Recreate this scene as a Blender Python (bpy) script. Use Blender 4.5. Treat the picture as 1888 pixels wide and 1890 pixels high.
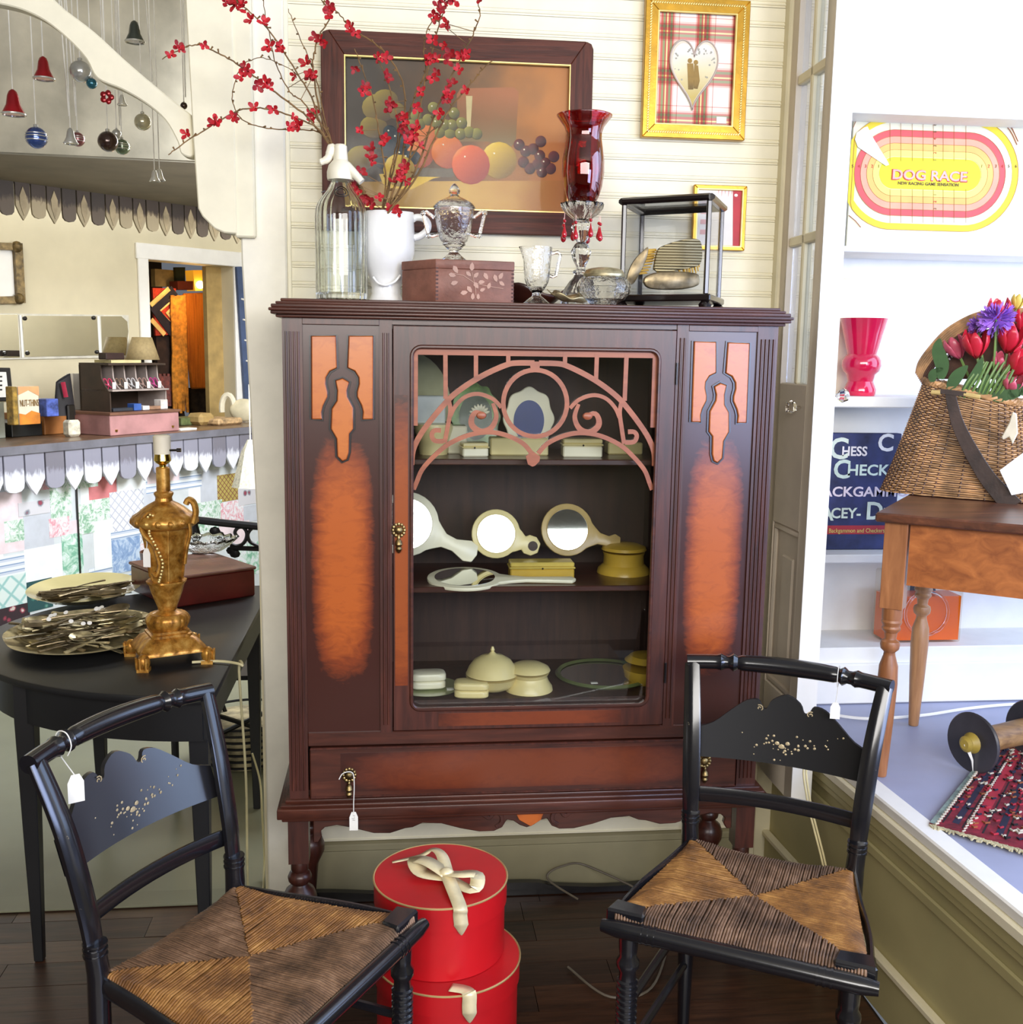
import bpy, bmesh, math, random
from math import sin, cos, pi, radians, sqrt, atan2
from mathutils import Vector, Matrix
random.seed(7)
S = bpy.context.scene
for o in list(bpy.data.objects): bpy.data.objects.remove(o)
# ------------------------------------------------------------ camera
F = 1955.0; PS = radians(6.3); TH = radians(8.6); RO = 0.0155; H = 1.5
CAM = Vector((0, 0, H))
fw = Vector((sin(PS)*cos(TH), cos(PS)*cos(TH), -sin(TH)))
r0 = Vector((cos(PS), -sin(PS), 0)); u0 = r0.cross(fw)
rt = r0*cos(RO)+u0*sin(RO); up = u0*cos(RO)-r0*sin(RO)
cd = bpy.data.cameras.new('camera'); cam = bpy.data.objects.new('camera', cd); S.collection.objects.link(cam)
M3 = Matrix((rt, up, -fw)).transposed(); cam.matrix_world = Matrix.Translation(CAM) @ M3.to_4x4()
cd.sensor_width = 36; cd.lens = 36*F/1888; cd.clip_start = .05; cd.clip_end = 60
S.camera = cam
# ------------------------------------------------------------ world, lights, exposure
S.view_settings.view_transform = 'Standard'; S.view_settings.look = 'None'
S.view_settings.exposure = 0.0; S.view_settings.gamma = 1.0; S.view_settings.use_curve_mapping = False
w = bpy.data.worlds.new('daylight'); S.world = w; w.use_nodes = True
w.node_tree.nodes['Background'].inputs[0].default_value = (.62, .68, .78, 1)
w.node_tree.nodes['Background'].inputs[1].default_value = .22
def area(name, loc, target, sx, sy, power, col):
    l = bpy.data.lights.new(name, 'AREA'); l.shape = 'RECTANGLE'; l.size = sx; l.size_y = sy; l.energy = power; l.color = col
    o = bpy.data.objects.new(name, l); S.collection.objects.link(o); o.location = loc
    o.rotation_euler = (Vector(target)-Vector(loc)).to_track_quat('-Z', 'Y').to_euler(); return o
area('display_window_light', (2.45, 1.75, 1.75), (1.2, 2.3, 1.1), 1.9, 1.9, 50, (.50, .66, 1))
area('shopfront_window_light', (.35, -1.7, 2.28), (.2, 2.6, 1.1), 3.8, 1.15, 185, (1, .97, .93))
area('side_door_light', (2.25, -1.2, 1.55), (.3, 2.4, 1.0), 1.15, 1.3, 60, (.50, .62, 1))
area('back_room_window_light', (.1, 4.6, 2.2), (-1.5, 5.6, .9), 1.2, 1.3, 135, (.92, .95, 1))
area('back_room_ceiling_light', (-1.9, 4.6, 2.6), (-1.9, 6, 1.5), .8, .8, 8, (1, .93, .80))
# ------------------------------------------------------------ photograph pixel -> point on a real plane
def ray(x, y): return fw + rt*((x-944)/F) - up*((y-945)/F)
def onz(x, y, z): d = ray(x, y); return CAM + d*((z-H)/d.z)
def ony(x, y, Y): d = ray(x, y); return CAM + d*(Y/d.y)
def onpl(x, y, p, n): d = ray(x, y); n = Vector(n); return CAM + d*((Vector(p)-CAM).dot(n)/d.dot(n))
# ------------------------------------------------------------ materials
def lin(c):
    r = []
    for v in c[:3]:
        v /= 255; r.append(v/12.92 if v <= .04045 else ((v+.055)/1.055)**2.4)
    return (*r, 1)
def newmat(name):
    m = bpy.data.materials.new(name); m.use_nodes = True
    nt = m.node_tree; return m, nt, nt.nodes['Principled BSDF']
def coords(nt, scale=(1, 1, 1), kind='Object', rot=(0, 0, 0)):
    t = nt.nodes.new('ShaderNodeTexCoord'); mp = nt.nodes.new('ShaderNodeMapping')
    mp.inputs['Scale'].default_value = scale; mp.inputs['Rotation'].default_value = rot
    nt.links.new(t.outputs[kind], mp.inputs[0]); return mp.outputs[0]
def ramp(nt, fac, stops):
    r = nt.nodes.new('ShaderNodeValToRGB'); e = r.color_ramp.elements
    while len(e) < len(stops): e.new(.5)
    for i, (p, c) in enumerate(stops): e[i].position = p; e[i].color = lin(c)
    nt.links.new(fac, r.inputs[0]); return r.outputs[0]
def noise(nt, vec, sc=5, det=4, ro=.55, dist=0):
    n = nt.nodes.new('ShaderNodeTexNoise'); n.inputs['Scale'].default_value = sc; n.inputs['Detail'].default_value = det
    n.inputs['Roughness'].default_value = ro; n.inputs['Distortion'].default_value = dist
    if vec is not None: nt.links.new(vec, n.inputs['Vector'])
    return n.outputs['Fac']
def bump(nt, b, h, st=.2, dist=.004):
    n = nt.nodes.new('ShaderNodeBump'); n.inputs['Strength'].default_value = st; n.inputs['Distance'].default_value = dist
    nt.links.new(h, n.inputs['Height']); nt.links.new(n.outputs[0], b.inputs['Normal'])
def math_(nt, op, a, b=None, v=None):
    n = nt.nodes.new('ShaderNodeMath'); n.operation = op
    for i, s in enumerate((a, b)):
        if s is None: continue
        if isinstance(s, (int, float)): n.inputs[i].default_value = s
        else: nt.links.new(s, n.inputs[i])
    return n.outputs[0]
def mixc(nt, fac, a, b):
    n = nt.nodes.new('ShaderNodeMix'); n.data_type = 'RGBA'
    for i, s in ((0, fac), (6, a), (7, b)):
        if isinstance(s, (int, float)): n.inputs[i].default_value = s
        elif isinstance(s, tuple): n.inputs[i].default_value = s
        else: nt.links.new(s, n.inputs[i])
    return n.outputs[2]
def mat(name, col, rough=.5, metal=0, var=.12, nsc=12, bmp=.08, coat=0, spec=.5, sheen=0):
    m, nt, b = newmat(name)
    v = coords(nt); f = noise(nt, v, nsc)
    c1 = tuple(max(0, x*(1-var)) for x in col); c2 = tuple(min(255, x*(1+var*.6)) for x in col)
    nt.links.new(ramp(nt, f, [(.3, c1), (.7, c2)]), b.inputs['Base Color'])
    b.inputs['Roughness'].default_value = rough; b.inputs['Metallic'].default_value = metal
    b.inputs['Specular IOR Level'].default_value = spec; b.inputs['Coat Weight'].default_value = coat; b.inputs['Coat Roughness'].default_value = .15
    if bmp: bump(nt, b, noise(nt, v, nsc*6), bmp, .002)
    return m
def wood(name, c1, c2, c3=None, axis=0, sc=6, rough=.4, bmp=.15, coat=.2, st=14, spec=.5):
    m, nt, b = newmat(name); s = [st, st, st]; s[axis] = 1
    v = coords(nt, tuple(s)); f = noise(nt, v, sc, 6, .6, .6)
    st_ = [(.3, c1), (.62, c2)] + ([(.78, c3)] if c3 else [])
    nt.links.new(ramp(nt, f, st_), b.inputs['Base Color'])
    b.inputs['Roughness'].default_value = rough; b.inputs['Coat Weight'].default_value = coat; b.inputs['Coat Roughness'].default_value = .25
    b.inputs['Specular IOR Level'].default_value = spec
    bump(nt, b, f, bmp, .002); return m
def glow(name, col, st):
    m, nt, b = newmat(name); b.inputs['Emission Color'].default_value = lin(col); b.inputs['Emission Strength'].default_value = st
    b.inputs['Base Color'].default_value = lin(col); return m
def pane_mat(name, tint=(250, 252, 252), gl=.08, rough=.02, fc=.75):
    m = bpy.data.materials.new(name); m.use_nodes = True; nt = m.node_tree; nt.nodes.clear()
    o = nt.nodes.new('ShaderNodeOutputMaterial'); t = nt.nodes.new('ShaderNodeBsdfTransparent'); g = nt.nodes.new('ShaderNodeBsdfGlossy')
    t.inputs[0].default_value = lin(tint); g.inputs['Roughness'].default_value = rough
    x = nt.nodes.new('ShaderNodeMixShader'); lw = nt.nodes.new('ShaderNodeLayerWeight'); lw.inputs[0].default_value = .35
    r = math_(nt, 'MULTIPLY', lw.outputs['Facing'], fc); r = math_(nt, 'ADD', r, gl)
    nt.links.new(r, x.inputs[0]); nt.links.new(t.outputs[0], x.inputs[1]); nt.links.new(g.outputs[0], x.inputs[2]); nt.links.new(x.outputs[0], o.inputs[0])
    return m
def glass(name, col=(255, 255, 255), rough=.02, ior=1.45, bmp=0, nsc=40):
    m, nt, b = newmat(name); b.inputs['Base Color'].default_value = lin(col); b.inputs['Roughness'].default_value = rough
    b.inputs['Transmission Weight'].default_value = 1; b.inputs['IOR'].default_value = ior
    if bmp: bump(nt, b, noise(nt, coords(nt), nsc, 2), bmp, .004)
    return m
# ------------------------------------------------------------ mesh builder
C = S.collection
ORG = {}
class G:
    def __init__(s): s.v = []; s.f = []; s.mi = []; s.m = 0
    def add(s, vs, fs):
        n = len(s.v); s.v += [Vector(p) for p in vs]
        for f in fs: s.f.append([i+n for i in f]); s.mi.append(s.m)
        return s
    def box(s, a, b, R=None, o=None):
        x0, y0, z0 = a; x1, y1, z1 = b
        vs = [Vector(p) for p in ((x0, y0, z0), (x1, y0, z0), (x1, y1, z0), (x0, y1, z0), (x0, y0, z1), (x1, y0, z1), (x1, y1, z1), (x0, y1, z1))]
        if R: vs = [R @ (p-(Vector(o) if o else Vector())) + (Vector(o) if o else Vector()) for p in vs]
        return s.add(vs, [(0, 3, 2, 1), (4, 5, 6, 7), (0, 1, 5, 4), (1, 2, 6, 5), (2, 3, 7, 6), (3, 0, 4, 7)])
    def obox(s, p, u, v, lu, lv, h):            # box from corner p along horizontal unit dirs u, v
        p = Vector(p); u = Vector((*u[:2], 0))*lu; v = Vector((*v[:2], 0))*lv; z = Vector((0, 0, h))
        q = [p, p+u, p+u+v, p+v]; q = q+[a+z for a in q]
        return s.add(q, [(0, 3, 2, 1), (4, 5, 6, 7), (0, 1, 5, 4), (1, 2, 6, 5), (2, 3, 7, 6), (3, 0, 4, 7)])
    def tube(s, pts, r, n=8, cap=True, closed=False, flat=None):
        pts = [Vector(p) for p in pts]; k = len(pts); rs = r if isinstance(r, (list, tuple)) else [r]*k
        vs = []; pv = None
        for i, p in enumerate(pts):
            if closed: t = pts[(i+1) % k]-pts[i-1]
            else: t = pts[min(i+1, k-1)]-pts[max(i-1, 0)]
            t = t.normalized() if t.length > 1e-9 else Vector((0, 0, 1))
            if pv is None:
                a = Vector((0, 0, 1)) if abs(t.z) < .9 else Vector((0, 1, 0)); x = t.cross(a).normalized()
            else:
                x = pv-t*pv.dot(t); x = x.normalized() if x.length > 1e-6 else t.orthogonal().normalized()
            pv = x; y = t.cross(x)
            fx, fy = flat or (1, 1)
            for j in range(n):
                a = 2*pi*j/n+pi/n; vs.append(p+x*(cos(a)*rs[i]*fx)+y*(sin(a)*rs[i]*fy))
        fs = []
        for i in range(k if closed else k-1):
            for j in range(n):
                a = i*n+j; b = i*n+(j+1) % n; c = ((i+1) % k)*n+(j+1) % n; d = ((i+1) % k)*n+j; fs.append((a, b, c, d))
        if cap and not closed: fs.append(tuple(range(n-1, -1, -1))); fs.append(tuple((k-1)*n+j for j in range(n)))
        return s.add(vs, fs)
    def lathe(s, prof, c=(0, 0, 0), n=32, flute=None, axis=None, cap=True):
        c = Vector(c); vs = []; R = Vector((0, 0, 1)).rotation_difference(Vector(axis)).to_matrix() if axis else None
        for r, z in prof:
            for j in range(n):
                a = 2*pi*j/n; rr = r*(flute(a, z) if flute else 1); p = Vector((cos(a)*rr, sin(a)*rr, z))
                vs.append((R @ p if R else p)+c)
        fs = [(i*n+j, i*n+(j+1) % n, (i+1)*n+(j+1) % n, (i+1)*n+j) for i in range(len(prof)-1) for j in range(n)]
        if cap: fs.append(tuple(range(n-1, -1, -1))); fs.append(tuple((len(prof)-1)*n+j for j in range(n)))
        return s.add(vs, fs)
    def prism(s, poly, off):
        poly = [Vector(p) for p in poly]; off = Vector(off); n = len(poly)
        return s.add(poly+[p+off for p in poly], [tuple(range(n)), tuple(range(2*n-1, n-1, -1))]+[(j, j+n, (j+1) % n+n, (j+1) % n) for j in range(n)])
    def stroke(s, pts, wd, off, nrm=(0, 1, 0), closed=False):     # flat bar of width wd along a path, extruded by off
        s.ns = getattr(s, 'ns', 0)+1; e_ = Vector(nrm)*(.00004*(s.ns % 23)); pts = [Vector(p)-e_ for p in pts]; nrm = Vector(nrm); k = len(pts); L = []; Rr = []
        ws = wd if isinstance(wd, (list, tuple)) else [wd]*k
        for i in range(k):
            if closed: t = pts[(i+1) % k]-pts[i-1]
            else: t = pts[min(i+1, k-1)]-pts[max(i-1, 0)]
            t.normalize(); sd = t.cross(nrm).normalized()*(ws[i]/2)
            L.append(pts[i]+sd); Rr.append(pts[i]-sd)
        off = Vector(off); vs = []
        for i in range(k): vs += [L[i], Rr[i], Rr[i]+off, L[i]+off]
        fs = []
        for i in range(k if closed else k-1):
            a = i*4; b = ((i+1) % k)*4
            for q in range(4): fs.append((a+q, a+(q+1) % 4, b+(q+1) % 4, b+q))
        if not closed: fs += [(0, 3, 2, 1), tuple((k-1)*4+q for q in range(4))]
        return s.add(vs, fs)
    def ball(s, c, r, n=12, m=8, R=None):
        rx, ry, rz = r if isinstance(r, (list, tuple)) else (r, r, r); c = Vector(c); vs = []
        for i in range(m+1):
            t = pi*i/m
            for j in range(n):
                a = 2*pi*j/n; p = Vector((rx*sin(t)*cos(a), ry*sin(t)*sin(a), -rz*cos(t))); vs.append((R @ p if R else p)+c)
        return s.add(vs, [(i*n+j, i*n+(j+1) % n, (i+1)*n+(j+1) % n, (i+1)*n+j) for i in range(m) for j in range(n)])
    def grid(s, fn, nu, nv, closeu=False):
        vs = [fn(i/(nu if closeu else nu-1), j/(nv-1)) for j in range(nv) for i in range(nu)]
        fs = [(j*nu+i, j*nu+(i+1) % nu, (j+1)*nu+(i+1) % nu, (j+1)*nu+i) for j in range(nv-1) for i in range(nu if closeu else nu-1)]
        return s.add(vs, fs)
    def obj(s, name, mats, parent=None, bev=0, sharp=35, thick=0, seg=1):
        if not isinstance(mats, (list, tuple)): mats = [mats]
        me = bpy.data.meshes.new(name)
        if parent is not None: org = ORG.get(parent.name, Vector())
        else:
            xs = [p.x for p in s.v]; ys = [p.y for p in s.v]; zs = [p.z for p in s.v]
            org = Vector(((min(xs)+max(xs))/2, (min(ys)+max(ys))/2, min(zs)))
        bm = bmesh.new(); vv = [bm.verts.new(p-org) for p in s.v]
        for f, mi in zip(s.f, s.mi):
            try: q = bm.faces.new([vv[i] for i in f]); q.material_index = mi
            except ValueError: pass
        bmesh.ops.remove_doubles(bm, verts=bm.verts, dist=1e-6)
        if bev:
            ed = [e for e in bm.edges if len(e.link_faces) == 2 and e.calc_face_angle(0) > radians(50)]
            bmesh.ops.bevel(bm, geom=ed, offset=bev, segments=seg, affect='EDGES', profile=.5, clamp_overlap=True)
        bmesh.ops.recalc_face_normals(bm, faces=bm.faces); bm.to_mesh(me); bm.free()
        for m in mats: me.materials.append(m)
        me.shade_smooth(); me.set_sharp_from_angle(angle=radians(sharp))
        o = bpy.data.objects.new(name, me); C.objects.link(o)
        if thick:
            md = o.modifiers.new('thickness', 'SOLIDIFY'); md.thickness = thick; md.offset = 0
        if parent is not None: o.parent = parent; ORG[o.name] = org
        else: o.location = org; ORG[o.name] = org
        return o
def tag(o, label, cat, group=None, kind=None):
    if kind: o['kind'] = kind
    if label: o['label'] = label
    if cat: o['category'] = cat
    if group: o['group'] = group
    return o
def thing(name, label, cat, loc=(0, 0, 0), rz=0, group=None, local=False):
    o = bpy.data.objects.new(name, None); C.objects.link(o); o.empty_display_size = .05
    o.location = loc; o.rotation_euler = (0, 0, rz); ORG[o.name] = Vector() if local else Vector(loc)
    return tag(o, label, cat, group)
def struct(o): o['kind'] = 'structure'; return o
def stuff(o): o['kind'] = 'stuff'; return o
def copytree(o, parent=None, loc=None, rz=None, label=None):
    c = o.copy(); C.objects.link(c); ORG[c.name] = ORG.get(o.name, Vector())
    if parent is not None: c.parent = parent
    if loc is not None: c.location = loc
    if rz is not None: c.rotation_euler = rz if isinstance(rz, (tuple, list)) or hasattr(rz, 'x') else (0, 0, rz)
    if label: c['label'] = label
    for ch in list(o.children): copytree(ch, c)
    return c
def text(s_, name, m, parent, o, ux, uy, size, ext=.0006, width=None, spacing=1.0, align='LEFT', bold=0):
    """flat lettering as a mesh: origin o, baseline dir ux, up dir uy (world)"""
    cu = bpy.data.curves.new(name, 'FONT'); cu.body = s_; cu.size = size; cu.extrude = ext; cu.space_character = spacing; cu.align_x = align
    cu.resolution_u = 3; cu.offset = bold*size
    t = bpy.data.objects.new(name+'_t', cu); C.objects.link(t); bpy.context.view_layer.update()
    me = bpy.data.meshes.new_from_object(t); bpy.data.objects.remove(t)
    ux = Vector(ux).normalized(); uy = Vector(uy).normalized(); uz = ux.cross(uy); org = ORG.get(parent.name, Vector())
    sx = 1
    if width:
        w_ = max(v.co.x for v in me.vertices)-min(v.co.x for v in me.vertices); sx = width/w_
    for v in me.vertices: v.co = Vector(o)+ux*(v.co.x*sx)+uy*v.co.y+uz*v.co.z-org
    me.name = name; me.materials.clear(); me.materials.append(m)
    ob = bpy.data.objects.new(name, me); C.objects.link(ob); ob.parent = parent; return ob
def bez(pts, n=8):      # catmull-rom through points
    P = [Vector(p) for p in pts]; out = []
    for i in range(len(P)-1):
        a = P[max(i-1, 0)]; b = P[i]; c = P[i+1]; d = P[min(i+2, len(P)-1)]
        for k in range(n):
            t = k/n; out.append(.5*((2*b)+(c-a)*t+(2*a-5*b+4*c-d)*t*t+(3*b-a-3*c+d)*t**3))
    out.append(P[-1]); return out
def arc(cx, cz, r, a0, a1, n=16, y=0, rz_=None):
    return [Vector((cx+r*cos(radians(a0+(a1-a0)*i/n)), y, cz+(rz_ or r)*sin(radians(a0+(a1-a0)*i/n)))) for i in range(n+1)]
def pxprof(cx, Y, prof, zbase=None):
    """profile of (pixel y, half width px) at depth Y -> (centre, [(r,z)]), snapped to stand on zbase"""
    b = prof[-1][0]; p0 = ony(cx, b, Y); sc = (ony(cx+1, b, Y)-p0).length
    pr = [(h*sc, ony(cx, y, Y).z-p0.z) for y, h in prof][::-1]
    return Vector((p0.x, Y, p0.z if zbase is None else zbase)), pr
PXM = lambda Y: Y/F      # metres per photo pixel at depth Y (approx.)
# ============================================================ room shell
cream = mat('cream_paint', (240, 233, 206), .55, var=.03, bmp=.05)
cream2 = mat('cream_paint_aged', (226, 216, 182), .6, var=.06, nsc=6)
whitep = mat('white_paint', (240, 238, 232), .5, var=.02, bmp=.03)
pinkw = mat('warm_white_paint', (232, 226, 220), .6, var=.02)
beige = mat('beige_plaster', (214, 204, 174), .8, var=.05, nsc=3)
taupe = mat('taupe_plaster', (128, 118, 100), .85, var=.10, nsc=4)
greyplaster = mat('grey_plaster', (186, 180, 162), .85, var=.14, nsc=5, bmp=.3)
olive = mat('olive_grey_paint', (178, 168, 120), .5, var=.06, nsc=3)
leafm = mat('greige_door_paint', (208, 194, 172), .45, var=.06, nsc=5)
WY = 2.8
# wall_back: horizontal beaded boards
wb = struct(G().box((-.36, WY+.012, 0), (1.09, WY+.13, 3.0)).obj('wall_back', cream2))
ORG[wb.name] = wb.location.copy()
pitch = .0487; prof = [(0, 0), (.0, .004), (-.004, .0055), (-.004, .0085), (0, .010), (0, .0125), (-.003, .014), (-.003, .0465), (0, .048)]
bd = G(); x0, x1 = -.275, 1.012
vs = [Vector((x, WY+.006+py*.8, pz)) for x in (x0, x1) for py, pz in prof]; n = len(prof)
bd.add(vs, [(i, i+1, n+i+1, n+i) for i in range(n-1)])
bd.add([Vector((x, WY+.012, z)) for x in (x0, x1) for z in (0, .048)], [(0, 1, 3, 2)])
nb = int(2.9/pitch); first = None
for k in range(nb):
    if first is None:
        first = bd.obj('board', cream, wb); o = first
    else: o = first.copy(); C.objects.link(o)
    o.location = Vector((0, random.uniform(-.0008, .0008), k*pitch))
_t1 = [ony(x, y, WY-.02) for x, y in ((436, -60), (441, 300), (446, 480), (459, 700), (471, 900), (480, 1050), (490, 1370), (496, 1665))]
struct(G().prism(_t1+[Vector((-.272, WY-.02, _t1[-1].z)), Vector((-.272, WY-.02, _t1[0].z))], (0, .16, 0)).obj('trim_1', mat('white_trim_paint', (238, 233, 216), .5, var=.03), None, .004))
struct(G().box((-.278, WY-.004, 0), (-.262, WY+.01, 3.0)).obj('trim_2', cream, None, .002))
struct(G().box((1.000, WY-.03, 0), (1.022, WY+.01, 3.0)).obj('trim_3', cream2, None, .004))
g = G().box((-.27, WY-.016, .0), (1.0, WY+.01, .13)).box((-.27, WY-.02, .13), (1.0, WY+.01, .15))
struct(g.obj('baseboard_back', mat('shade_toned_baseboard', (150, 142, 110), .55, var=.08, nsc=4), None, .003))  # board coloured darker olive-grey, shade under the cabinet put into its colour
# floors
dark1 = wood('dark_floor_boards', (40, 24, 16), (74, 46, 30), (96, 62, 40), 0, 5, .35, .25, .25, 12)
dark2 = wood('dark_floor_boards_worn', (34, 22, 16), (62, 40, 28), (82, 56, 38), 0, 5, .42, .25, .2, 12)
fl = struct(G().box((-2.6, -.5, -.06), (1.12, 2.8, -.022)).obj('floor', dark2)); ORG[fl.name] = fl.location.copy()
random.seed(3); y = .75; k = 0
while y < 2.79:
    wd = .098; xs = [-1.6, -.75+random.uniform(-.3, .3), .25+random.uniform(-.3, .3), 1.1]
    for a, b in zip(xs, xs[1:]):
        G().box((a+.0008, y+.0008, -.022), (b-.0008, min(y+wd, 2.8)-.0008, random.uniform(-.0012, 0))).obj('plank', random.choice((dark1, dark2)), fl)
    y += wd
gf = mat('grey_green_floor_paint', (128, 128, 104), .4, var=.08, nsc=2, bmp=.04)
struct(G().box((-5, 2.8, -.05), (.2, 8.6, 0.0)).obj('floor_back_room', gf))
struct(G().box((-1.1, 2.76, 0), (-.345, 2.84, .006)).obj('trim_4', gf, None, .002))
# display platform on the right
pe = [Vector((1.142, 1.2, 0)), Vector((1.108, 2.27, 0)), Vector((1.090, 2.8, 0))]
d_ = (Vector((1.142, 1.698, 0))-Vector((1.108, 2.268, 0))).normalized(); nrm = Vector((-d_.y, d_.x, 0)); nrm = -nrm if nrm.x > 0 else nrm
A = Vector((1.112, 2.268, 0)); P0 = A-d_*.55; P1 = A+d_*1.6
def pl_box(g, u0_, u1_, out0, out1, z0, z1):
    a = A+d_*u0_+nrm*out0; b = A+d_*u1_+nrm*out0; c = A+d_*u1_+nrm*out1; d = A+d_*u0_+nrm*out1
    q = [Vector((p.x, p.y, z)) for z in (z0, z1) for p in (a, b, c, d)]
    g.add(q, [(0, 3, 2, 1), (4, 5, 6, 7), (0, 1, 5, 4), (1, 2, 6, 5), (2, 3, 7, 6), (3, 0, 4, 7)])
blue = mat('grey_blue_floor_paint', (158, 163, 190), .45, var=.06, nsc=3)
g = G(); g.prism([P0+Vector((0, 0, .46)), P1+Vector((0, 0, .46)), Vector((3.2, .6, .46)), Vector((3.2, 2.9, .46)), Vector((1.09, 2.9, .46))], (0, 0, .038))
struct(g.obj('floor_display', blue))
g = G(); pl_box(g, -.55, 1.7, -.03, .0, 0, .46)
kn = struct(g.obj('wall_platform', olive)); ORG[kn.name] = kn.location.copy()
for (o0, o1, z0, z1, nm, mt) in ((-.035, .018, .478, .504, 'cap_board', whitep), (-.02, .026, .452, .478, 'cap_board', cream), (0, .020, .425, .452, 'moulding', olive), (0, .014, .405, .425, 'moulding', olive),
                             (0, .009, .345, .372, 'moulding', olive), (0, .013, .0, .12, 'baseboard', olive), (0, .022, .12, .138, 'moulding', cream2)):
    g = G(); pl_box(g, -.55, 1.7, o0, o1, z0, z1); g.obj(nm, mt, kn, .004)
# door leaf (folded back), seen almost edge on
lx0, ly0, lx1, ly1 = 1.010, 2.775, 1.008, 2.49
lf = thing('panelled_glass_door', 'narrow greige panelled door leaf with glazed upper half, folded beside the cabinet', 'door', (1.02, 2.64, .36))
lf['kind'] = 'structure'
def lbox(g, u0_, u1_, z0, z1, t0=0, t1=.046):
    a = Vector((lx0, ly0, 0)); d = Vector((lx1-lx0, ly1-ly0, 0)); n_ = Vector((1, 0, 0))
    q = []
    for z in (z0, z1):
        for (u_, t_) in ((u0_, t0), (u1_, t0), (u1_, t1), (u0_, t1)): p = a+d*u_+n_*t_; q.append(Vector((p.x, p.y, z)))
    g.add(q, [(0, 3, 2, 1), (4, 5, 6, 7), (0, 1, 5, 4), (1, 2, 6, 5), (2, 3, 7, 6), (3, 0, 4, 7)])
LZ0, LZ1 = .36, 2.75
g = G(); lbox(g, 0, .17, LZ0, LZ1); lbox(g, .83, 1, LZ0, LZ1); lbox(g, .17, .83, LZ0, .62); lbox(g, .17, .83, 1.06, 1.43); lbox(g, .17, .83, 2.7, LZ1)
lbox(g, .17, .83, .62, 1.06, .014, .024)
g.obj('door_frame', leafm, lf, .003)
g = G()
lbox(g, .17, .83, .62, .635, .004, .016); lbox(g, .17, .83, 1.045, 1.06, .004, .016); lbox(g, .17, .21, .635, 1.045, .004, .016); lbox(g, .79, .83, .635, 1.045, .004, .016)
lbox(g, .36, .64, .70, .98, .009, .018)
g.obj('raised_panel', leafm, lf, .004)
g = G(); lbox(g, .47, .53, 1.43, 2.7, .004, .03)
for z in (1.79, 2.19): lbox(g, .17, .83, z-.012, z+.012, .004, .03)
g.obj('glazing_bar', cream2, lf, .003)
lg = pane_mat('door_pane_glass', (250, 252, 255), .1)
for a, b in ((.17, .47), (.53, .83)):
    for z0, z1 in ((1.43, 1.778), (1.802, 2.178), (2.202, 2.7)):
        g = G(); lbox(g, a, b, z0, z1, .015, .018); g.obj('pane', lg, lf)
g = G(); lbox(g, 1.0, 1.015, LZ0, LZ1, -.001, .052); g.obj('edge_strip', whitep, lf)
crystal = glass('cut_crystal', (255, 250, 240), .03, 1.5)
brass = mat('aged_brass', (190, 150, 70), .3, 1, var=.2)
kp = onpl(1484, 752, (lx0, ly0, 0), (1, .04, 0))
g = G().lathe([(.004, -.005), (.004, .02), (.012, .024), (.017, .034), (.012, .046), (.002, .05)], kp, 10, axis=(-1, 0, 0), cap=True); g.obj('crystal_knob', crystal, lf, sharp=10)
G().lathe([(.016, 0), (.014, .004), (.002, .005)], kp, 16, axis=(-1, 0, 0)).obj('knob_rose', brass, lf)
# far jamb with second knob
struct(G().box((1.074, 2.80, .5), (1.09, 3.06, 3.0)).obj('trim_10', whitep, None, .003)); jm = lf
kp = Vector((1.060, 2.515, ony(1545, 730, 2.515).z))
G().lathe([(.004, -.005), (.004, .015), (.012, .02), (.018, .03), (.013, .042), (.002, .046)], kp, 10, axis=(1, -.2, 0)).obj('crystal_knob', crystal, jm, sharp=10)
# display alcove: white shelving wall
struct(G().box((1.09, 3.06, 0), (3.2, 3.12, 3.0)).obj('wall_display', whitep))
struct(G().box((3.2, -.5, 0), (3.3, .6, 3.0)).obj('wall_right', whitep))
g = G().box((1.09, 2.83, 2.36), (3.2, 3.06, 3.0))
struct(g.obj('wall_display_upper', pinkw))
struct(G().box((1.09, 2.82, 2.14), (3.2, 3.06, 2.36)).obj('trim_5', whitep, None, .004))
struct(G().box((1.09, 2.86, .5), (3.2, 3.06, .665)).box((1.09, 2.845, .5), (3.2, 2.87, .62)).obj('trim_6', whitep, None, .004))
for z0, z1, nm in ((1.36, 1.39, 'shelf'), (.915, .94, 'shelf'), (1.785, 1.80, 'shelf')):
    struct(G().box((1.09, 2.86, z0), (3.2, 3.06, z1)).obj('trim_'+{1.36: '7', .915: '8', 1.785: '9'}[z0], whitep, None, .003))
tag(G().box((1.20, 3.02, 1.3905), (1.372, 3.032, 1.725)).obj('white_board', cream, None, .002), 'plain cream board leaning at the back of the display shelf behind ruby vase', 'board')
struct(G().box((-6, -2, 3.0), (3.3, 9, 3.06)).obj('ceiling', mat('ceiling_paint', (190, 185, 170), .8)))
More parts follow.
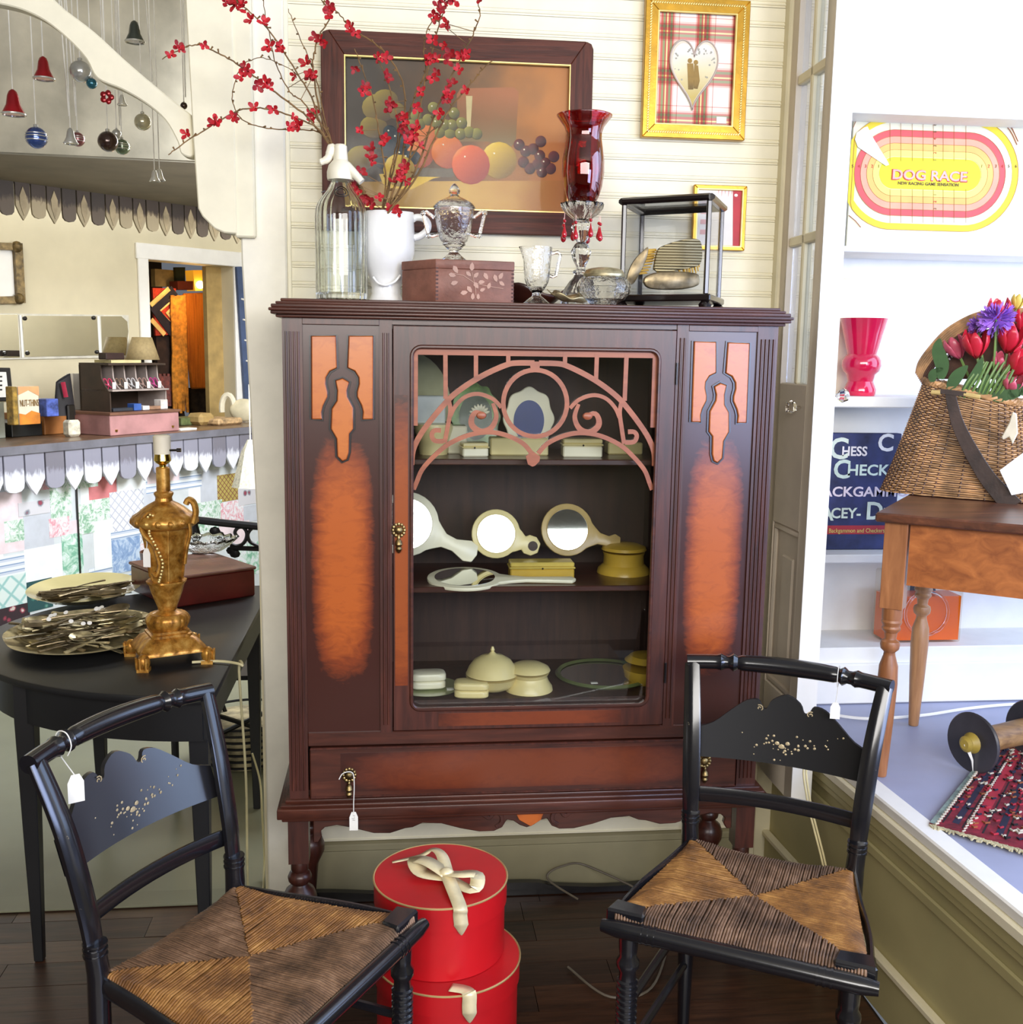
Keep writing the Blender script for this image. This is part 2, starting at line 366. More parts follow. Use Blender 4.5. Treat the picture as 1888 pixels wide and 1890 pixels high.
# opening into the back room: post boards and curved bracket
pc = ony(440, 430, WY-.06)
po = struct(G().box((-.395, WY-.045, 1.77), (-.345, WY+.03, 3.0)).obj('trim_11', cream, None, .004)); ORG[po.name] = po.location.copy()
pts = [ony(x, y, WY-.05) for x, y in ((341, -30), (428, -30), (438, 432), (414, 430), (396, 422), (374, 400), (366, 385), (362, 330), (357, 260))]
struct(G().prism(pts, (0, .06, 0)).obj('trim_12', cream, None, .003))
up_ = [(-30, -30), (60, -30), (120, 18), (175, 60), (235, 115), (300, 170), (353, 212)]
lo_ = [(358, 268), (356, 290), (335, 284), (328, 262), (305, 222), (268, 190), (225, 165), (180, 145), (160, 110), (128, 75), (85, 40), (40, 18), (-10, 6), (-30, 4)]
uq = bez([ony(x, y, WY-.03) for x, y in up_], 4); lq = bez([ony(x, y, WY-.03) for x, y in lo_], 4)
G_ = G().prism(uq+lq, (0, .045, 0)); struct(G_.obj('trim_13', cream, None, .003))
# back room walls: wall behind the counter (receding), soffit with valance
WP = Vector((-1.473, 6.476, 0)); WD = Vector((.724, .69, 0)); WN = Vector((.69, -.724, 0))   # normal towards camera side
def wq(t, z, off=0): p = WP+WD*t+WN*off; return Vector((p.x, p.y, z))
def wbox(g, t0, t1, z0, z1, o0, o1):
    q = [wq(t, z, o) for z in (z0, z1) for t, o in ((t0, o0), (t1, o0), (t1, o1), (t0, o1))]
    return g.add(q, [(0, 3, 2, 1), (4, 5, 6, 7), (0, 1, 5, 4), (1, 2, 6, 5), (2, 3, 7, 6), (3, 0, 4, 7)])
def wt(px, py=600, off=0): p = onpl(px, py, WP+WN*off, WN); return (Vector((p.x, p.y, 0))-WP).dot(WD)/WD.length_squared, p.z
t_l = wt(276)[0]; t_r = wt(432)[0]; zt = wt(350, 486)[1]
g = G(); wbox(g, -4, t_l, 0, 3.0, -.12, 0); wbox(g, t_l, t_r, zt, 3.0, -.12, 0); wbox(g, t_r, t_r+3, 0, 3.0, -.12, 0)
struct(g.obj('wall_left', beige))
g = G(); a = wt(257)[0]; b = wt(450)[0]
wbox(g, a, t_l, 0, zt+.085, 0, .02); wbox(g, a-.01, b, zt, zt+.09, 0, .022); wbox(g, t_r, b, 0, zt, 0, .02)
struct(g.obj('trim_14', whitep, None, .004))
# inside the doorway
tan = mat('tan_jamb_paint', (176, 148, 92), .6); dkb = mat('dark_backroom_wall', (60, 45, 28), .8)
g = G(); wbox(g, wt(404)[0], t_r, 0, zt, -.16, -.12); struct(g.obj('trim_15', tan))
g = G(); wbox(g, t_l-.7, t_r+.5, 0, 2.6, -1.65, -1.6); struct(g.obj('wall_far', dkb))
# soffit face
ZV = 2.20; sp = onz(0, 333, ZV); sp2 = onz(363, 383, ZV)
SD = (sp2-sp); SD.z = 0; SD.normalize(); SN = Vector((SD.y, -SD.x, 0))
def sbox(g, t0, t1, z0, z1, o0, o1):
    q = []
    for z in (z0, z1):
        for t, o in ((t0, o0), (t1, o0), (t1, o1), (t0, o1)): p = sp+SD*t+SN*o; q.append(Vector((p.x, p.y, z)))
    return g.add(q, [(0, 3, 2, 1), (4, 5, 6, 7), (0, 1, 5, 4), (1, 2, 6, 5), (2, 3, 7, 6), (3, 0, 4, 7)])
# sloping ceiling planes seen through the opening
g = G()
e0, e1 = onz(-80, 326, ZV), onz(520, 402, ZV)
h0, h1 = ony(-80, 277, 4.2), ony(520, 305, 4.4)
e0 = e0+(e0-e1)*.8; h0 = h0+(h0-h1)*.8
g.add([e0, e1, h1, h0], [(0, 1, 2, 3)]); g.add([e0+Vector((0, .1, .03)), e1+Vector((0, .1, .03)), h1+Vector((0, 0.02, .05)), h0+Vector((0, .02, .05))], [(0, 1, 2, 3)])
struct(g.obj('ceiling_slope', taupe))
g = G(); k0, k1 = ony(-80, -60, 4.15), ony(520, -60, 4.35); k0 = k0+(k0-k1)*.8
g.add([h0, h1, k1, k0], [(0, 1, 2, 3)]); g.add([p+Vector((0, .05, 0)) for p in (h0, h1, k1, k0)], [(0, 1, 2, 3)])
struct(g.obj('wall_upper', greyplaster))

shopw = mat('shop_wall_paint', (206, 192, 158), .8, var=.08, nsc=2)
struct(G().box((-6, -3.3, 0), (3.3, -3.2, 3.0)).obj('wall_rear', shopw))
struct(G().box((.25, 2.95, 0), (.33, 8.6, 3.0)).obj('wall_east', shopw))
struct(G().box((-6, -3.3, 0), (-5.9, 8.8, 3.0)).obj('wall_west', shopw))
struct(G().box((-6, -3.3, -.06), (3.3, -.5, 0)).obj('floor_shop', dark2))
# ============================================================ china cabinet
CY, CB = 2.42, 2.775; X0, X1 = -.250, .885; XC = (X0+X1)/2; ZT, ZB = 1.567, .438
wd_d = wood('mahogany_dark', (46, 22, 17), (78, 38, 28), (96, 50, 36), 2, 5, .38, .12, .3, 10)
wd_h = wood('mahogany_dark_horizontal', (48, 24, 18), (80, 40, 28), (100, 54, 38), 0, 5, .34, .12, .3, 10)
wd_f = wood('fretwork_wood', (128, 66, 40), (158, 88, 56), None, 0, 5, .45, .1, .15, 8)
edge_b = mat('black_lacquer_groove', (22, 18, 18), .3, var=.2, coat=.5)
inner = wood('cabinet_interior_wood', (40, 24, 18), (64, 40, 30), None, 2, 5, .6, .1, 0, 10)
def burl(name, rad=(.42, .42), cen=(.5, .0), dark=(66, 28, 20), mid=(150, 70, 26), hot=(190, 98, 36)):
    """lacquer shaded from orange burl in the middle to dark wood at the rim (as the finish is)"""
    m, nt, b = newmat(name); t = nt.nodes.new('ShaderNodeTexCoord'); sp_ = nt.nodes.new('ShaderNodeSeparateXYZ'); nt.links.new(t.outputs['Generated'], sp_.inputs[0])
    ax = math_(nt, 'DIVIDE', math_(nt, 'ABSOLUTE', math_(nt, 'SUBTRACT', sp_.outputs[0], .5)), rad[0])
    az = math_(nt, 'DIVIDE', math_(nt, 'ABSOLUTE', math_(nt, 'SUBTRACT', sp_.outputs[2], cen[0])), rad[1])
    d = math_(nt, 'ADD', math_(nt, 'POWER', ax, 3.0), math_(nt, 'POWER', az, 3.6))
    n1 = noise(nt, coords(nt, (1, 1, 2.2)), 22, 6, .65, 1.2)
    d = math_(nt, 'ADD', d, math_(nt, 'MULTIPLY', math_(nt, 'SUBTRACT', n1, .5), .95))
    nt.links.new(ramp(nt, d, [(.05, hot), (.55, mid), (1.0, dark)]), b.inputs['Base Color'])
    b.inputs['Roughness'].default_value = .3; b.inputs['Coat Weight'].default_value = .35; b.inputs['Coat Roughness'].default_value = .2
    bump(nt, b, n1, .05, .001); return m
burl_p = burl('burl_panel', (.43, .30), (.43, 0), (60, 27, 20), (126, 56, 26), (176, 88, 34)); burl_i = burl('burl_inlay', (.9, .75), (.5, 0), (100, 46, 24), (162, 80, 32), (192, 108, 44))
burl_s = burl('burl_apron', (.6, .6), (.5, 0))
cab = thing('china_cabinet', 'tall dark mahogany china cabinet with a glazed fretwork door and burl side panels', 'cabinet', (XC, (CY+CB)/2, 0))
g = G().box((X0, CY+.02, ZB), (X0+.02, CB, ZT)).box((X1-.02, CY+.02, ZB), (X1, CB, ZT)).box((X0, CY+.02, ZB), (X1, CB, ZB+.02)).box((X0, CY+.02, ZT-.02), (X1, CB, ZT))
g.obj('carcass', wd_d, cab)
G().box((X0+.02, CB-.012, ZB), (X1-.02, CB-.002, ZT)).obj('back_panel', inner, cab)
G().box((-.036, CY+.02, .655), (-.026, CB-.012, ZT-.02)).box((.664, CY+.02, .655), (.674, CB-.012, ZT-.02)).box((-.03, CY+.02, .64), (.67, CB-.012, .675)).obj('inner_lining', inner, cab)
# top
g = G()
for i, (z0, z1, o) in enumerate(((ZT, 1.574, .012), (1.574, 1.581, .022), (1.581, 1.588, .026), (1.588, 1.596, .021), (1.596, 1.602, .012), (1.602, 1.609, .002))):
    g.box((X0-o, CY-o-.002, z0), (X1+o, CB, z1))
g.obj('top', wd_h, cab, .0025, seg=2)
g = G(); o = .027
for i, (z0, z1, o) in enumerate(((.395, .405, .018), (.405, .430, .028), (.430, .438, .020), (.438, .446, .010))): g.box((X0-o, CY-o, z0), (X1+o, CB, z1))
g.obj('base_moulding', wd_h, cab, .003, seg=2)
def reed_stile(x0, x1, n, z0, z1):
    g = G().box((x0, CY, z0), (x1, CY+.03, z1)); w_ = (x1-x0)/(n+1)
    for i in range(n):
        x = x0+w_*(i+1)
        g.tube([(x, CY-.001, z0+.02), (x, CY-.001, z1-.03)], w_*.30, 8)
    return g
for a, b, n in ((X0, X0+.044, 4), (X1-.048, X1, 4)): reed_stile(a, b, n, .446, ZT).obj('corner_stile', wd_d, cab)
for a, b in ((-.036, -.008), (.645, .672)): reed_stile(a, b, 2, .604, ZT).obj('inner_stile', wd_d, cab)
# side panels
def side_panel(xa, xb, flip):
    mx = (lambda x: xa+(x-(-.206))*(xb-xa)/.170) if not flip else (lambda x: xb-(x-(-.206))*(xb-xa)/.170)
    G().box((xa, CY+.006, .604), (xb, CY+.026, ZT)).obj('side_panel', burl_p, cab)
    G().box((xa, CY-.001, 1.553), (xb, CY+.01, ZT)).obj('panel_rail', wd_d, cab, .001)
    sc = .1482e-3      # zoomed pixel -> px: x=560+z*.1482 y=590+z*.1482
    def Z(x, y): p = ony(560+x*.1482, 590+y*.1482, CY+.006); return Vector((mx(p.x), CY+.005, p.z))
    L = [(105, 205), (405, 205), (420, 600), (330, 640), (280, 720), (275, 800), (300, 900), (300, 960), (245, 1070), (225, 1150), (235, 1240), (110, 1240)]
    R_ = [(975-x, y) for x, y in L]
    D = [(405, 760), (490, 735), (570, 780), (540, 880), (545, 960), (620, 1100), (620, 1360), (570, 1420), (565, 1650), (540, 1735), (490, 1760), (430, 1700), (420, 1480), (350, 1360), (360, 1110), (425, 1010), (430, 880)]
    for poly in (L, R_, D):
        P = [Z(*p) for p in poly]
        G().prism(P, (0, -.006, 0)).obj('burl_inlay', burl_i, cab, .002)
        G().stroke(P, .011, (0, -.0028, 0), closed=True).obj('inlay_groove', edge_b, cab)
        P2 = [Vector((p.x, p.y-.003, p.z)) for p in P]; cx_ = sum(p.x for p in P)/len(P); cz_ = sum(p.z for p in P)/len(P)
        G().tube([Vector((p.x, p.y-.002, p.z)) for p in P], .0022, 6, closed=True).obj('inlay_bead', wd_d, cab)
side_panel(X0+.044, -.036, False); side_panel(.672, X1-.048, True)
# frame behind: horizontal rails
g = G().box((X0+.044, CY+.001, .573), (X1-.048, CY+.03, .606)); g.obj('cross_rail', wd_h, cab, .002)
g = G().box((-.008, CY+.004, 1.556), (.645, CY+.03, ZT)); g.obj('head_rail', wd_h, cab)
# door
DX0, DX1, DZ0, DZ1 = -.006, .643, .609, 1.554; OX0, OX1, OZ0, OZ1 = .036, .604, .660, 1.508
g = G()
out = [(DX0, DZ0), (DX1, DZ0), (DX1, DZ1), (DX0, DZ1)]
rad = .022
def rrect(x0, z0, x1, z1, r, y, n=5):
    o = []
    for cx, cz, a in ((x1-r, z1-r, 0), (x0+r, z1-r, 90), (x0+r, z0+r, 180), (x1-r, z0+r, 270)):
        o += [Vector((cx+r*cos(radians(a+90*i/n)), y, cz+r*sin(radians(a+90*i/n)))) for i in range(n+1)]
    return o
def frame_rr(g, X0_, Z0_, X1_, Z1_, x0, z0, x1, z1, r, y0, y1, n=5):
    inn = rrect(x0, z0, x1, z1, r, y0, n); k = len(inn)
    outp = []
    cs = [(X1_, Z1_), (X0_, Z1_), (X0_, Z0_), (X1_, Z0_)]
    for q in range(4): outp += [Vector((cs[q][0], y0, cs[q][1]))]*(n+1)
    vs = inn+outp; off = Vector((0, y1-y0, 0)); vs2 = vs+[v+off for v in vs]; K = 2*k; fs = []
    for i in range(k):
        j = (i+1) % k
        fs += [(i, j, k+j, k+i), (K+i, K+k+i, K+k+j, K+j), (i, K+i, K+j, j), (k+i, k+j, K+k+j, K+k+i)]
    g.add(vs2, fs)
frame_rr(g, DX0, DZ0, DX1, DZ1, OX0, OZ0, OX1, OZ1, rad, CY-.004, CY+.018)
door = g.obj('door', wd_d, cab, .0015)
G().tube(rrect(OX0, OZ0, OX1, OZ1, rad, CY-.004), .0048, 8, closed=True).obj('glazing_bead', wd_h, door)
pane = pane_mat('old_window_glass', (246, 248, 248), .035, .015, .6)
G().box((OX0-.004, CY+.010, OZ0-.004), (OX1+.004, CY+.013, OZ1+.004)).obj('glass_pane', pane, door)
g = G()      # burl strip on the door stile and bottom rail
G().box((DX0+.004, CY-.0048, .72), (OX0-.008, CY-.004, 1.40)).obj('stile_veneer', burl('burl_stile', (1.3, .55), (.45, 0), (62, 29, 21), (116, 52, 26), (150, 74, 32)), door)
G().box((.10, CY-.0048, .618), (.54, CY-.004, .65)).obj('rail_veneer', burl('burl_rail', (.55, 1.3), (.5, 0), (62, 29, 21), (92, 42, 26), (120, 56, 30)), door)
# fretwork traced on the door plane (zoom 740,620 scale .2648)
FY = CY+.003
def Fz(x, y): p = ony(740+x*.2648, 620+y*.2648, FY); return Vector((p.x, FY, p.z))
fr = G(); OFF = (0, .006, 0)
def fs_(pts, w_, sm=4, closed=False):
    P = [Fz(*p) for p in pts]; P = bez(P, sm) if sm else P
    for Q in (P, [Vector((2*(OX0+OX1)/2-p.x, p.y, p.z)) for p in P]): fr.stroke(Q, w_, OFF, closed=closed)
top_z = OZ1-.012
fr.stroke([(OX0, FY, OZ1-.008), (OX1, FY, OZ1-.008)], .020, OFF)
for s_ in (OX0+.006, OX1-.006): fr.stroke([(s_, FY, OZ1), (s_, FY, 1.33)], [.016, .016], OFF)
fs_([(930, 190), (800, 190), (730, 205), (600, 262), (480, 330), (370, 410), (300, 480), (200, 600), (130, 700), (85, 800), (75, 900)], .0125)
fs_([(310, 100), (312, 440)], .0100, 0); fs_([(523, 100), (523, 300)], .0098, 0); fs_([(748, 100), (748, 200)], .0098, 0)
fs_([(912, 820), (850, 750), (740, 695), (620, 672), (480, 690), (340, 750), (240, 830), (150, 930), (110, 1020), (88, 1070)], .0105)
fs_([(330, 440), (345, 520), (325, 640), (305, 745)], .0098)
# scrolls
fs_([(700, 500), (640, 440), (540, 405), (450, 425), (380, 490), (345, 560)], .0090)
fs_([(640, 470), (665, 560), (630, 640), (560, 668), (500, 630), (492, 580), (520, 535), (570, 545)], [.008+.006*abs(sin(i*.11)) for i in range(29)], 4)
fs_([(300, 735), (235, 730), (215, 690), (235, 660), (280, 660)], .0105)
P = [Fz(935+222*cos(radians(a)), 470+232*sin(radians(a))) for a in range(0, 360, 10)]
fr.stroke(P, .0105, OFF, closed=True)
fr.prism([Fz(*p) for p in ((870, 840), (900, 815), (915, 800), (935, 815), (970, 840), (965, 875), (935, 905), (915, 912), (885, 895))], OFF)
fr.prism([Fz(*p) for p in ((895, 180), (970, 180), (965, 235), (905, 235))], OFF)
fr.ball(Fz(560, 555), (.012, .005, .009), 10, 6); fr.ball(Fz(1300, 560), (.012, .005, .009), 10, 6)
fr.obj('fretwork', wd_f, door, sharp=30)
# hardware
aged = mat('aged_silvered_brass', (150, 130, 88), .35, 1, var=.35, nsc=60, bmp=.4)
def pull(x, z, s=1.0, drop=True, par=None, y=CY-.005):
    g = G()
    for i in range(12):
        a = i*pi/6; g.ball((x+.0125*s*cos(a), y, z+.0135*s*sin(a)), (.0042*s, .0035, .0042*s), 7, 5)
    g.ball((x, y-.002, z), (.009*s, .006, .009*s), 12, 7)
    p = g.obj('drop_pull', aged, par)
    g = G().lathe([(.002, .012), (.004, .008), (.0035, .004), (.007, 0), (.009, -.008), (.006, -.014), (.008, -.019), (.005, -.026), (.002, -.029)], (x, y-.008, z-.022*s), 10)
    g.obj('drop', aged, p); return p
pl_ = ony(736, 978, CY); pull(pl_.x, pl_.z, 1.05, par=door)
for zz in (ony(1247, 690, CY).z, ony(1222, 1240, CY).z):
    G().tube([(DX1+.002, CY-.007, zz-.025), (DX1+.002, CY-.007, zz+.025)], .003, 8).obj('hinge', edge_b, door)
# drawer
g = G().box((X0+.048, CY-.006, .449), (X1-.052, CY+.02, .570)); dr = g.obj('drawer', wd_h, cab, .003)
g = G()
for z in (.4495, .5695): g.tube([(X0+.05, CY-.006, z), (X1-.054, CY-.006, z)], .0028, 6)
g.obj('drawer_bead', wd_d, dr)
G().box((X0+.12, CY-.0066, .462), (X1-.12, CY-.006, .558)).obj('drawer_veneer', burl('burl_drawer', (.5, .6), (.5, 0), (58, 26, 19), (92, 42, 26), (112, 54, 30)), dr)
q1 = ony(645, 1428, CY); q2 = ony(1298, 1402, CY)
pull(q1.x, q1.z, 1.1, par=dr, y=CY-.008); pull(q2.x, q2.z, 1.1, par=dr, y=CY-.008)
# apron
ap = [(578, 1512), (578, 1556), (588, 1556), (594, 1545), (592, 1535), (600, 1528), (622, 1524), (650, 1529), (690, 1539), (720, 1539), (748, 1530), (762, 1528), (780, 1520), (815, 1521), (850, 1530), (885, 1536), (912, 1535), (927, 1528), (936, 1514), (948, 1516), (960, 1524), (979, 1528)]
P = [ony(x, y, CY) for x, y in ap]; P = [Vector((min(p.x, XC), CY+.004, min(p.z, .40))) for p in P]; P[-1].x = XC
Q = P+[Vector((2*XC-p.x, p.y, p.z)) for p in P[::-1][1:]]
G().prism(Q, (0, .016, 0)).obj('apron', wd_h, cab, .002)
pts = [ony(x, y, CY+.003) for x, y in ((950, 1497), (1004, 1497), (998, 1512), (979, 1524), (958, 1512))]
G().prism(pts, (0, -.003, 0)).obj('apron_burl', burl_s, cab, .001)
for s_ in (1, -1):
    pts = bez([ony(x, y, CY-.001) for x, y in ((868, 1502), (890, 1503), (903, 1510), (913, 1500), (925, 1505), (926, 1518), (915, 1526))], 4)
    if s_ < 0: pts = [Vector((2*XC-p.x, p.y, p.z)) for p in pts]
    G().stroke(pts, .009, (0, .006, 0)).obj('carved_scroll', wd_d, cab, .001)
# legs
legp = [(.022, 0), (.024, .012), (.014, .03), (.017, .05), (.024, .13), (.040, .165), (.041, .185), (.034, .203), (.022, .213), (.019, .218), (.027, .226), (.029, .236), (.025, .246), (.018, .250), (.021, .256), (.021, .270), (.018, .278)]
for x in (X0+.018, X1-.018):
    for y in (CY+.028, CB-.05):
        g = G().lathe(legp, (x, y, 0), 20).box((x-.024, y-.024, .278), (x+.024, y+.024, .396)); g.obj('leg', wd_d, cab, sharp=40)
g = G(); P = [Vector((X0+.02, 2.742, .002)), Vector((X1-.02, 2.742, .002))]
for i in range(41):
    t = 1-i/40; x = X0+.02+(X1-X0-.04)*t; P.append(Vector((x, 2.742, .026+.008*cos((t-.5)*4*pi)+.006*(1 if abs(t-.5) < .08 else 0))))
G().prism(P, (0, .02, 0)).obj('stretcher', edge_b, cab)
# shelves
ZS1 = ony(980, 848, CY+.05).z; ZS2 = ony(980, 1082, CY+.05).z; ZS0 = .675
for z in (ZS1, ZS2): G().box((-.026, CY+.05, z-.014), (.664, CB-.014, z)).obj('shelf', wd_h, cab, .002)
# price tag string hanging from the drawer pull
tagm = mat('tag_card', (235, 232, 222), .8, var=.03, bmp=.02); strm = mat('white_string', (232, 230, 222), .8, bmp=0)
def price_tag(name, label, pts, corner, r=.0011, wid=.016, hei=.026, n=(0, -1, 0), holes=True, ink=False):
    t = thing(name, label, 'tag', corner)
    c = Vector(corner); n = Vector(n).normalized(); u = Vector((0, 0, 1)).cross(n).normalized(); w2 = wid/2
    poly = [c+u*a+Vector((0, 0, b)) for a, b in ((-w2, -hei), (w2, -hei), (w2, -hei*.28), (w2*.5, -.0), (-w2*.5, 0), (-w2, -hei*.28))]
    G().prism(poly, n*.0006).obj('card', tagm, t)
    G().tube(bez([Vector(p) for p in pts]+[c+Vector((0, 0, -.003))+n*.001], 4), r, 6).obj('string', strm, t)
    if ink:
        g = G()
        for k in range(4): g.tube([c+u*(-.002+.003*sin(k*2))+Vector((0, 0, -.008-.004*k))+n*.001, c+u*(.003)+Vector((0, 0, -.009-.004*k))+n*.001], .0004, 4)
        g.obj('ink', edge_b, t)
    return t
TY = CY-.03
price_tag('price_tag', 'white paper price tag on long string hanging from cabinet drawer pull', [ony(x, y, TY) for x, y in ((626, 1438), (632, 1428), (643, 1424), (652, 1428), (654, 1450), (653, 1480))], ony(653, 1498, TY), .0012, .020, .046, ink=True)
# ============================================================ contents of the cabinet
ivory = mat('ivory_celluloid', (232, 214, 150), .35, var=.05, nsc=8, bmp=.02, coat=.2)
ivory2 = mat('amber_celluloid', (206, 168, 62), .35, var=.08, nsc=8, bmp=.02, coat=.2)
ivw = mat('pale_ivory_celluloid', (236, 228, 196), .35, var=.04, nsc=8, bmp=.02, coat=.2)
mirr = newmat('mirror_glass'); mirr[2].inputs['Metallic'].default_value = 1; mirr[2].inputs['Roughness'].default_value = .03; mirr[2].inputs['Base Color'].default_value = lin((236, 238, 236)); mirr = mirr[0]
stick = mat('price_sticker', (238, 236, 228), .8, bmp=0)
def hand_mirror(label, cx, cy, r, hx, hy, Y, ring=None, pal=ivory, hw=1.0, tilt=0, loop=False, zb=None, lean=13):
    """hand mirror leaning upright: centre px, radius px, handle end px"""
    c = ony(cx, cy, Y); R_ = r*PXM(Y)*1.02; e = ony(hx, hy, Y); hd = (e-c); L = hd.length; hd.normalize()
    t = thing('hand_mirror', label, 'mirror', (c.x, Y, zb if zb is not None else c.z-R_), group='ivory hand mirrors')
    sd = Vector((hd.z, 0, -hd.x))
    prof = []
    for k in range(25):
        a = radians(30+300*k/24); prof.append(c+hd*(R_*cos(a))+sd*(R_*sin(a)))
    w0 = R_*.36*hw
    neck = [(R_*1.02, -R_*.38), (R_*1.25, -w0*.62), (R_*1.6, -w0*.55), (L*.86, -w0*.95), (L*.97, -w0*.75), (L*1.0, 0), (L*.97, w0*.75), (L*.86, w0*.95), (R_*1.6, w0*.55), (R_*1.25, w0*.62), (R_*1.02, R_*.38)]
    if loop: neck = [(R_*1.0, -R_*.42), (R_*1.18, -R_*.28), (R_*1.32, -R_*.40), (R_*1.62, -R_*.40), (R_*1.86, -R_*.2), (R_*1.86, R_*.2), (R_*1.62, R_*.40), (R_*1.32, R_*.40), (R_*1.18, R_*.28), (R_*1.0, R_*.42)]
    poly = prof+[c+hd*a+sd*b for a, b in [(x, y) for x, y in neck]]
    fr_ = G().prism(poly, (0, .010, 0)).obj('mirror_frame', pal, t, .003, seg=2)
    n = 40
    G().prism([c+Vector((cos(2*pi*k/n)*R_*.78, -.0012, sin(2*pi*k/n)*R_*.78)) for k in range(n)], (0, .002, 0)).obj('mirror_plate', mirr, t)
    G().tube([c+Vector((cos(2*pi*k/n)*R_*.79, -.001, sin(2*pi*k/n)*R_*.79)) for k in range(n)], .0014, 6, closed=True).obj('mirror_rim', ring or pal, t)
    if loop:
        q = c+hd*(R_*1.58)
        G().prism([q+Vector((cos(2*pi*k/16)*R_*.2, -.0012, sin(2*pi*k/16)*R_*.2)) for k in range(16)], (0, .002, 0)).obj('hole', inner, t)
    t.rotation_euler = (radians(-lean), 0, radians(2))
    return t
def rbox(name, label, cat, px0, px1, pytop, pybot, Y, depth, zb, m, lid=None, rot=0, knob=False, bev=.003, grp=None):
    a = ony(px0, pybot, Y); b = ony(px1, pybot, Y); zt = ony((px0+px1)/2, pytop, Y).z
    h = max(.01, zt-ony((px0+px1)/2, pybot, Y).z); c = Vector(((a.x+b.x)/2, Y+depth/2, zb)); w_ = (b.x-a.x)/2
    t = thing(name, label, cat, c, group=grp)
    R = Matrix.Rotation(rot, 3, 'Z')
    def bx(g, x0, y0, z0, x1, y1, z1): g.box((c.x+x0, c.y+y0, zb+z0), (c.x+x1, c.y+y1, zb+z1), R, c)
    g = G(); bx(g, -w_, -depth/2, 0, w_, depth/2, h*(.62 if lid else 1)); g.obj('box_body', m, t, bev)
    if lid:
        g = G(); bx(g, -w_-.003, -depth/2-.003, h*.62, w_+.003, depth/2+.003, h*.74); bx(g, -w_, -depth/2, h*.74, w_, depth/2, h); g.obj('box_lid', lid, t, bev)
    if knob:
        g = G().ball((c.x, c.y-depth/2-.002, zb+h*.66), .0025, 8, 5); g.obj('catch', edge_b, t)
    return t
def jar(name, label, cx, Y, prof, zb, m, cat='jar', n=32, flute=None, sharp=35, split=None, m2=None, grp=None):
    if cat in ('jar', 'bowl'): Y = min(max(onz(cx, prof[-1][0], zb).y if zb < 1.4 else Y, CY+.09), CY+.24)
    c, pr = pxprof(cx, Y, prof, zb); t = thing(name, label, cat, c, group=grp)
    if split:
        zc = ony(cx, split, Y).z-ony(cx, prof[-1][0], Y).z
        lo = [p for p in pr if p[1] <= zc+1e-6]; hi = [p for p in pr if p[1] >= zc-1e-6]
        G().lathe(lo, c, n, flute).obj('jar_body', m, t, sharp=sharp); G().lathe(hi, c+Vector((0, 0, .0005)), n, flute).obj('jar_lid', m2 or m, t, sharp=sharp)
    else: G().lathe(pr, c, n, flute).obj('jar_body', m, t, sharp=sharp)
    return t
# bottom shelf
y0 = CY+.08
jar('powder_bowl', 'large round ivory lidded powder bowl with small finial on bottom shelf', 908, y0+.06, [(1203, 2), (1209, 4), (1212, 3), (1217, 8), (1220, 20), (1228, 34), (1240, 43), (1250, 47), (1252, 48.5), (1256, 48.5), (1258, 46), (1268, 43), (1276, 34), (1282, 20)], ZS0, ivory, 'bowl', split=1254)
jar('powder_jar', 'ivory powder jar with waisted sides and domed lid on bottom shelf', 975, y0-.01, [(1256, 6), (1258, 24), (1264, 36), (1269, 39), (1273, 37), (1280, 33), (1288, 36), (1298, 43), (1304, 44)], ZS0, ivory, split=1271)
jar('powder_jar', 'ivory lidded jar half hidden by door frame at right of bottom shelf', 1192, y0+.14, [(1206, 6), (1209, 30), (1218, 40), (1232, 43), (1248, 39), (1258, 28)], ZS0, ivory2, split=1225)
def soap(label, cx, cy, wpx, hpx, Y, m, rot):
    c = ony(cx, cy, Y); w_ = wpx*PXM(Y)/2; h_ = hpx*PXM(Y); c.z = ZS0+(.008 if 'plate' in label else .001)
    t = thing('soap_box', label, 'box', c)
    def sup(e, z0, z1, sc=1):
        g = G(); rings = [(z0, .90), (z0+.003, 1), (z1-.006, 1), (z1-.002, .93), (z1, .8)] if z1 > z0 else []
        vs = []; n = 32
        R = Matrix.Rotation(rot, 3, 'Z')
        for z, s_ in rings:
            for j in range(n):
                a = 2*pi*j/n; x = abs(cos(a))**.45*(1 if cos(a) > 0 else -1)*w_*s_; y = abs(sin(a))**.45*(1 if sin(a) > 0 else -1)*w_*.62*s_
                vs.append(c+R @ Vector((x*sc, y*sc, z)))
        fs = [(i*n+j, i*n+(j+1) % n, (i+1)*n+(j+1) % n, (i+1)*n+j) for i in range(len(rings)-1) for j in range(n)]+[tuple(range(n)), tuple((len(rings)-1)*n+j for j in range(n))]
        return g.add(vs, fs)
    sup(0, 0, h_*.5).obj('box_body', m, t); sup(0, h_*.5, h_, 1.02).obj('box_lid', m, t)
soap('oblong pale ivory soap box lying on green glass plate, bottom shelf', 790, 1285, 66, 30, y0+.02, ivw, .05)
soap('oblong yellowish soap box standing at the front of bottom shelf', 870, 1305, 66, 30, y0-.035, ivory, -.1)
green = glass('green_glass', (190, 220, 170), .05, 1.45)
c = ony(790, 1292, y0+.02); c.z = ZS0+.001; t = thing('glass_plate', 'flat green glass plate under the pale soap box, bottom shelf', 'plate', c)
G().lathe([(.0, .0), (.045, 0), (.078, .006), (.080, .008), (.045, .004), (0, .004)], c, 40, cap=False).obj('plate_disc', mat('green_tinted_dish', (150, 160, 110), .2, coat=.5), t)
G().box(c+Vector((.045, -.03, .006)), c+Vector((.062, -.015, .0072))).obj('sticker', stick, t)
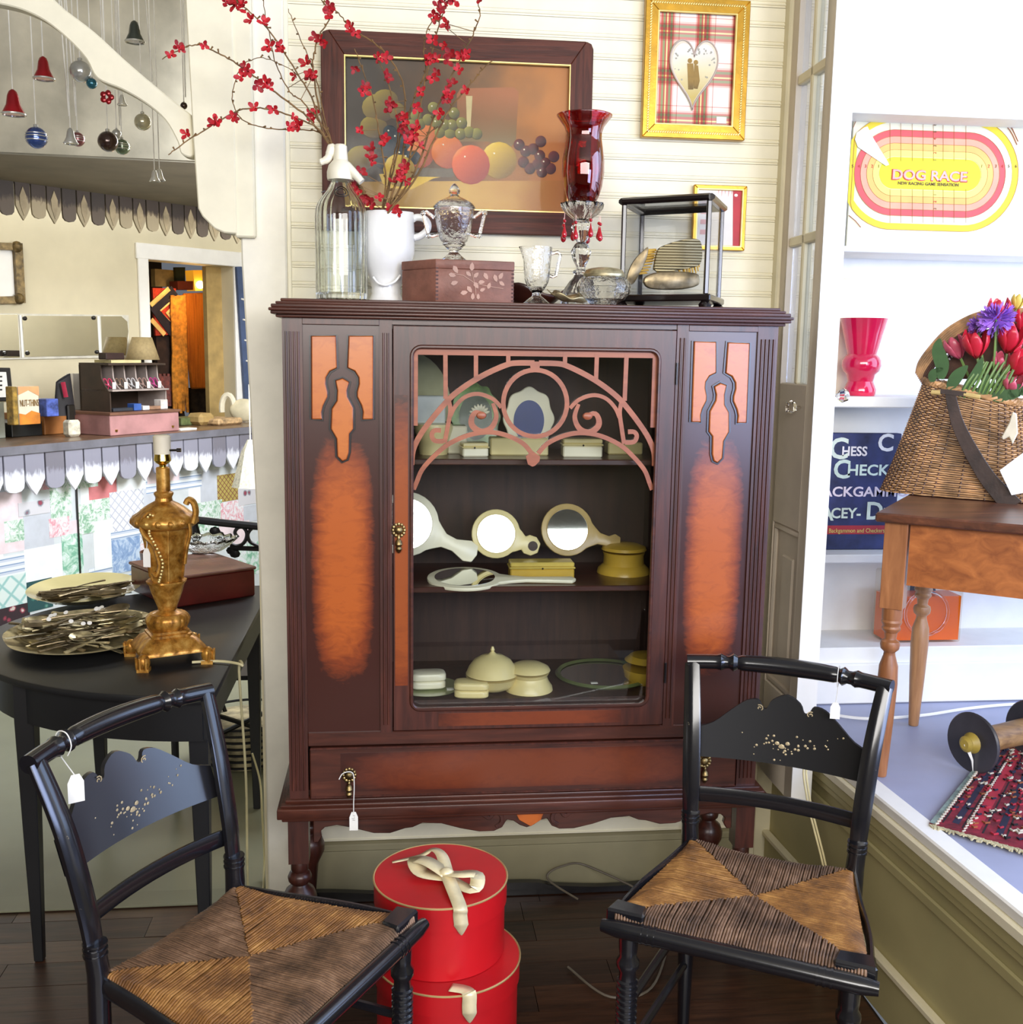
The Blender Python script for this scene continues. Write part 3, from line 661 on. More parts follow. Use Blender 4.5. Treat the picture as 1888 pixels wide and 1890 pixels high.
c = ony(1112, 1274, y0+.10); c.z = ZS0+.002; t = thing('mirror_tray', 'large oval green-rimmed mirror tray lying on bottom shelf', 'tray', c)
R_ = .118
G().lathe([(R_, 0), (R_+.006, .005), (R_, .011), (R_-.008, .006)], c, 48, cap=False).obj('tray_rim', mat('green_enamel', (96, 108, 66), .3, coat=.5), t)
G().lathe([(0.001, 0), (R_, 0), (R_, .004), (.001, .004)], c, 48).obj('tray_mirror', mirr, t)
G().box(c+Vector((-.045, -.075, .0042)), c+Vector((-.028, -.066, .005))).obj('sticker', stick, t)
# middle shelf
ym = CY+.16
hand_mirror('large round ivory hand mirror standing at the left end of middle shelf', 752, 968, 60, 882, 1026, ym, zb=ZS2, pal=ivw)
hand_mirror('round ivory hand mirror with ring handle standing in middle of shelf', 918, 986, 46, 1000, 1014, ym+.01, loop=True, zb=ZS2)
hand_mirror('round amber-ivory hand mirror leaning at right with handle pointing right', 1052, 978, 50, 1150, 1006, ym+.02, pal=mat('tan_celluloid', (196, 168, 108), .35, coat=.2), zb=ZS2, lean=16.4)
# lying mirror
c = ony(858, 1052, CY+.105); c.z = ZS2+.012; e = ony(1075, 1062, CY+.08); t = thing('hand_mirror', 'oval ivory hand mirror lying flat at the front of middle shelf', 'mirror', (c.x, c.y, ZS2))
ax, ay = .092, .070; R_ = Matrix.Rotation(-.08, 3, 'Z'); tl = Matrix.Rotation(radians(10), 3, 'X'); P = []
for k in range(31):
    a = radians(22+316*k/30); P.append(Vector((ax*cos(a), ay*sin(a), 0)))
P += [Vector(p) for p in ((.11, -.018, 0), (.15, -.010, 0), (.21, -.012, 0), (.262, -.014, 0), (.272, 0, 0), (.262, .014, 0), (.21, .012, 0), (.15, .010, 0), (.11, .018, 0))]
G().prism([c+R_ @ (tl @ p) for p in P], (0, 0, -.009)).obj('mirror_frame', ivw, t, .003, seg=2)
G().prism([c+R_ @ (tl @ Vector((ax*.8*cos(2*pi*k/40), ay*.8*sin(2*pi*k/40), 0))) for k in range(40)], (0, 0, .0012)).obj('mirror_plate', mirr, t)
rbox('trinket_box', 'long shallow clear-lidded yellow box with dark catch on middle shelf', 'box', 942, 1060, 1024, 1056, CY+.12, .055, ZS2, ivory2, mat('clear_yellow_lid', (216, 190, 96), .2), knob=True)
jar('powder_jar', 'round amber celluloid powder jar on an eight-sided base, right of middle shelf', 1150, CY+.13, [(1002, 5), (1004, 26), (1009, 39), (1014, 41), (1018, 38), (1026, 36), (1040, 37), (1048, 46), (1056, 48)], ZS2, ivory2, split=1017)
# upper shelf
yu = CY+.13
rbox('trinket_box', 'small square ivory box with dark dot catch, left of upper shelf', 'box', 852, 900, 812, 838, CY+.10, .045, ZS1, ivw, ivory, .12, True)
rbox('trinket_box', 'wide pale yellow box on the middle of upper shelf', 'box', 905, 1012, 800, 832, CY+.14, .06, ZS1, ivory, None)
rbox('trinket_box', 'ivory box with stepped lid and dark catch, right of upper shelf', 'box', 1040, 1112, 804, 838, CY+.10, .05, ZS1, ivw, ivory, -.04, True)
rbox('trinket_box', 'flat ivory box at the far right end of upper shelf', 'box', 1122, 1186, 812, 834, CY+.18, .05, ZS1, ivory, None)
jar('powder_jar', 'wide ivory bowl at the left end of upper shelf', 800, CY+.11, [(782, 34), (790, 36), (815, 28), (838, 26)], ZS1, ivory)
rbox('card_box', 'white cardboard box behind the bowl on upper shelf', 'box', 766, 822, 718, 782, CY+.2, .04, ZS1+.055, mat('landscape_card', (214, 218, 212), .5, var=.2, nsc=6))
rbox('trinket_box', 'white oblong box stacked behind small box on upper shelf', 'box', 826, 862, 786, 838, CY+.17, .05, ZS1, ivw)
# green leaf-painted plate
c = ony(878, 770, CY+.30); rr = 62*PXM(CY+.3); t = thing('painted_plate', 'green scalloped plate painted with white flowers, standing at the back', 'plate', (c.x, c.y, ZS1))
tilt = Matrix.Rotation(radians(-12), 3, 'X')
def sc_pt(a, r, y, k=12, am=.04): return c+tilt @ Vector((cos(a)*r*.72*(1+am*cos(k*a)), y, sin(a)*r*(1+am*cos(k*a))))
G().prism([sc_pt(2*pi*k/96, rr, 0) for k in range(96)], (0, .006, 0)).obj('plate_disc', mat('leaf_green_glaze', (104, 140, 66), .25, var=.35, nsc=30, coat=.6), t)
G().prism([sc_pt(2*pi*k/40, rr*.68, -.002, 1, 0) for k in range(40)], (0, .002, 0)).obj('plate_centre', mat('dark_green_glaze', (40, 62, 34), .25, coat=.6), t)
g = G()
for k in range(9):
    a = radians(20+k*20); p = c+tilt @ Vector((.01+cos(a)*.018, -.004, .004+sin(a)*.02)); g.ball(p, (.004, .002, .010), 8, 5, Matrix.Rotation(-a+pi/2, 3, 'Y'))
g.obj('painted_petals', ivw, t)
# oval picture frame
c = ony(976, 774, CY+.22); t = thing('oval_photo_frame', 'scalloped ivory standing frame with oval blue glass, middle of upper shelf', 'frame', (c.x, c.y, ZS1))
W_ = 46*PXM(CY+.22); Hh = 58*PXM(CY+.22)
outl = [c+Vector((cos(a)*W_*(1+.05*cos(8*a)), 0, max(sin(a)*Hh*(1+.04*cos(8*a)), ZS1-c.z))) for a in [2*pi*k/72 for k in range(72)]]
G().prism(outl, (0, .008, 0)).obj('frame_rim', ivw, t, .002)
G().prism([c+Vector((cos(2*pi*k/40)*W_*.62, -.0015, sin(2*pi*k/40)*Hh*.66-.004)) for k in range(40)], (0, .002, 0)).obj('glass_oval', mat('blue_grey_print', (104, 112, 152), .12, var=.15, nsc=4, coat=.8), t)
hm = ony(778, 660, CY+.31)
t = thing('fan_card', 'pale shell-shaped fan card standing behind boxes on upper shelf', 'card', (hm.x+.02, hm.y, ZS1))
pts = [Vector((hm.x-.03, hm.y, 1.32)), Vector((hm.x+.075, hm.y, 1.32))]+[Vector((hm.x-.03+.105*cos(radians(a)), hm.y, 1.36+.135*sin(radians(a)))) for a in range(10, 91, 10)]
G().prism(pts, (0, .004, 0)).obj('card_sheet', mat('olive_cream_card', (186, 182, 140), .7, var=.1), t)
# ============================================================ rush-seated chairs
black = mat('black_chair_paint', (22, 22, 26), .22, var=.25, nsc=9, bmp=.10, coat=.5)
black2 = mat('black_worn_paint', (20, 19, 19), .28, var=.3, nsc=9, bmp=.12, coat=.4)
def worn(name, base, chip=(120, 110, 90), amt=.74, coat=.5):
    m, nt, b = newmat(name); v = coords(nt); f = noise(nt, v, 38, 5, .7); f2 = noise(nt, v, 3, 2)
    k = math_(nt, 'MULTIPLY', f, math_(nt, 'ADD', f2, .45))
    nt.links.new(ramp(nt, k, [(amt-.02, base), (amt+.03, chip)]), b.inputs['Base Color'])
    b.inputs['Roughness'].default_value = .2; b.inputs['Coat Weight'].default_value = coat; b.inputs['Coat Roughness'].default_value = .12; bump(nt, b, noise(nt, v, 60), .08, .001); return m
wornb = worn('chipped_black_paint', (20, 20, 24))
def rushm(name, c1, c2, c3):
    m, nt, b = newmat(name); f = noise(nt, coords(nt), 16, 5, .7); nt.links.new(ramp(nt, f, [(.32, c1), (.52, c2), (.72, c3)]), b.inputs['Base Color'])
    b.inputs['Roughness'].default_value = .5; return m
rush = rushm('rush_golden', (88, 56, 26), (134, 90, 42), (178, 130, 68)); rush2 = rushm('rush_grey_brown', (70, 52, 38), (112, 84, 62), (150, 118, 92))
SLAT = worn('slat_black_paint', (20, 20, 25), (120, 116, 130), .80); SLAT.node_tree.nodes['Principled BSDF'].inputs['Coat Roughness'].default_value = .22; SLAT.node_tree.nodes['Principled BSDF'].inputs['Roughness'].default_value = .35; SLAT.node_tree.nodes['Principled BSDF'].inputs['Coat Weight'].default_value = 1.0
SLAT2 = worn('slat_matt_black_paint', (20, 19, 20), (110, 104, 90), .82, 0); SLAT2.node_tree.nodes['Principled BSDF'].inputs['Roughness'].default_value = .55; SLAT2.node_tree.nodes['Principled BSDF'].inputs['Specular IOR Level'].default_value = .2
giltm = mat('faded_gilt_stencil', (196, 178, 140), .4, .3, var=.25)
def make_chair(label, loc, rz, stencil):
    t = thing('rush_seat_chair', label, 'chair', loc, rz, 'black rush-seated side chairs', local=True)
    SB, SF, SD_ = .172, .232, .37; ZS = .44
    # back posts: turned lower leg, flattened bent blade above
    for s_ in (1, -1):
        g = G()
        g.tube([(s_*SB, .01, 0), (s_*SB, .005, .2), (s_*SB, 0, ZS+.02), (s_*(SB+.003), .004, ZS+.07)], [.013, .018, .019, .018], 12)
        for z in (ZS+.055, ZS+.065, ZS+.075): g.tube([(s_*(SB+.002), .003, z-.002), (s_*(SB+.002), .003, z+.002)], .0205, 12)
        P = bez([(s_*(SB+.002), .004, ZS+.06), (s_*(SB+.006), .015, ZS+.14), (s_*(SB+.016), .045, ZS+.27), (s_*(SB+.030), .085, ZS+.385)], 6)
        g.tube(P, [.0165+.003*sin(i/18*pi) for i in range(len(P))], 8, flat=(1.05, .62))
        g.obj('back_post', [wornb], t, sharp=50)
    # crest rail
    g = G(); n = 48; P = []; R_ = []
    for i in range(n+1):
        u_ = -1+2*i/n; x = u_*.215; y = .088+.034*(1-u_*u_); P.append((x, y, ZS+.385+.006*(1-u_*u_))); a = abs(u_)
        if a < .46: r = .0195-.002*(a/.46)**2
        elif a < .49: r = .0215
        elif a < .53: r = .0145
        elif a < .57: r = .0205
        elif a < .59: r = .0140
        elif a < .625: r = .0200
        elif a < .65: r = .0145
        elif a < .69: r = .0190
        else: r = .0165
        R_.append(r)
    g.tube(P, R_, 14); g.obj('crest_rail', wornb, t, sharp=40)
    # shaped slat with scroll notches
    top = [(-.185, .300), (-.150, .312), (-.115, .340), (-.085, .362), (-.060, .366), (-.050, .352), (-.040, .350), (-.030, .368), (0, .382), (.030, .368), (.040, .350), (.050, .352), (.060, .366), (.085, .362), (.115, .340), (.150, .312), (.185, .300)]
    top = [(x, z-.055) for x, z in top]; g = G(); tp = bez([(x, 0, z) for x, z in top], 3); k = len(tp)
    def sy(x, z): return .016+.10*(z-.10)/.28+.03*(1-(x/.19)**2)
    vs = []
    for p in tp:
        zb = .186-.0*p.x
        for z in (zb, (zb+p.z)/2, p.z):
            y = sy(p.x, z); vs.append(Vector((p.x, y-.004, ZS+z)))
    vs += [v+Vector((0, .009, 0)) for v in vs]; K = 3*k; fs = []
    for i in range(k-1):
        for q in range(2):
            a = i*3+q; fs += [(a, a+3, a+4, a+1), (K+a, K+a+1, K+a+4, K+a+3)]
        fs += [(i*3+2, i*3+5, K+i*3+5, K+i*3+2), (i*3, K+i*3, K+i*3+3, i*3+3)]
    g.add(vs, fs); sl = g.obj('back_slat', [SLAT if stencil > 42 else SLAT2], t, sharp=50)
    g = G(); random.seed(5)
    for s_ in (1, -1):
        c_ = Vector((s_*.054, 0, .295)); g.stroke([Vector((c_.x+s_*.008*(1-q/14)*cos(q*.75+1), sy(c_.x, c_.z)-.0045, ZS+c_.z+.008*(1-q/14)*sin(q*.75+1))) for q in range(12)], .0022, (0, -.0006, 0))
    for q in range(stencil):
        a = random.gauss(0, .045); z = .215+.3*abs(a)+random.gauss(0, .010); r = random.uniform(.0012, .0034)
        g.ball((a, sy(a, z)-.0045, ZS+z), (r, .0006, r), 6, 4)
    for a, z, r in ((0, .222, .007), (.012, .23, .005), (-.010, .228, .005)): g.ball((a, sy(a, z)-.0045, ZS+z), (r, .0008, r), 8, 4)
    stuff(g.obj('stencil_flowers', giltm, sl))
    # lower back rail
    g = G(); P = [(x, .018+.022*(1-(x/.19)**2), ZS+.11+.004*(1-(x/.19)**2)) for x in [-.18+.36*i/12 for i in range(13)]]
    g.tube(P, .0145, 8, flat=(.42, 1.25)); g.obj('back_rail', wornb, t, sharp=50)
    # seat frame
    FL, FR, BL, BR = Vector((-SF, -SD_, ZS)), Vector((SF, -SD_, ZS)), Vector((-SB, 0, ZS)), Vector((SB, 0, ZS))
    for a, b in ((FL, BL), (FR, BR)):
        s_ = 1 if a.x > 0 else -1
        P = bez([a+Vector((s_*.002, .0, -.004)), a.lerp(b, .35)+Vector((s_*.010, 0, -.002)), a.lerp(b, .7)+Vector((s_*.002, 0, 0)), b+Vector((0, 0, 0))], 5)
        G().tube(P, .014, 8, flat=(.45, 1.3)).obj('side_rail', black, t)
    P = [Vector((x, -SD_-.014, ZS-.005)) for x in [-SF-.016+(2*SF+.032)*i/16 for i in range(17)]]
    g = G().tube(P, [.017 if 0 < i < 16 else .012 for i in range(17)], 14)
    for s_ in (1, -1):
        for q in range(3): g.tube([(s_*(SF-.06-.012*q), -SD_-.014, ZS-.005), (s_*(SF-.064-.012*q), -SD_-.014, ZS-.005)], .0185, 14)
    g.obj('front_roll', wornb, t, sharp=40)
    G().tube([BL+Vector((.0, 0, -.01)), BR+Vector((0, 0, -.01))], .012, 8).obj('rear_rail', black, t)
    for s_ in (1, -1):
        G().prism([Vector((s_*(SF+.012), -SD_-.005, ZS-.012)), Vector((s_*(SF-.062), -SD_-.005, ZS-.012)), Vector((s_*(SF-.058), -SD_+.034, ZS-.012)), Vector((s_*(SF+.004), -SD_+.040, ZS-.012))], (0, 0, .0375)).obj('seat_corner', wornb, t, .004)
    # rush: four triangles of cords running from each rail to the seams
    ctr = Vector((0, -SD_*.47, 0))
    def zz(x, y):
        d = min(1, abs(x)/.2, ); return ZS+.018-.013*(1-min(1, (Vector((x, y, 0))-ctr).length/.2))
    g = G(); random.seed(11)
    def cords(a, b, n, m):
        a = Vector((a[0], a[1], 0)); b = Vector((b[0], b[1], 0)); ed = b-a; mid = a+ed*.5; inn = ctr-mid; inn.normalize(); g.m = m
        for i in range(n):
            t_ = (i+.5)/n; p0 = a+ed*t_; h = 1-abs(2*t_-1); tgt = (a if t_ < .5 else b).lerp(ctr, min(h, .985)); tgt = tgt+Vector((random.uniform(-.002, .002), random.uniform(-.002, .002), 0))
            if (tgt-p0).length < .006: continue
            k_ = 5; P = []
            for q in range(k_+1):
                p = p0.lerp(tgt, q/k_); z = zz(p.x, p.y)+random.uniform(-.0006, .0006)+(.004*sin(pi*min(1, h))*(1-q/k_)*0)
                if q == 0: z -= .010
                P.append(Vector((p.x, p.y, z)))
            g.tube(P, ed.length/n*.52*random.uniform(.85, 1.1), 5, cap=False)
    fl_, fr__, bl_, br_ = (-SF+.0, -SD_-.006), (SF-.0, -SD_-.006), (-SB+.004, -.004), (SB-.004, -.004)
    cords(fl_, fr__, 84, 1); cords(br_, bl_, 66, 1); cords(bl_, fl_, 64, 0); cords(fr__, br_, 64, 0)
    stuff(g.obj('rush_seat', [rush, rush2], t, sharp=80))
    g = G().prism([Vector((x, y, ZS-.004)) for x, y in (fl_, fr__, br_, bl_)], (0, 0, .010)); g.obj('seat_padding', rush2, t)
    # front legs with ring turnings
    for s_ in (1, -1):
        pr = [(.012, 0), (.014, .03), (.018, .06)]; z = .08
        while z < .33: pr += [(.0165, z), (.0205, z+.004), (.0205, z+.008), (.0165, z+.011)]; z += .0125
        pr += [(.016, .345), (.022, .355), (.022, .365), (.016, .375), (.018, .39), (.019, ZS-.012)]
        g = G(); sx = s_*(SF-.032); g.lathe(pr, (sx, -SD_+.004, 0), 16); g.obj('front_leg', black, t, sharp=40)
        G().tube([(sx, -SD_+.01, .17), (s_*SB, 0, .16)], .009, 8).obj('side_stretcher', black, t); G().tube([(sx, -SD_+.01, .27), (s_*SB, 0, .27)], .009, 8).obj('side_stretcher', black, t)
    g = G(); P = [(x, -SD_+.004, .22) for x in [-SF+.04+(2*SF-.08)*i/20 for i in range(21)]]
    g.tube(P, [.009+.008*(1 if i in (10,) else .5 if i in (7, 8, 12, 13) else 0) for i in range(21)], 10); g.obj('front_stretcher', black, t)
    G().tube([(-SB, 0, .2), (SB, 0, .2)], .009, 8).obj('rear_stretcher', black, t)
    return t
ch1 = make_chair('black rush-seated chair in front of the oval black table, back toward the table', (-.405, 1.850, 0), radians(58.2), 46)
ch2 = make_chair('black rush-seated chair in front of the cabinet right side, beside the display platform', (.7885, 2.043, 0), radians(-29.1), 40)
def cw(t, p):
    a = t.rotation_euler.z; return t.location+Matrix.Rotation(a, 3, 'Z') @ Vector(p)
p = cw(ch1, (-.128, .108, .828)); n_ = Vector((.85, -.527, 0))
lp = [p+Vector((.02*cos(a)*.85, -.02*cos(a)*.527, .023*sin(a))) for a in [radians(x) for x in (-60, 0, 60, 120, 180, 225)]]
price_tag('price_tag', 'white price tag tied around the crest rail of the left black chair', lp, p+n_*.026+Vector((0, 0, -.050)), .0011, .027, .050, n=(.5, -.86, 0))
p = cw(ch2, (.106, .112, .828)); n_ = Vector((-.486, -.874, 0))
lp = [p+Vector((.021*cos(a)*-.486, .021*cos(a)*-.874, .024*sin(a))) for a in [radians(x) for x in (-60, 0, 60, 120, 180, 225)]]
price_tag('price_tag', 'pale price tag hanging from the crest rail of the right black chair', lp, p+n_*.026+Vector((0, 0, -.050)), .0009, .020, .036, n=(-.3, -.95, 0))
# ============================================================ hat boxes
red = mat('red_card', (186, 18, 26), .4, var=.10, nsc=4, bmp=.04, coat=.1)
gold = mat('gold_piping', (222, 190, 130), .35, .6, var=.1)
ribm = mat('cream_satin_ribbon', (228, 214, 172), .35, .1, var=.14, nsc=14, coat=.3)
def hatbox(label, c, r, h, lidh):
    t = thing('hat_box', label, 'box', c, group='stacked red hat boxes'); c = Vector(c)
    G().lathe([(r-.004, 0), (r-.004, h-.004)], c, 64).obj('box_body', red, t)
    G().lathe([(r, h-lidh), (r, h), (r-.002, h+.0015), (.001, h+.002)], c, 64, cap=False).obj('lid', red, t)
    G().tube([c+Vector((cos(2*pi*k/72)*(r+.0005), sin(2*pi*k/72)*(r+.0005), h)) for k in range(72)], .0022, 6, closed=True).obj('gold_piping', gold, t)
    return t
HB = Vector((.092, 2.071, 0)); hb2 = HB+Vector((.014, -.030, 0))
HH = .262; b1 = hatbox('lower wider red hat box standing on the floor under its twin', (hb2.x, hb2.y, 0), .150, HH, .045)
b2 = hatbox('upper smaller red hat box with cream bow on its lid', (HB.x, HB.y, HH+.003), .138, .156, .05)
def ribbon(g, pts, w_, up_=(0, 0, 1), twist=None):
    P = bez(pts, 6); k = len(P); L = []; 
    for i, p in enumerate(P):
        t_ = (P[min(i+1, k-1)]-P[max(i-1, 0)]).normalized(); u = Vector(up_) if not twist else Vector(twist(i/(k-1))); sd = t_.cross(u).normalized()
        ww = w_(i/(k-1)) if callable(w_) else w_; L += [p+sd*ww/2, p-sd*ww/2]
    g.add(L, [(2*i, 2*i+1, 2*i+3, 2*i+2) for i in range(k-1)])
zt_ = HH+.003+.156
bw = thing('ribbon_bow', 'cream satin bow lying across the lid of the upper red hat box', 'ribbon', (.10, 2.05, zt_+.003))
def L_(x, y, dz=0): p = onz(x, y, zt_+.003); return Vector((p.x, p.y, zt_+.004+dz))
kn_ = L_(824, 1622, .012)
g = G(); ribbon(g, [kn_, L_(790, 1612, .026), L_(768, 1604, .020), L_(780, 1618, .008), kn_-Vector((0, 0, .008))], .036); g.obj('bow_loop', ribm, bw, thick=.0008)
g = G(); ribbon(g, [kn_, L_(850, 1632, .022), L_(880, 1632, .020), L_(872, 1648, .006), kn_-Vector((0, 0, .008))], .030); g.obj('bow_loop', ribm, bw, thick=.0008)
g = G(); ribbon(g, [kn_, L_(816, 1600, .024), L_(800, 1586, .022), L_(775, 1588, .010), L_(724, 1594, .003)], lambda t: .030*(1-.75*t)); g.obj('ribbon_tail', ribm, bw, thick=.0008)
fr_ = ony(847, 1662, HB.y-.139); drp = Vector((fr_.x, HB.y-.139, 0))
a_ = L_(846, 1668, .002); dd_ = Vector((a_.x-HB.x, a_.y-HB.y, 0)).normalized(); a_ = HB+dd_*.1395+Vector((0, 0, zt_+.003))
g = G(); ribbon(g, [kn_, L_(832, 1640, .010), a_, HB+dd_*.1425+Vector((0, 0, zt_-.014)), HB+dd_*.143+Vector((.002, 0, zt_-.034)), HB+dd_*.1425+Vector((.003, 0, zt_-.056))], lambda t: .028 if t < .8 else .028*(1-(t-.8)/.2)+.001, twist=lambda t: (0, 0, 1) if t < .45 else (0, -1, .15)); g.obj('ribbon_tail', ribm, bw, thick=.0008)
g = G().ball(kn_, (.016, .013, .012), 10, 7); g.obj('knot', ribm, bw)
t = thing('ribbon_end', 'short cream ribbon end hanging over the rim of lower hat box', 'ribbon', (hb2.x+.03, hb2.y-.15, HH-.06))
A_ = hb2+Vector((.035, -.1465, 0)); g = G()
ribbon(g, [A_+Vector((-.035, .02, HH+.005)), A_+Vector((-.008, .008, HH+.006)), A_+Vector((0, -.004, HH+.003)), A_+Vector((0, -.006, HH-.02)), A_+Vector((.001, -.006, HH-.04)), A_+Vector((.001, -.006, HH-.056))], lambda t: .028 if t < .75 else .028*(1-(t-.75)/.25)+.001, twist=lambda t: (0, 0, 1) if t < .35 else (0, -1, .1)); g.obj('ribbon_tail', ribm, t, thick=.0008)
# ============================================================ black half-round table
tb = mat('black_table_paint', (26, 26, 27), .42, var=.15, nsc=4, bmp=.04)
TZ = .73; tc = Vector((-.405, 2.90, 0)); ta, tbb = .69, .57
T = thing('half_round_table', 'black painted half-round side table with tapered legs behind the left chair', 'table', (-.7, 2.9, 0))
arcp = [tc+Vector((-ta*sin(pi*k/36), -tbb*cos(pi*k/36), 0)) for k in range(37)]
G().prism([p+Vector((0, 0, TZ-.018)) for p in arcp], (0, 0, .018)).obj('table_top', tb, T, .004, seg=2)
ar2 = [tc+Vector((-.03-(ta-.07)*sin(pi*k/36), -(tbb-.04)*cos(pi*k/36), TZ-.115)) for k in range(37)]
g = G(); g.stroke([p+Vector((0, 0, 0)) for p in ar2], .018, (0, 0, .097), nrm=(0, 0, 1)); g.stroke([ar2[0], ar2[-1]], .018, (0, 0, .097), nrm=(0, 0, 1)); g.obj('apron', tb, T)
for x, y in ((-.873, 2.529), (-.455, 2.43), (-.455, 3.38), (-.90, 3.22)):
    g = G(); vs = []
    for z, h_ in ((0, .011), (.3, .017), (TZ-.115, .022), (TZ-.018, .022)): vs += [(x-h_, y-h_, z), (x+h_, y-h_, z), (x+h_, y+h_, z), (x-h_, y+h_, z)]
    fs = [(0, 3, 2, 1), (12, 13, 14, 15)]
    for q in range(3):
        for j in range(4): fs.append((q*4+j, q*4+(j+1) % 4, q*4+4+(j+1) % 4, q*4+4+j))
    g.add(vs, fs).obj('leg', tb, T, .002)
# dishes of cutlery
silver = mat('tarnished_silver', (196, 184, 146), .36, .8, var=.35, nsc=30, bmp=.1)
silver2 = mat('dark_tarnished_silver', (124, 110, 84), .34, .8, var=.4, nsc=30, bmp=.1)
dishm = mat('cream_glazed_dish', (216, 206, 150), .22, var=.03, coat=.6)
def oval_dish(name, label, cx, cy, hw, m, asp=1.0, rim=.02, rot=0, zoff=.001, part='dish'):
    c = onz(cx, cy, TZ); e = onz(cx+hw, cy, TZ); a = (Vector((e.x, e.y, 0))-Vector((c.x, c.y, 0))).length; c = Vector((c.x, c.y, TZ+zoff))
    t = thing(name, label, 'plate', c); R = Matrix.Rotation(rot, 3, 'Z'); prof_ = [(.02, 0), (.55, .0), (.72, .3), (.97, 1), (1.0, 1.05), (.97, 1.0), (.70, .42), (.55, .14), (.02, .12)]
    vs = [c+R @ Vector((a*r*cos(2*pi*j/56)*(1+(0.015*cos(8*2*pi*j/56) if part == 'tray' else 0)), a*asp*r*sin(2*pi*j/56), z*rim+.001)) for r, z in prof_ for j in range(56)]
    n = 56; g = G().add(vs, [(i*n+j, i*n+(j+1) % n, (i+1)*n+(j+1) % n, (i+1)*n+j) for i in range(len(prof_)-1) for j in range(n)]); g.obj(part, m, t)
    return c, a, t
c1, a1, t1 = oval_dish('serving_plate', 'cream oval dish holding a few old spoons and forks, back left of table', 158, 1102, 100, dishm, 1.3, .030, .1)
c2, a2, t2 = oval_dish('silver_tray', 'large oval tarnished silver tray heaped with cutlery beside the gold lamp', 158, 1182, 138, silver, 1.22, .026, .15, part='tray')
def cut_mesh(kind, m):
    g = G(); L = .165
    g.tube([(-L/2, 0, 0), (-L/4, 0, .003), (0, 0, .004), (L*.2, 0, .001)], [.0055, .004, .0022, .002], 6, flat=(1, .45))
    if kind == 'spoon':
        def f(u_, v_): a = 2*pi*u_; r = v_; return Vector((L*.34+.029*r*cos(a), .0195*r*sin(a), -.006*(1-r*r)+.001))
        g.grid(f, 14, 5, closeu=True)
        def f2(u_, v_): a = 2*pi*u_; r = v_; return Vector((L*.34+.0295*r*cos(a), .020*r*sin(a), -.0065*(1-r*r)+.0001))
        g.grid(f2, 14, 5, closeu=True)
    elif kind == 'fork':
        g.box((L*.2, -.010, -.001), (L*.28, .010, .001))
        for q in range(4): y = -.0085+q*.0057; g.box((L*.28, y-.0016, -.001), (L*.52, y+.0016, .0008))
    else: g.box((L*.1, -.008, -.0006), (L*.6, .008, .0006))
    return g
protos = {}; CSC = 1.22
def cutlery(kind, m, label, loc, rz, tilt, grp):
    key = (kind, m.name)
    if key not in protos:
        o = cut_mesh(kind, m).obj(kind, m); me = o.data; org = o.location.copy()
        for v in me.vertices: v.co = v.co+org
        o.location = loc; protos[key] = o
    else: o = protos[key].copy(); C.objects.link(o)
    o.location = loc; o.scale = (CSC,)*3; o.rotation_euler = (random.uniform(-.5, .5), tilt, rz); tag(o, label, kind, grp)
random.seed(21)
for k in range(84):
    kind = random.choice(('spoon', 'spoon', 'fork', 'spoon', 'knife', 'fork')); r = sqrt(random.random())*.70; a = random.uniform(0, 2*pi)
    x = c2.x+a2*.80*r*cos(a+.15); y = c2.y+a2*.95*r*sin(a); z = TZ+.022+.062*(1-r/.72)*random.random()**.5
    m_ = random.choice((silver, silver, silver2, dull := silver2))
    cutlery(kind, m_, 'old silver %s in the heap on the large silver tray' % kind, (x, y, z), random.choice((0, pi))+random.gauss(.35, .5), random.uniform(-.18, .18), 'cutlery heaped on the silver tray')
for k in range(28):
    kind = random.choice(('spoon', 'fork', 'spoon', 'knife')); r = sqrt(random.random())*.5; a = random.uniform(0, 2*pi)
    x = c1.x+.02+a1*.62*r*cos(a); y = c1.y-.03+a1*.8*r*sin(a)
    cutlery(kind, silver2, 'dark tarnished %s lying in the cream oval dish' % kind, (x, y, TZ+.014+.016*random.random()), random.choice((0, pi))+random.gauss(.45, .3), random.uniform(-.08, .08), 'cutlery lying in the cream dish')
random.seed(4); stk = G()
for k in range(14):
    r = sqrt(random.random())*.55; a = random.uniform(0, 2*pi); p = Vector((c2.x+a2*.8*r*cos(a), c2.y+a2*.9*r*sin(a)-.01, TZ+.092-.04*r))
    o = G().lathe([(.006, 0), (.006, .0006)], p, 12, axis=(.1*random.uniform(-3, 3), -.6, .8)).obj('price_sticker', stick, None)
    tag(o, 'small round white price sticker on cutlery in the silver tray', 'sticker', 'round price stickers on the cutlery')
# red-brown box, bowl, glass dish
rb = mat('oxblood_leather', (84, 24, 22), .35, var=.25, nsc=10, bmp=.3, coat=.2); rbt = mat('brown_leather_top', (110, 70, 58), .4, var=.15, nsc=14, bmp=.4)
p0 = onz(330, 1122, TZ); p1 = onz(472, 1100, TZ); p0 = Vector((p0.x, p0.y, TZ+.001)); p1 = Vector((p1.x, p1.y, TZ+.001)); u = (p1-p0).normalized(); v = Vector((-u.y, u.x, 0)); Lb = (p1-p0).length
t = thing('leather_case', 'big oxblood leather-bound case lying behind the gold lamp', 'case', (p0+p1)/2+v*.15)
G().obox(p0-u*.02, u, v, Lb+.02, .30, .085).obj('case_body', rb, t, .004)
G().obox(p0-u*.025+v*-.006+Vector((0, 0, .085)), u, v, Lb+.028, .31, .010).obj('case_lid', rbt, t, .003)
ce = p1+u*(-.01)+v*.02+Vector((0, 0, .045))
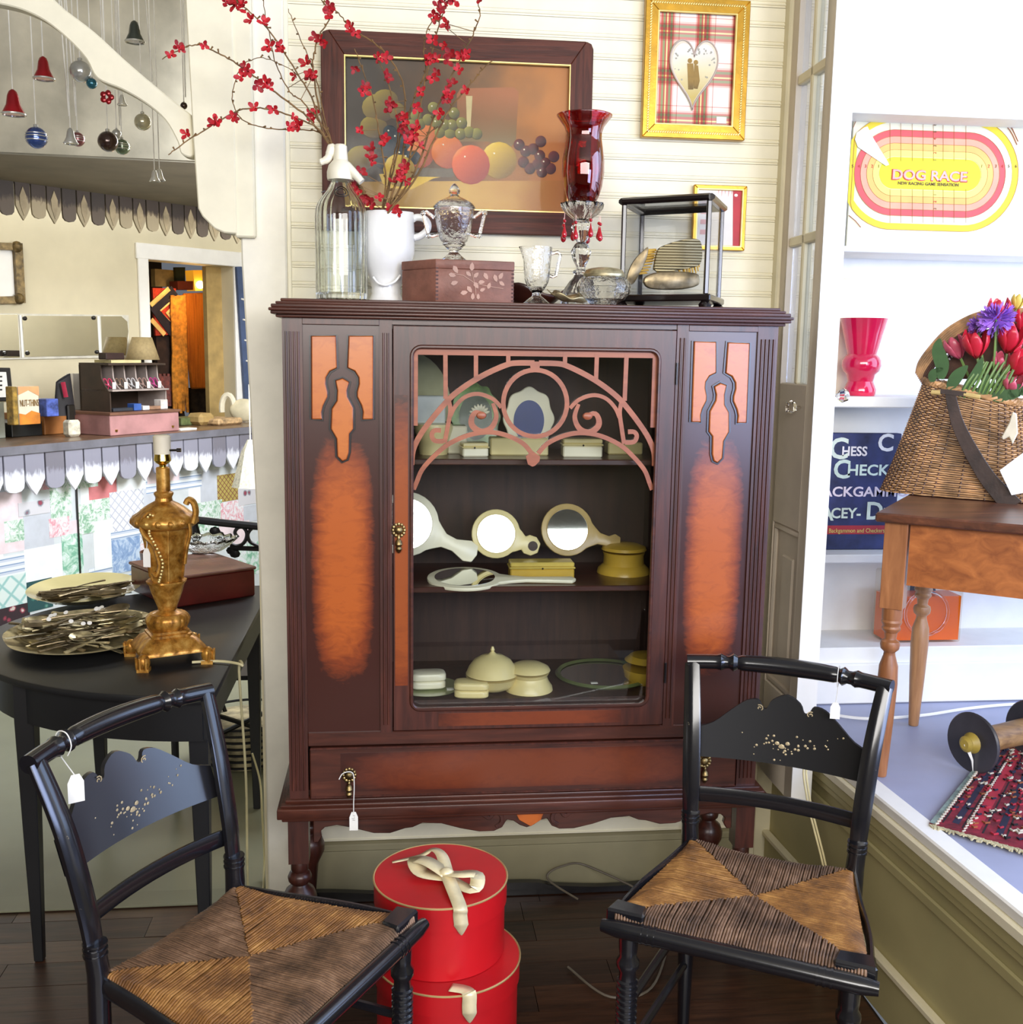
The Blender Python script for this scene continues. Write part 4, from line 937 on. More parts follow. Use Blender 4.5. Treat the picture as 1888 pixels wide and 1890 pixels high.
c = onz(378, 1020, TZ+.096); c = Vector((c.x, c.y, TZ+.097)); crys = glass('pressed_glass', (252, 252, 252), .04, 1.5, .5, 60)
t = thing('glass_dish', 'oval cut-glass dish tilted on top of the leather case', 'bowl', c)
def f(u_, v_):
    a = 2*pi*u_; r = .03+.055*v_; z = .004+.045*v_**1.6+.003*cos(16*a)*v_; return c+Vector((r*1.25*cos(a)*(1+.04*cos(16*a)*v_), r*sin(a)*(1+.04*cos(16*a)*v_), z))
g = G().grid(f, 96, 8, closeu=True); g.add([c+Vector((.03*1.25*cos(2*pi*k/48), .03*sin(2*pi*k/48), .004)) for k in range(48)], [tuple(range(48))]); g.obj('dish', crys, t, thick=.004, sharp=25)
c = onz(282, 1075, TZ); c = Vector((c.x+.02, c.y+.05, TZ+.001)); t = thing('wooden_bowl', 'brown turned wooden bowl half hidden behind the gold lamp', 'bowl', c)
G().lathe([(.025, 0), (.03, .003), (.055, .03), (.066, .07), (.068, .095), (.064, .095), (.05, .035), (.02, .012)], c, 32).obj('bowl_body', wood('walnut_bowl', (60, 34, 20), (96, 58, 34), rough=.35), t)
# ---------------------------------------------------------- gold lamp
goldm, nt, b = newmat('antique_gold'); v_ = coords(nt); f_ = noise(nt, v_, 34, 5, .65)
nt.links.new(ramp(nt, f_, [(.3, (96, 58, 18)), (.48, (176, 122, 46)), (.7, (222, 176, 92))]), b.inputs['Base Color']); b.inputs['Metallic'].default_value = .55; b.inputs['Roughness'].default_value = .36; bump(nt, b, f_, .25, .002)
LY = onz(313, 1222, TZ).y; LC = onz(313, 1216, TZ); LC = Vector((LC.x, LC.y, TZ)); LY = LC.y
def zl(y): return ony(313, y, LY).z
s1 = PXM(LY)*1.01
lamp = thing('table_lamp', 'ornate antique-gold table lamp base without shade on the black table', 'lamp', LC)
# square footed base, turned a quarter
R45 = Matrix.Rotation(radians(24), 3, 'Z')
def ringsq(h, z, lobes=0, am=0): 
    o = []
    for k in range(64):
        a = 2*pi*k/64; q = max(abs(cos(a)), abs(sin(a))); r = h/q; r = min(r, h*1.30); r *= 1+am*abs(sin(lobes*a)); o.append(LC+R45 @ Vector((r*cos(a), r*sin(a), z)))
    return o
def loft(g, rings, cap=True):
    n = len(rings[0]); vs = [p for r in rings for p in r]; fs = [(i*n+j, i*n+(j+1) % n, (i+1)*n+(j+1) % n, (i+1)*n+j) for i in range(len(rings)-1) for j in range(n)]
    if cap: fs += [tuple(range(n-1, -1, -1)), tuple((len(rings)-1)*n+j for j in range(n))]
    return g.add(vs, fs)
zb1 = zl(1178)-TZ
g = loft(G(), [ringsq(.080, .030), ringsq(.080, .036), ringsq(.074, .042, 8, .03), ringsq(.058, .060, 8, .05), ringsq(.049, .066), ringsq(.049, .072), ringsq(.044, .074), ringsq(.044, .080)])
g.obj('square_base', goldm, lamp, sharp=40)
for sx in (1, -1):
    for sy_ in (1, -1):
        q = LC+R45 @ Vector((sx*.076, sy_*.076, 0)); g = G().ball(q+Vector((0, 0, .022)), (.016, .016, .020), 12, 8).box(q-Vector((.014, .014, 0)), q+Vector((.014, .014, .008)))
        for k in range(3):
            a = radians(-50+50*k)+atan2((q-LC).y, (q-LC).x); g.tube([q+Vector((cos(a)*.016, sin(a)*.016, .006)), q+Vector((cos(a)*.017, sin(a)*.017, .035))], .003, 6)
        g.obj('claw_foot', goldm, lamp)
base_z = .080
def lp(rows): return [(h*s1, zl(y)-TZ) for y, h in rows][::-1]
def gad(k, am): return lambda a, z: 1+am*abs(sin(k*a/2))
zt0 = zl(1178)-TZ; dz = base_z-zt0
def lpz(rows): return [(h*s1, zl(y)-TZ+ (dz if y > 1160 else dz*max(0, (y-1100)/60))) for y, h in rows][::-1]
G().lathe(lpz([(1145, 30), (1152, 35), (1160, 37), (1168, 36), (1178, 31)]), LC, 64, gad(18, .07)).obj('gadrooned_foot', goldm, lamp)
G().lathe(lpz([(1118, 16), (1124, 18), (1127, 17), (1132, 14), (1138, 17), (1144, 24), (1147, 30), (1150, 28)]), LC, 40).obj('neck', goldm, lamp)
G().lathe(lp([(1070, 33), (1073, 34), (1078, 30), (1090, 27), (1105, 22), (1118, 17), (1123, 16)]), LC, 64, lambda a, z: 1+.09*abs(sin(4*a))*(1 if z > .2 else .4)).obj('petal_cup', goldm, lamp)
hexf = lambda a, z: 1/max(cos(((a+.2) % (pi/3))-pi/6), .5)*.93
G().lathe(lp([(968, 46), (975, 41), (1000, 36), (1030, 32), (1060, 29), (1074, 27)]), LC, 72, hexf).obj('urn_body', goldm, lamp, sharp=20)
g = G()
for k in range(6):
    a = k*pi/3-.2; P = [LC+Vector((cos(a)*h*s1*1.05, sin(a)*h*s1*1.05, zl(y)-TZ)) for y, h in ((972, 44), (1000, 37), (1030, 33), (1066, 29))]; g.tube(P, .003, 6)
g.obj('urn_rib', goldm, lamp)
G().lathe(lp([(918, 14), (924, 15), (930, 26), (936, 35), (942, 42), (944, 44), (947, 47), (950, 52), (958, 56), (964, 56), (970, 50), (974, 40)]), LC, 72, lambda a, z: 1+.045*abs(sin(10*a))*(1 if z < zl(945)-TZ else .4)).obj('shoulder', goldm, lamp, sharp=50)
G().lathe(lp([(862, 10), (864, 12), (906, 12), (909, 17), (912, 17), (916, 15), (920, 14)]), LC, 28).obj('candle_tube', goldm, lamp)
brs = mat('bright_brass', (214, 186, 96), .15, 1, var=.05)
G().lathe(lp([(836, 13), (846, 14.5), (850, 15), (854, 12), (858, 6), (864, 6)]), LC, 24).obj('socket_shell', brs, lamp)
cardm = mat('socket_card', (224, 214, 190), .6, var=.04)
G().lathe(lp([(803, 12), (806, 15), (838, 14.5)]), LC, 24, lambda a, z: 1+.02*cos(z*1800)).obj('socket_liner', cardm, lamp)
q = Vector((LC.x+.012, LC.y-.004, zl(831))); G().tube([q, q+Vector((.032, -.004, .001))], .0028, 8).tube([q+Vector((.024, -.004, .001)), q+Vector((.034, -.004, .001))], .005, 8).obj('turn_switch', edge_b, lamp)
def side_scroll(pts, r, name='scroll_handle'): 
    P = bez([Vector((p_.x, LY-.052, p_.z)) for p_ in [ony(x, y, LY-.052) for x, y in pts]], 5); G().tube(P, r, 8, flat=(1, 1.6)).obj(name, goldm, lamp)
side_scroll([(288, 968), (286, 950), (276, 946), (264, 958), (262, 975), (270, 990), (284, 1004), (292, 1025), (296, 1045), (290, 1062), (284, 1056)], .0062)
side_scroll([(358, 965), (362, 945), (358, 928), (349, 922), (344, 930)], .0075); side_scroll([(350, 966), (352, 985), (346, 1010), (342, 1040)], .004)
g = G(); P = bez([Vector((p_.x, LY-.062, p_.z)) for p_ in [ony(x, y, LY-.062) for x, y in ((290, 966), (280, 972), (276, 985), (284, 1000), (294, 1020), (301, 1040), (298, 1060), (294, 1074))]], 6)
for p_ in P[::2]: g.ball(p_, .0038, 7, 5)
for k in range(7): q = ony(279+6*cos(k*.9), 958+8*sin(k*.9), LY-.064); g.ball(q, .0035, 7, 5)
g.obj('beaded_edge', mat('light_gilt', (216, 186, 120), .35, .6), lamp)
g = G()
for k in range(16):
    a = 2*pi*k/16; g.ball(LC+Vector((cos(a)*54*s1, sin(a)*54*s1, zl(960)-TZ)), (.009, .009, .008), 8, 6)
g.obj('egg_border', goldm, lamp)
q0 = ony(276, 990, LY-.04)
price_tag('price_tag', 'white folded price tag tied to the gold table lamp handle', [ony(274, 982, LY-.035), ony(268, 988, LY-.045), ony(272, 1002, LY-.045)], ony(271, 1012, LY-.045), .001, .019, .046, n=(-.3, -1, 0))
cordm = mat('cream_lamp_cord', (206, 196, 150), .5, bmp=0)
P = bez([onz(355, 1222, TZ+.006), onz(395, 1220, TZ+.006), onz(425, 1222, TZ+.006), Vector(onz(440, 1228, TZ+.004))+Vector((.01, 0, .0)), Vector((-.39, 2.62, .70)), Vector((-.385, 2.66, .4)), Vector((-.39, 2.7, .05)), Vector((-.36, 2.74, .012))], 6)
tag(G().tube(P, .0034, 8).obj('lamp_cord', cordm), 'cream cord running from the gold lamp over the table edge', 'cord')
P = bez([ony(466, 1390, 3.0), ony(480, 1440, 3.0), ony(484, 1500, 2.95), ony(488, 1600, 2.9), Vector((-.37, 2.7, .012)), Vector((-.45, 2.62, .008))], 6)
tag(G().tube(P, .003, 6).obj('power_cord', cordm), 'thin cream cord hanging beside the white door post', 'cord')
P = bez([Vector((.50, 2.70, .006)), ony(1010, 1620, 2.76), ony(1040, 1597, 2.77), ony(1090, 1600, 2.77), Vector((.72, 2.62, .01)), Vector((.62, 2.3, .006)), Vector((.5, 2.25, .006)), Vector((.42, 2.38, .006))], 8)
tag(G().tube(P, .003, 6).obj('power_cord', mat('grey_cord', (110, 100, 84), .5)), 'grey power cord looping on the floor under the cabinet', 'cord')
P = bez([Vector((1.115, 2.42, .502)), Vector((1.09, 2.41, .51)), ony(1487, 1405, 2.36), ony(1490, 1480, 2.35), Vector((1.05, 2.33, .2)), Vector((1.03, 2.32, .005))], 5)
tag(G().tube(P, .0026, 6).tube([p_+Vector((.007, 0, 0)) for p_ in P], .0026, 6).obj('power_cord', mat('cream_twin_cord', (222, 208, 160), .5)), 'cream twin cord draped over the platform edge behind right chair', 'cord')
# ============================================================ pictures on the boarded wall
PY_ = WY-.003
oak = wood('dark_oak_frame', (52, 26, 18), (92, 46, 32), (112, 62, 42), 0, 6, .5, .4, 0, 16, .25); oakv = wood('dark_oak_frame_upright', (52, 26, 18), (92, 46, 32), (112, 62, 42), 2, 6, .5, .4, 0, 16, .25)
gilt = mat('bright_gilt', (192, 146, 46), .3, .6, var=.12, nsc=20, bmp=.1); gilt2 = mat('pale_gilt', (232, 206, 130), .35, .5, var=.1)
def framed(name, label, cat, x0, x1, z0, z1, fwid, mh, mv, depth=.022, y=PY_, rnd=0, rope=False, bead=gilt2):
    t = thing(name, label, cat, ((x0+x1)/2, y, z0)); f = fwid
    for nm, poly, m in (('top_rail', [(x0, z1), (x1, z1), (x1-f, z1-f), (x0+f, z1-f)], mh), ('bottom_rail', [(x0, z0), (x0+f, z0+f), (x1-f, z0+f), (x1, z0)], mh),
                        ('frame_side', [(x0, z0), (x0, z1), (x0+f, z1-f), (x0+f, z0+f)], mv), ('frame_side', [(x1, z0), (x1-f, z0+f), (x1-f, z1-f), (x1, z1)], mv)):
        if rnd and nm != 'bottom_rail':
            q = []
            for (px_, pz_) in poly:
                if nm == 'top_rail' and pz_ == z1: q += [(px_+(rnd if px_ == x0 else -rnd), z1), ] if px_ == x1 else [(px_+rnd, z1)]
                elif nm == 'frame_side' and pz_ == z1 and px_ in (x0, x1): q += [(px_, z1-rnd), (px_+(rnd*.3 if px_ == x0 else -rnd*.3), z1-rnd*.3), ((px_+rnd) if px_ == x0 else px_-rnd, z1)] if px_ == x0 else [(px_-rnd, z1), (px_-rnd*.3, z1-rnd*.3), (px_, z1-rnd)]
                else: q.append((px_, pz_))
            poly = q
        G().prism([Vector((a, y, b)) for a, b in poly], (0, -depth, 0)).obj(nm, m, t, .0015)
    a, b, c, d = x0+f, x1-f, z0+f, z1-f
    G().tube([Vector(p) for p in ((a, y-depth+.004, c), (b, y-depth+.004, c), (b, y-depth+.004, d), (a, y-depth+.004, d))], .0042, 6, closed=True).obj('inner_bead', bead, t)
    if rope:
        g = G(); e = f*.42; k = 0
        for (p, q) in (((x0+e, z0+e), (x1-e, z0+e)), ((x1-e, z0+e), (x1-e, z1-e)), ((x1-e, z1-e), (x0+e, z1-e)), ((x0+e, z1-e), (x0+e, z0+e))):
            L = max(abs(q[0]-p[0]), abs(q[1]-p[1])); n = int(L/.0062)
            for i in range(n):
                u_ = (i+.5)/n; g.ball((p[0]+(q[0]-p[0])*u_, y-depth-.0005, p[1]+(q[1]-p[1])*u_), (.0022, .0022, .0044) , 6, 4, Matrix.Rotation(.7, 3, 'Y'))
        stuff(g.obj('rope_moulding', bead, t))
    return t, (a, b, c, d)
def two_tone(name, c0, c1, c2, ax=0, rough=.5):
    m, nt, b = newmat(name); t = nt.nodes.new('ShaderNodeTexCoord'); s = nt.nodes.new('ShaderNodeSeparateXYZ'); nt.links.new(t.outputs['Generated'], s.inputs[0])
    f = math_(nt, 'ADD', s.outputs[ax], math_(nt, 'MULTIPLY', math_(nt, 'SUBTRACT', noise(nt, coords(nt), 9, 4), .5), .5))
    nt.links.new(ramp(nt, f, [(.15, c0), (.55, c1), (.9, c2)]), b.inputs['Base Color']); b.inputs['Roughness'].default_value = rough; return m
def fruit(name, hot, mid, dark):
    m, nt, b = newmat(name); v = nt.nodes.new('ShaderNodeTexCoord'); d = nt.nodes.new('ShaderNodeVectorMath'); d.operation = 'DISTANCE'; d.inputs[1].default_value = (.36, .5, .66)
    nt.links.new(v.outputs['Generated'], d.inputs[0]); nt.links.new(ramp(nt, d.outputs['Value'], [(.08, hot), (.36, mid), (.68, dark)]), b.inputs['Base Color']); b.inputs['Roughness'].default_value = .5; return m
pt, (a, b, c, d) = framed('still_life_picture', 'still life of grapes, apples and peaches in a wide dark oak frame', 'picture', -.182, .496, 1.797, 2.273, .058, oak, oakv, rnd=.018)
sheet = G().box((a-.004, PY_-.006, c-.004), (b+.004, PY_-.001, d+.004)).obj('print_sheet', two_tone('print_background', (52, 42, 26), (104, 72, 34), (176, 110, 40)), pt)
PZ = PY_-.0062
def Q(x, y): p = ony(x, y, PZ); return Vector((min(max(p.x, a), b), PZ, min(max(p.z, c), d)))
G().prism([Q(*p) for p in ((600, 335), (1080, 335), (1080, 420), (600, 420))], (0, -.0004, 0)).obj('printed_table', two_tone('print_table', (150, 112, 40), (190, 150, 66), (166, 108, 36)), pt)
G().prism([Q(*p) for p in ((700, 322), (860, 318), (800, 330), (760, 350), (710, 348))], (0, -.0006, 0)).obj('printed_cloth', mat('print_yellow', (206, 168, 50), .5), pt)
G().prism([Q(*p) for p in ((728, 310), (845, 312), (835, 328), (740, 326))], (0, -.0007, 0)).obj('printed_dish', mat('print_dish', (96, 84, 62), .5), pt)
def disc(name, x, y, r, m, k=1, rz_=1.0):
    p = ony(x, y, PZ); R_ = r*PXM(PZ)
    if p.x-R_ < a or p.x+R_ > b: return
    G().ball((p.x, PZ-.0004*k, p.z), (R_, .0006, R_*rz_), 20, 8).obj(name, m, pt)
f_pe = fruit('print_peach', (236, 190, 90), (220, 122, 52), (150, 60, 26)); f_ap = fruit('print_red_apple', (240, 200, 110), (214, 92, 36), (140, 40, 18)); f_ya = fruit('print_yellow_apple', (240, 224, 120), (206, 168, 44), (120, 90, 24))
f_gg = fruit('print_green_grape', (226, 218, 150), (150, 142, 70), (70, 66, 30)); f_dg = fruit('print_dark_grape', (110, 130, 130), (34, 50, 54), (16, 20, 22)); f_rg = fruit('print_red_grape', (170, 90, 80), (96, 36, 30), (40, 18, 16)); f_lf = fruit('print_leaf', (190, 180, 80), (140, 120, 50), (80, 60, 30))
for x, y, r in ((700, 200, 30), (712, 185, 22), (690, 235, 24), (668, 292, 26), (655, 320, 22), (730, 205, 18)): disc('printed_leaf', x, y, r, f_lf, 1, .8)
for x, y, r in ((795, 258, 32), (776, 285, 24)): disc('printed_peach', x, y, r, f_pe, 2)
random.seed(8)
for x, y in ((800, 200), (812, 212), (838, 210), (806, 228), (822, 232), (775, 230), (790, 222), (812, 246), (834, 232), (850, 248), (866, 245), (852, 228), (760, 232), (830, 248), (880, 248), (768, 215)): disc('printed_grape', x, y, 10, f_gg, 3)
for x, y in ((720, 245), (732, 255), (725, 270), (740, 285), (716, 280), (752, 292), (735, 300), (765, 292), (745, 265), (706, 300)): disc('printed_grape', x, y, 12, f_dg, 3)
for x, y in ((958, 268), (970, 280), (984, 276), (996, 288), (1006, 302), (992, 304), (978, 312), (1000, 318), (1016, 312), (966, 300), (998, 262), (1022, 290)): disc('printed_grape', x, y, 10, f_rg, 3)
disc('printed_peach', 826, 281, 29, f_pe, 3); disc('printed_apple', 921, 297, 32, f_ya, 3); disc('printed_apple', 869, 305, 34, f_ap, 5); disc('printed_apple', 737, 315, 28, f_ya, 4)
g = G()
random.seed(41)
for x, y in ((797, 197), (809, 209), (835, 207), (803, 225), (819, 229), (772, 227), (809, 243), (831, 229), (847, 245), (849, 225), (717, 242), (729, 252), (737, 282), (749, 289), (955, 265), (967, 277), (993, 285), (1003, 299), (997, 315), (858, 290), (818, 268), (912, 284)): q = Q(x, y); g.ball((q.x, PZ-.0026, q.z), (.0022, .0005, .0022), 6, 4)
stuff(g.obj('printed_glints', mat('print_cream_glint', (236, 226, 190), .5), pt))
P = [Q(*p) for p in ((846, 262), (843, 175), (850, 164), (948, 162), (957, 170), (952, 262), (940, 275), (900, 262))]
G().prism(P, (0, -.0003, 0)).obj('printed_jar', two_tone('print_jar', (120, 96, 52), (132, 88, 42), (160, 96, 50), 2), pt)
G().prism([Q(*p) for p in ((860, 178), (872, 178), (868, 242), (862, 242))], (0, -.0006, 0)).obj('printed_highlight', mat('print_cream', (196, 178, 120), .5), pt)
G().box((a, PZ-.0085, c), (b, PZ-.0075, d)).obj('picture_glass', pane_mat('picture_glass', (254, 254, 254), .003, .08, .04), pt)
# plaid valentine
p0 = ony(1188, 2, WY); p1 = ony(1372, 257, WY)
t, (a, b, c, d) = framed('plaid_heart_picture', 'gold rope-edged frame with an embossed heart on red tartan paper', 'picture', .627, .898, 2.049, 2.390, .034, gilt, gilt, rope=True)
m, nt, bb = newmat('tartan_paper'); v = nt.nodes.new('ShaderNodeTexCoord'); s_ = nt.nodes.new('ShaderNodeSeparateXYZ'); nt.links.new(v.outputs['Object'], s_.inputs[0])
def band(axis, per, off, stops):
    f = math_(nt, 'FRACT', math_(nt, 'ADD', math_(nt, 'DIVIDE', s_.outputs[axis], per), off)); r = nt.nodes.new('ShaderNodeValToRGB'); r.color_ramp.interpolation = 'CONSTANT'; e = r.color_ramp.elements
    while len(e) < len(stops): e.new(.5)
    for i, (p, c_) in enumerate(stops): e[i].position = p; e[i].color = lin(c_)
    nt.links.new(f, r.inputs[0]); return r.outputs[0]
W_ = (248, 246, 240); st_ = [(0, W_), (.26, (232, 196, 186)), (.30, (206, 110, 96)), (.36, (150, 160, 110)), (.42, (196, 92, 80)), (.46, (238, 226, 160)), (.50, (196, 92, 80)), (.56, (140, 150, 104)), (.62, (208, 110, 96)), (.66, (236, 200, 190)), (.70, (246, 238, 228)), (.80, (222, 160, 150)), (.82, W_)]
bx_ = band(0, .094, 10.28, st_); bz_ = band(2, .108, 10.05, st_)
_m = mixc(nt, .85, bx_, bz_); _m.node.blend_type = 'MULTIPLY'; nt.links.new(_m, bb.inputs['Base Color']); bb.inputs['Roughness'].default_value = .6
G().box((a-.003, PY_-.008, c-.003), (b+.003, PY_-.002, d+.003)).obj('tartan_sheet', m, t)
hc = ony(1279, 137, PY_-.009); HW, HHt = 45*PXM(WY), 62*PXM(WY)
def heart(k, s=1.0, y=PY_-.009):
    a_ = 2*pi*k/60; x = 16*sin(a_)**3/16; z = (13*cos(a_)-5*cos(2*a_)-2*cos(3*a_)-cos(4*a_))/14.5+.12; return Vector((hc.x+x*HW*s, y, hc.z+z*HHt*s*.98))
cardc = mat('heart_card', (226, 214, 190), .6, var=.06); cardg = two_tone('heart_picture', (196, 172, 90), (228, 214, 170), (226, 222, 214), 2)
G().prism([heart(k) for k in range(60)], (0, -.004, 0)).obj('heart_card', cardc, t, .001); G().tube([heart(k, .97, PY_-.0135) for k in range(60)], .0022, 6, closed=True).obj('heart_rim', mat('rose_grey_rim', (190, 172, 160), .5), t)
G().prism([heart(k, .88, PY_-.0131) for k in range(60)], (0, -.0006, 0)).obj('heart_picture', cardg, t)
g = G(); y_ = PY_-.0142
def HP(x, y): p = ony(x, y, y_); return p
fig = mat('printed_figures', (150, 118, 52), .6, var=.3)
g.ball(HP(1273, 113), (.006, .001, .006), 10, 6).ball(HP(1284, 116), (.006, .001, .006), 10, 6)
g.prism([HP(*p) for p in ((1268, 118), (1279, 118), (1281, 140), (1279, 166), (1270, 166), (1269, 140))], (0, -.0006, 0)); g.prism([HP(*p) for p in ((1281, 120), (1288, 122), (1291, 150), (1287, 165), (1280, 164))], (0, -.0006, 0))
g.obj('printed_couple', fig, t)
g = G(); random.seed(2)
for k in range(34):
    a_ = random.choice((heart(random.choice(list(range(4, 20))+list(range(40, 56))), random.uniform(.6, .82), y_),)); g.ball(a_, (random.uniform(.001, .003), .0005, random.uniform(.001, .003)), 6, 4)
stuff(g.obj('printed_scrolls', mat('print_grey_scroll', (170, 166, 150), .6), t))
G().box(ony(1322, 216, PY_-.0092), ony(1340, 229, PY_-.0098)).obj('price_sticker', stick, t)
# small gilt frame
t, (a, b, c, d) = framed('small_gilt_picture', 'small thin gilt frame with a red-bordered white print, behind glass case', 'picture', .772, .914, 1.772, 1.937, .010, gilt, gilt, depth=.014)
G().box((a-.002, PY_-.006, c-.002), (b+.002, PY_-.002, d+.002)).obj('print_sheet', mat('white_mat_board', (236, 232, 226), .6, var=.03), t)
G().prism([Vector(p) for p in ((b-.026, PY_-.0062, d), (b, PY_-.0062, d), (b, PY_-.0062, c), (b-.020, PY_-.0062, c))], (0, -.0006, 0)).obj('red_border', mat('print_crimson', (188, 34, 48), .5), t)
g = G()
for k in range(5): g.prism([Vector((b-.03-.009*k, PY_-.0062, d)), Vector((b-.026-.009*k, PY_-.0062, d)), Vector((b-.029-.009*k, PY_-.0062, d-.012-.006*(k % 2)))], (0, -.0005, 0))
for k in range(4): g.box((a+.012, PY_-.0068, c+.03+.026*k), (a+.03, PY_-.0062, c+.042+.026*k))
g.obj('printed_marks', mat('print_pink', (228, 180, 176), .6), t)
G().ball(ony(1358, 361, PY_-.007), (.005, .0006, .004), 8, 5).obj('printed_bird', stick, t)
# ============================================================ things standing on the cabinet
TT = 1.6095
clear = glass('clear_glass', (255, 255, 255), .01, 1.45); flutedg = glass('fluted_bottle_glass', (252, 255, 250), .015, 1.42); pressed = glass('pressed_clear_glass', (255, 255, 255), .02, 1.48, .35, 90)
def vessel(name, label, cat, cx, Y, prof, m, zb=TT, n=48, flute=None, wall=.0035, sharp=30, part='glass_body', solid_to=None):
    c, pr = pxprof(cx, Y, prof, zb); t = thing(name, label, cat, c); H_ = pr[-1][1]
    inner_ = [(max(.001, r-wall), z) for r, z in pr if z > (solid_to or .006)][::-1]
    if inner_: inner_.append((.001, inner_[-1][1]))
    G().lathe(pr+inner_, c, n, flute).obj(part, m, t, sharp=sharp); return t, c, pr
# soda siphon
t, c, pr = vessel('soda_siphon', 'fluted clear glass soda siphon with white head, leftmost on the cabinet', 'bottle', 631, 2.56, [(326, 17), (332, 18), (345, 24), (358, 34), (370, 42), (382, 46), (395, 47), (535, 47), (546, 46), (551, 42)], flutedg, n=80, flute=lambda a, z: 1+(.018*cos(20*a) if z < .26 else 0), wall=.005, solid_to=.012)
zz_ = lambda y, Y=2.56: ony(631, y, Y).z-TT+(TT-ony(631, 551, 2.56).z)
off = TT-ony(631, 551, 2.56).z
def SP(x, y, Y=2.56): p = ony(x, y, Y); return Vector((p.x, Y, p.z+off))
ivp = mat('cream_siphon_head', (236, 230, 208), .35, var=.03, coat=.3)
k_ = PXM(2.56)
G().lathe([(r*k_, SP(631, y).z-TT) for y, r in ((327, 16), (327, 23), (322, 24), (312, 24), (300, 21), (290, 13), (270, 11.5), (264, 11.5), (261, 9))], c, 32).obj('siphon_head', ivp, t)
G().tube([SP(640, 300, 2.55), SP(652, 312, 2.545), SP(668, 330, 2.54)], [.011, .010, .0085], 12).obj('spout', ivp, t)
G().tube(bez([SP(622, 276), SP(614, 265), SP(610, 276), SP(604, 288), SP(590, 294)], 5), [.006]*6+[.008]*6+[.007]*5+[.006]*3+[.004], 10, flat=(1, 1.3)).obj('lever', ivp, t)
G().tube([SP(631+40*cos(radians(a_)), 352+9*sin(radians(a_)), 2.56-.05*abs(cos(radians(a_)))-.025) for a_ in range(200, 340, 10)][:3], .001, 5).obj('neck_mark', edge_b, t)
g = G()
def onbody(a_, z, r): return c+Vector((cos(a_)*r, sin(a_)*r, z))
for rr in (1.0, .62):
    P = []
    for k in range(24):
        q = 2*pi*k/24; z = SP(631, 352+10*rr*sin(q)).z-TT; a_ = radians(-85)+.42*rr*cos(q); rad_ = .0345+(SP(631, 352).z-TT-z)*1.0; P.append(onbody(a_, z, rad_+.0015))
    g.tube(P, .0012, 5, closed=True)
g.obj('black_oval_mark', edge_b, t)
frost = mat('etched_white', (236, 238, 234), .7, bmp=0)
for i, (s_, z) in enumerate((('SODA WATER', 470), ('SYPHON', 455))): pass
# white pitcher
iron = mat('white_ironstone', (240, 240, 238), .2, var=.02, coat=.6)
c, pr = pxprof(713, 2.63, [(386, 43), (392, 46), (405, 50), (430, 53), (460, 52), (480, 47), (495, 38), (510, 31), (525, 27), (530, 28), (536, 27), (545, 31), (552, 37), (554, 37)], TT)
t = thing('white_pitcher', 'glossy white ironstone pitcher holding the red blossom branches', 'pitcher', c)
def spf(a_, z): return 1+.22*max(0, cos(a_-radians(-20)))**10*max(0, (z-pr[-1][1]*.86)/(pr[-1][1]*.14)) if z > pr[-1][1]*.86 else 1
G().lathe(pr+[(r-.005, z) for r, z in pr[::-1][:-3]]+[(.001, pr[4][1])], c, 48, spf).obj('pitcher_body', iron, t)
hp = [ony(x, y, 2.62) for x, y in ((758, 408), (768, 402), (782, 404), (790, 414), (788, 426), (776, 436), (764, 440))]
G().tube(bez(hp, 5), .0085, 12).obj('handle', iron, t)
G().tube(bez([Vector((c.x+x, c.y-.052+abs(x)*.25, TT+z)) for x, z in ((-.030, .060), (-.018, .046), (0, .042), (.020, .050), (.034, .066))], 5), .0028, 8).obj('moulded_swag', iron, t)
# flowering branches
twig = mat('budded_twig', (120, 90, 52), .8, var=.3, nsc=50, bmp=.3); petal = mat('crimson_petals', (186, 26, 38), .6, var=.25, nsc=50); petal2 = mat('dark_red_petals', (150, 18, 28), .6, var=.3, nsc=50)
bl_p = []
for pm, sd_ in ((petal, 1), (petal2, 2), (petal, 5)):
    random.seed(sd_); g = G(); n_p = 4
    for k in range(n_p):
        a_ = 2*pi*k/n_p+random.uniform(-.3, .3); up_a = random.uniform(-.2, .9); R = Matrix.Rotation(a_, 3, 'Y') @ Matrix.Rotation(up_a*.5, 3, 'X')
        L = random.uniform(.014, .019); g.add([R @ Vector(p) for p in ((0, 0, 0), (.0055, -.002, L*.45), (.004, -.004, L*.85), (0, -.003, L), (-.004, -.004, L*.85), (-.0055, -.002, L*.45), (0, -.001, L*.5))], [(0, 1, 6), (1, 2, 6), (2, 3, 6), (3, 4, 6), (4, 5, 6), (5, 0, 6)])
    g.ball((0, 0, 0), .003, 6, 4); me = g.obj('blossom_proto', pm).data
    o = [o for o in C.objects if o.data == me][0]; org = o.location.copy()
    for v in me.vertices: v.co += org
    bpy.data.objects.remove(o); me.name = 'blossom'; bl_p.append(me)
random.seed(13)
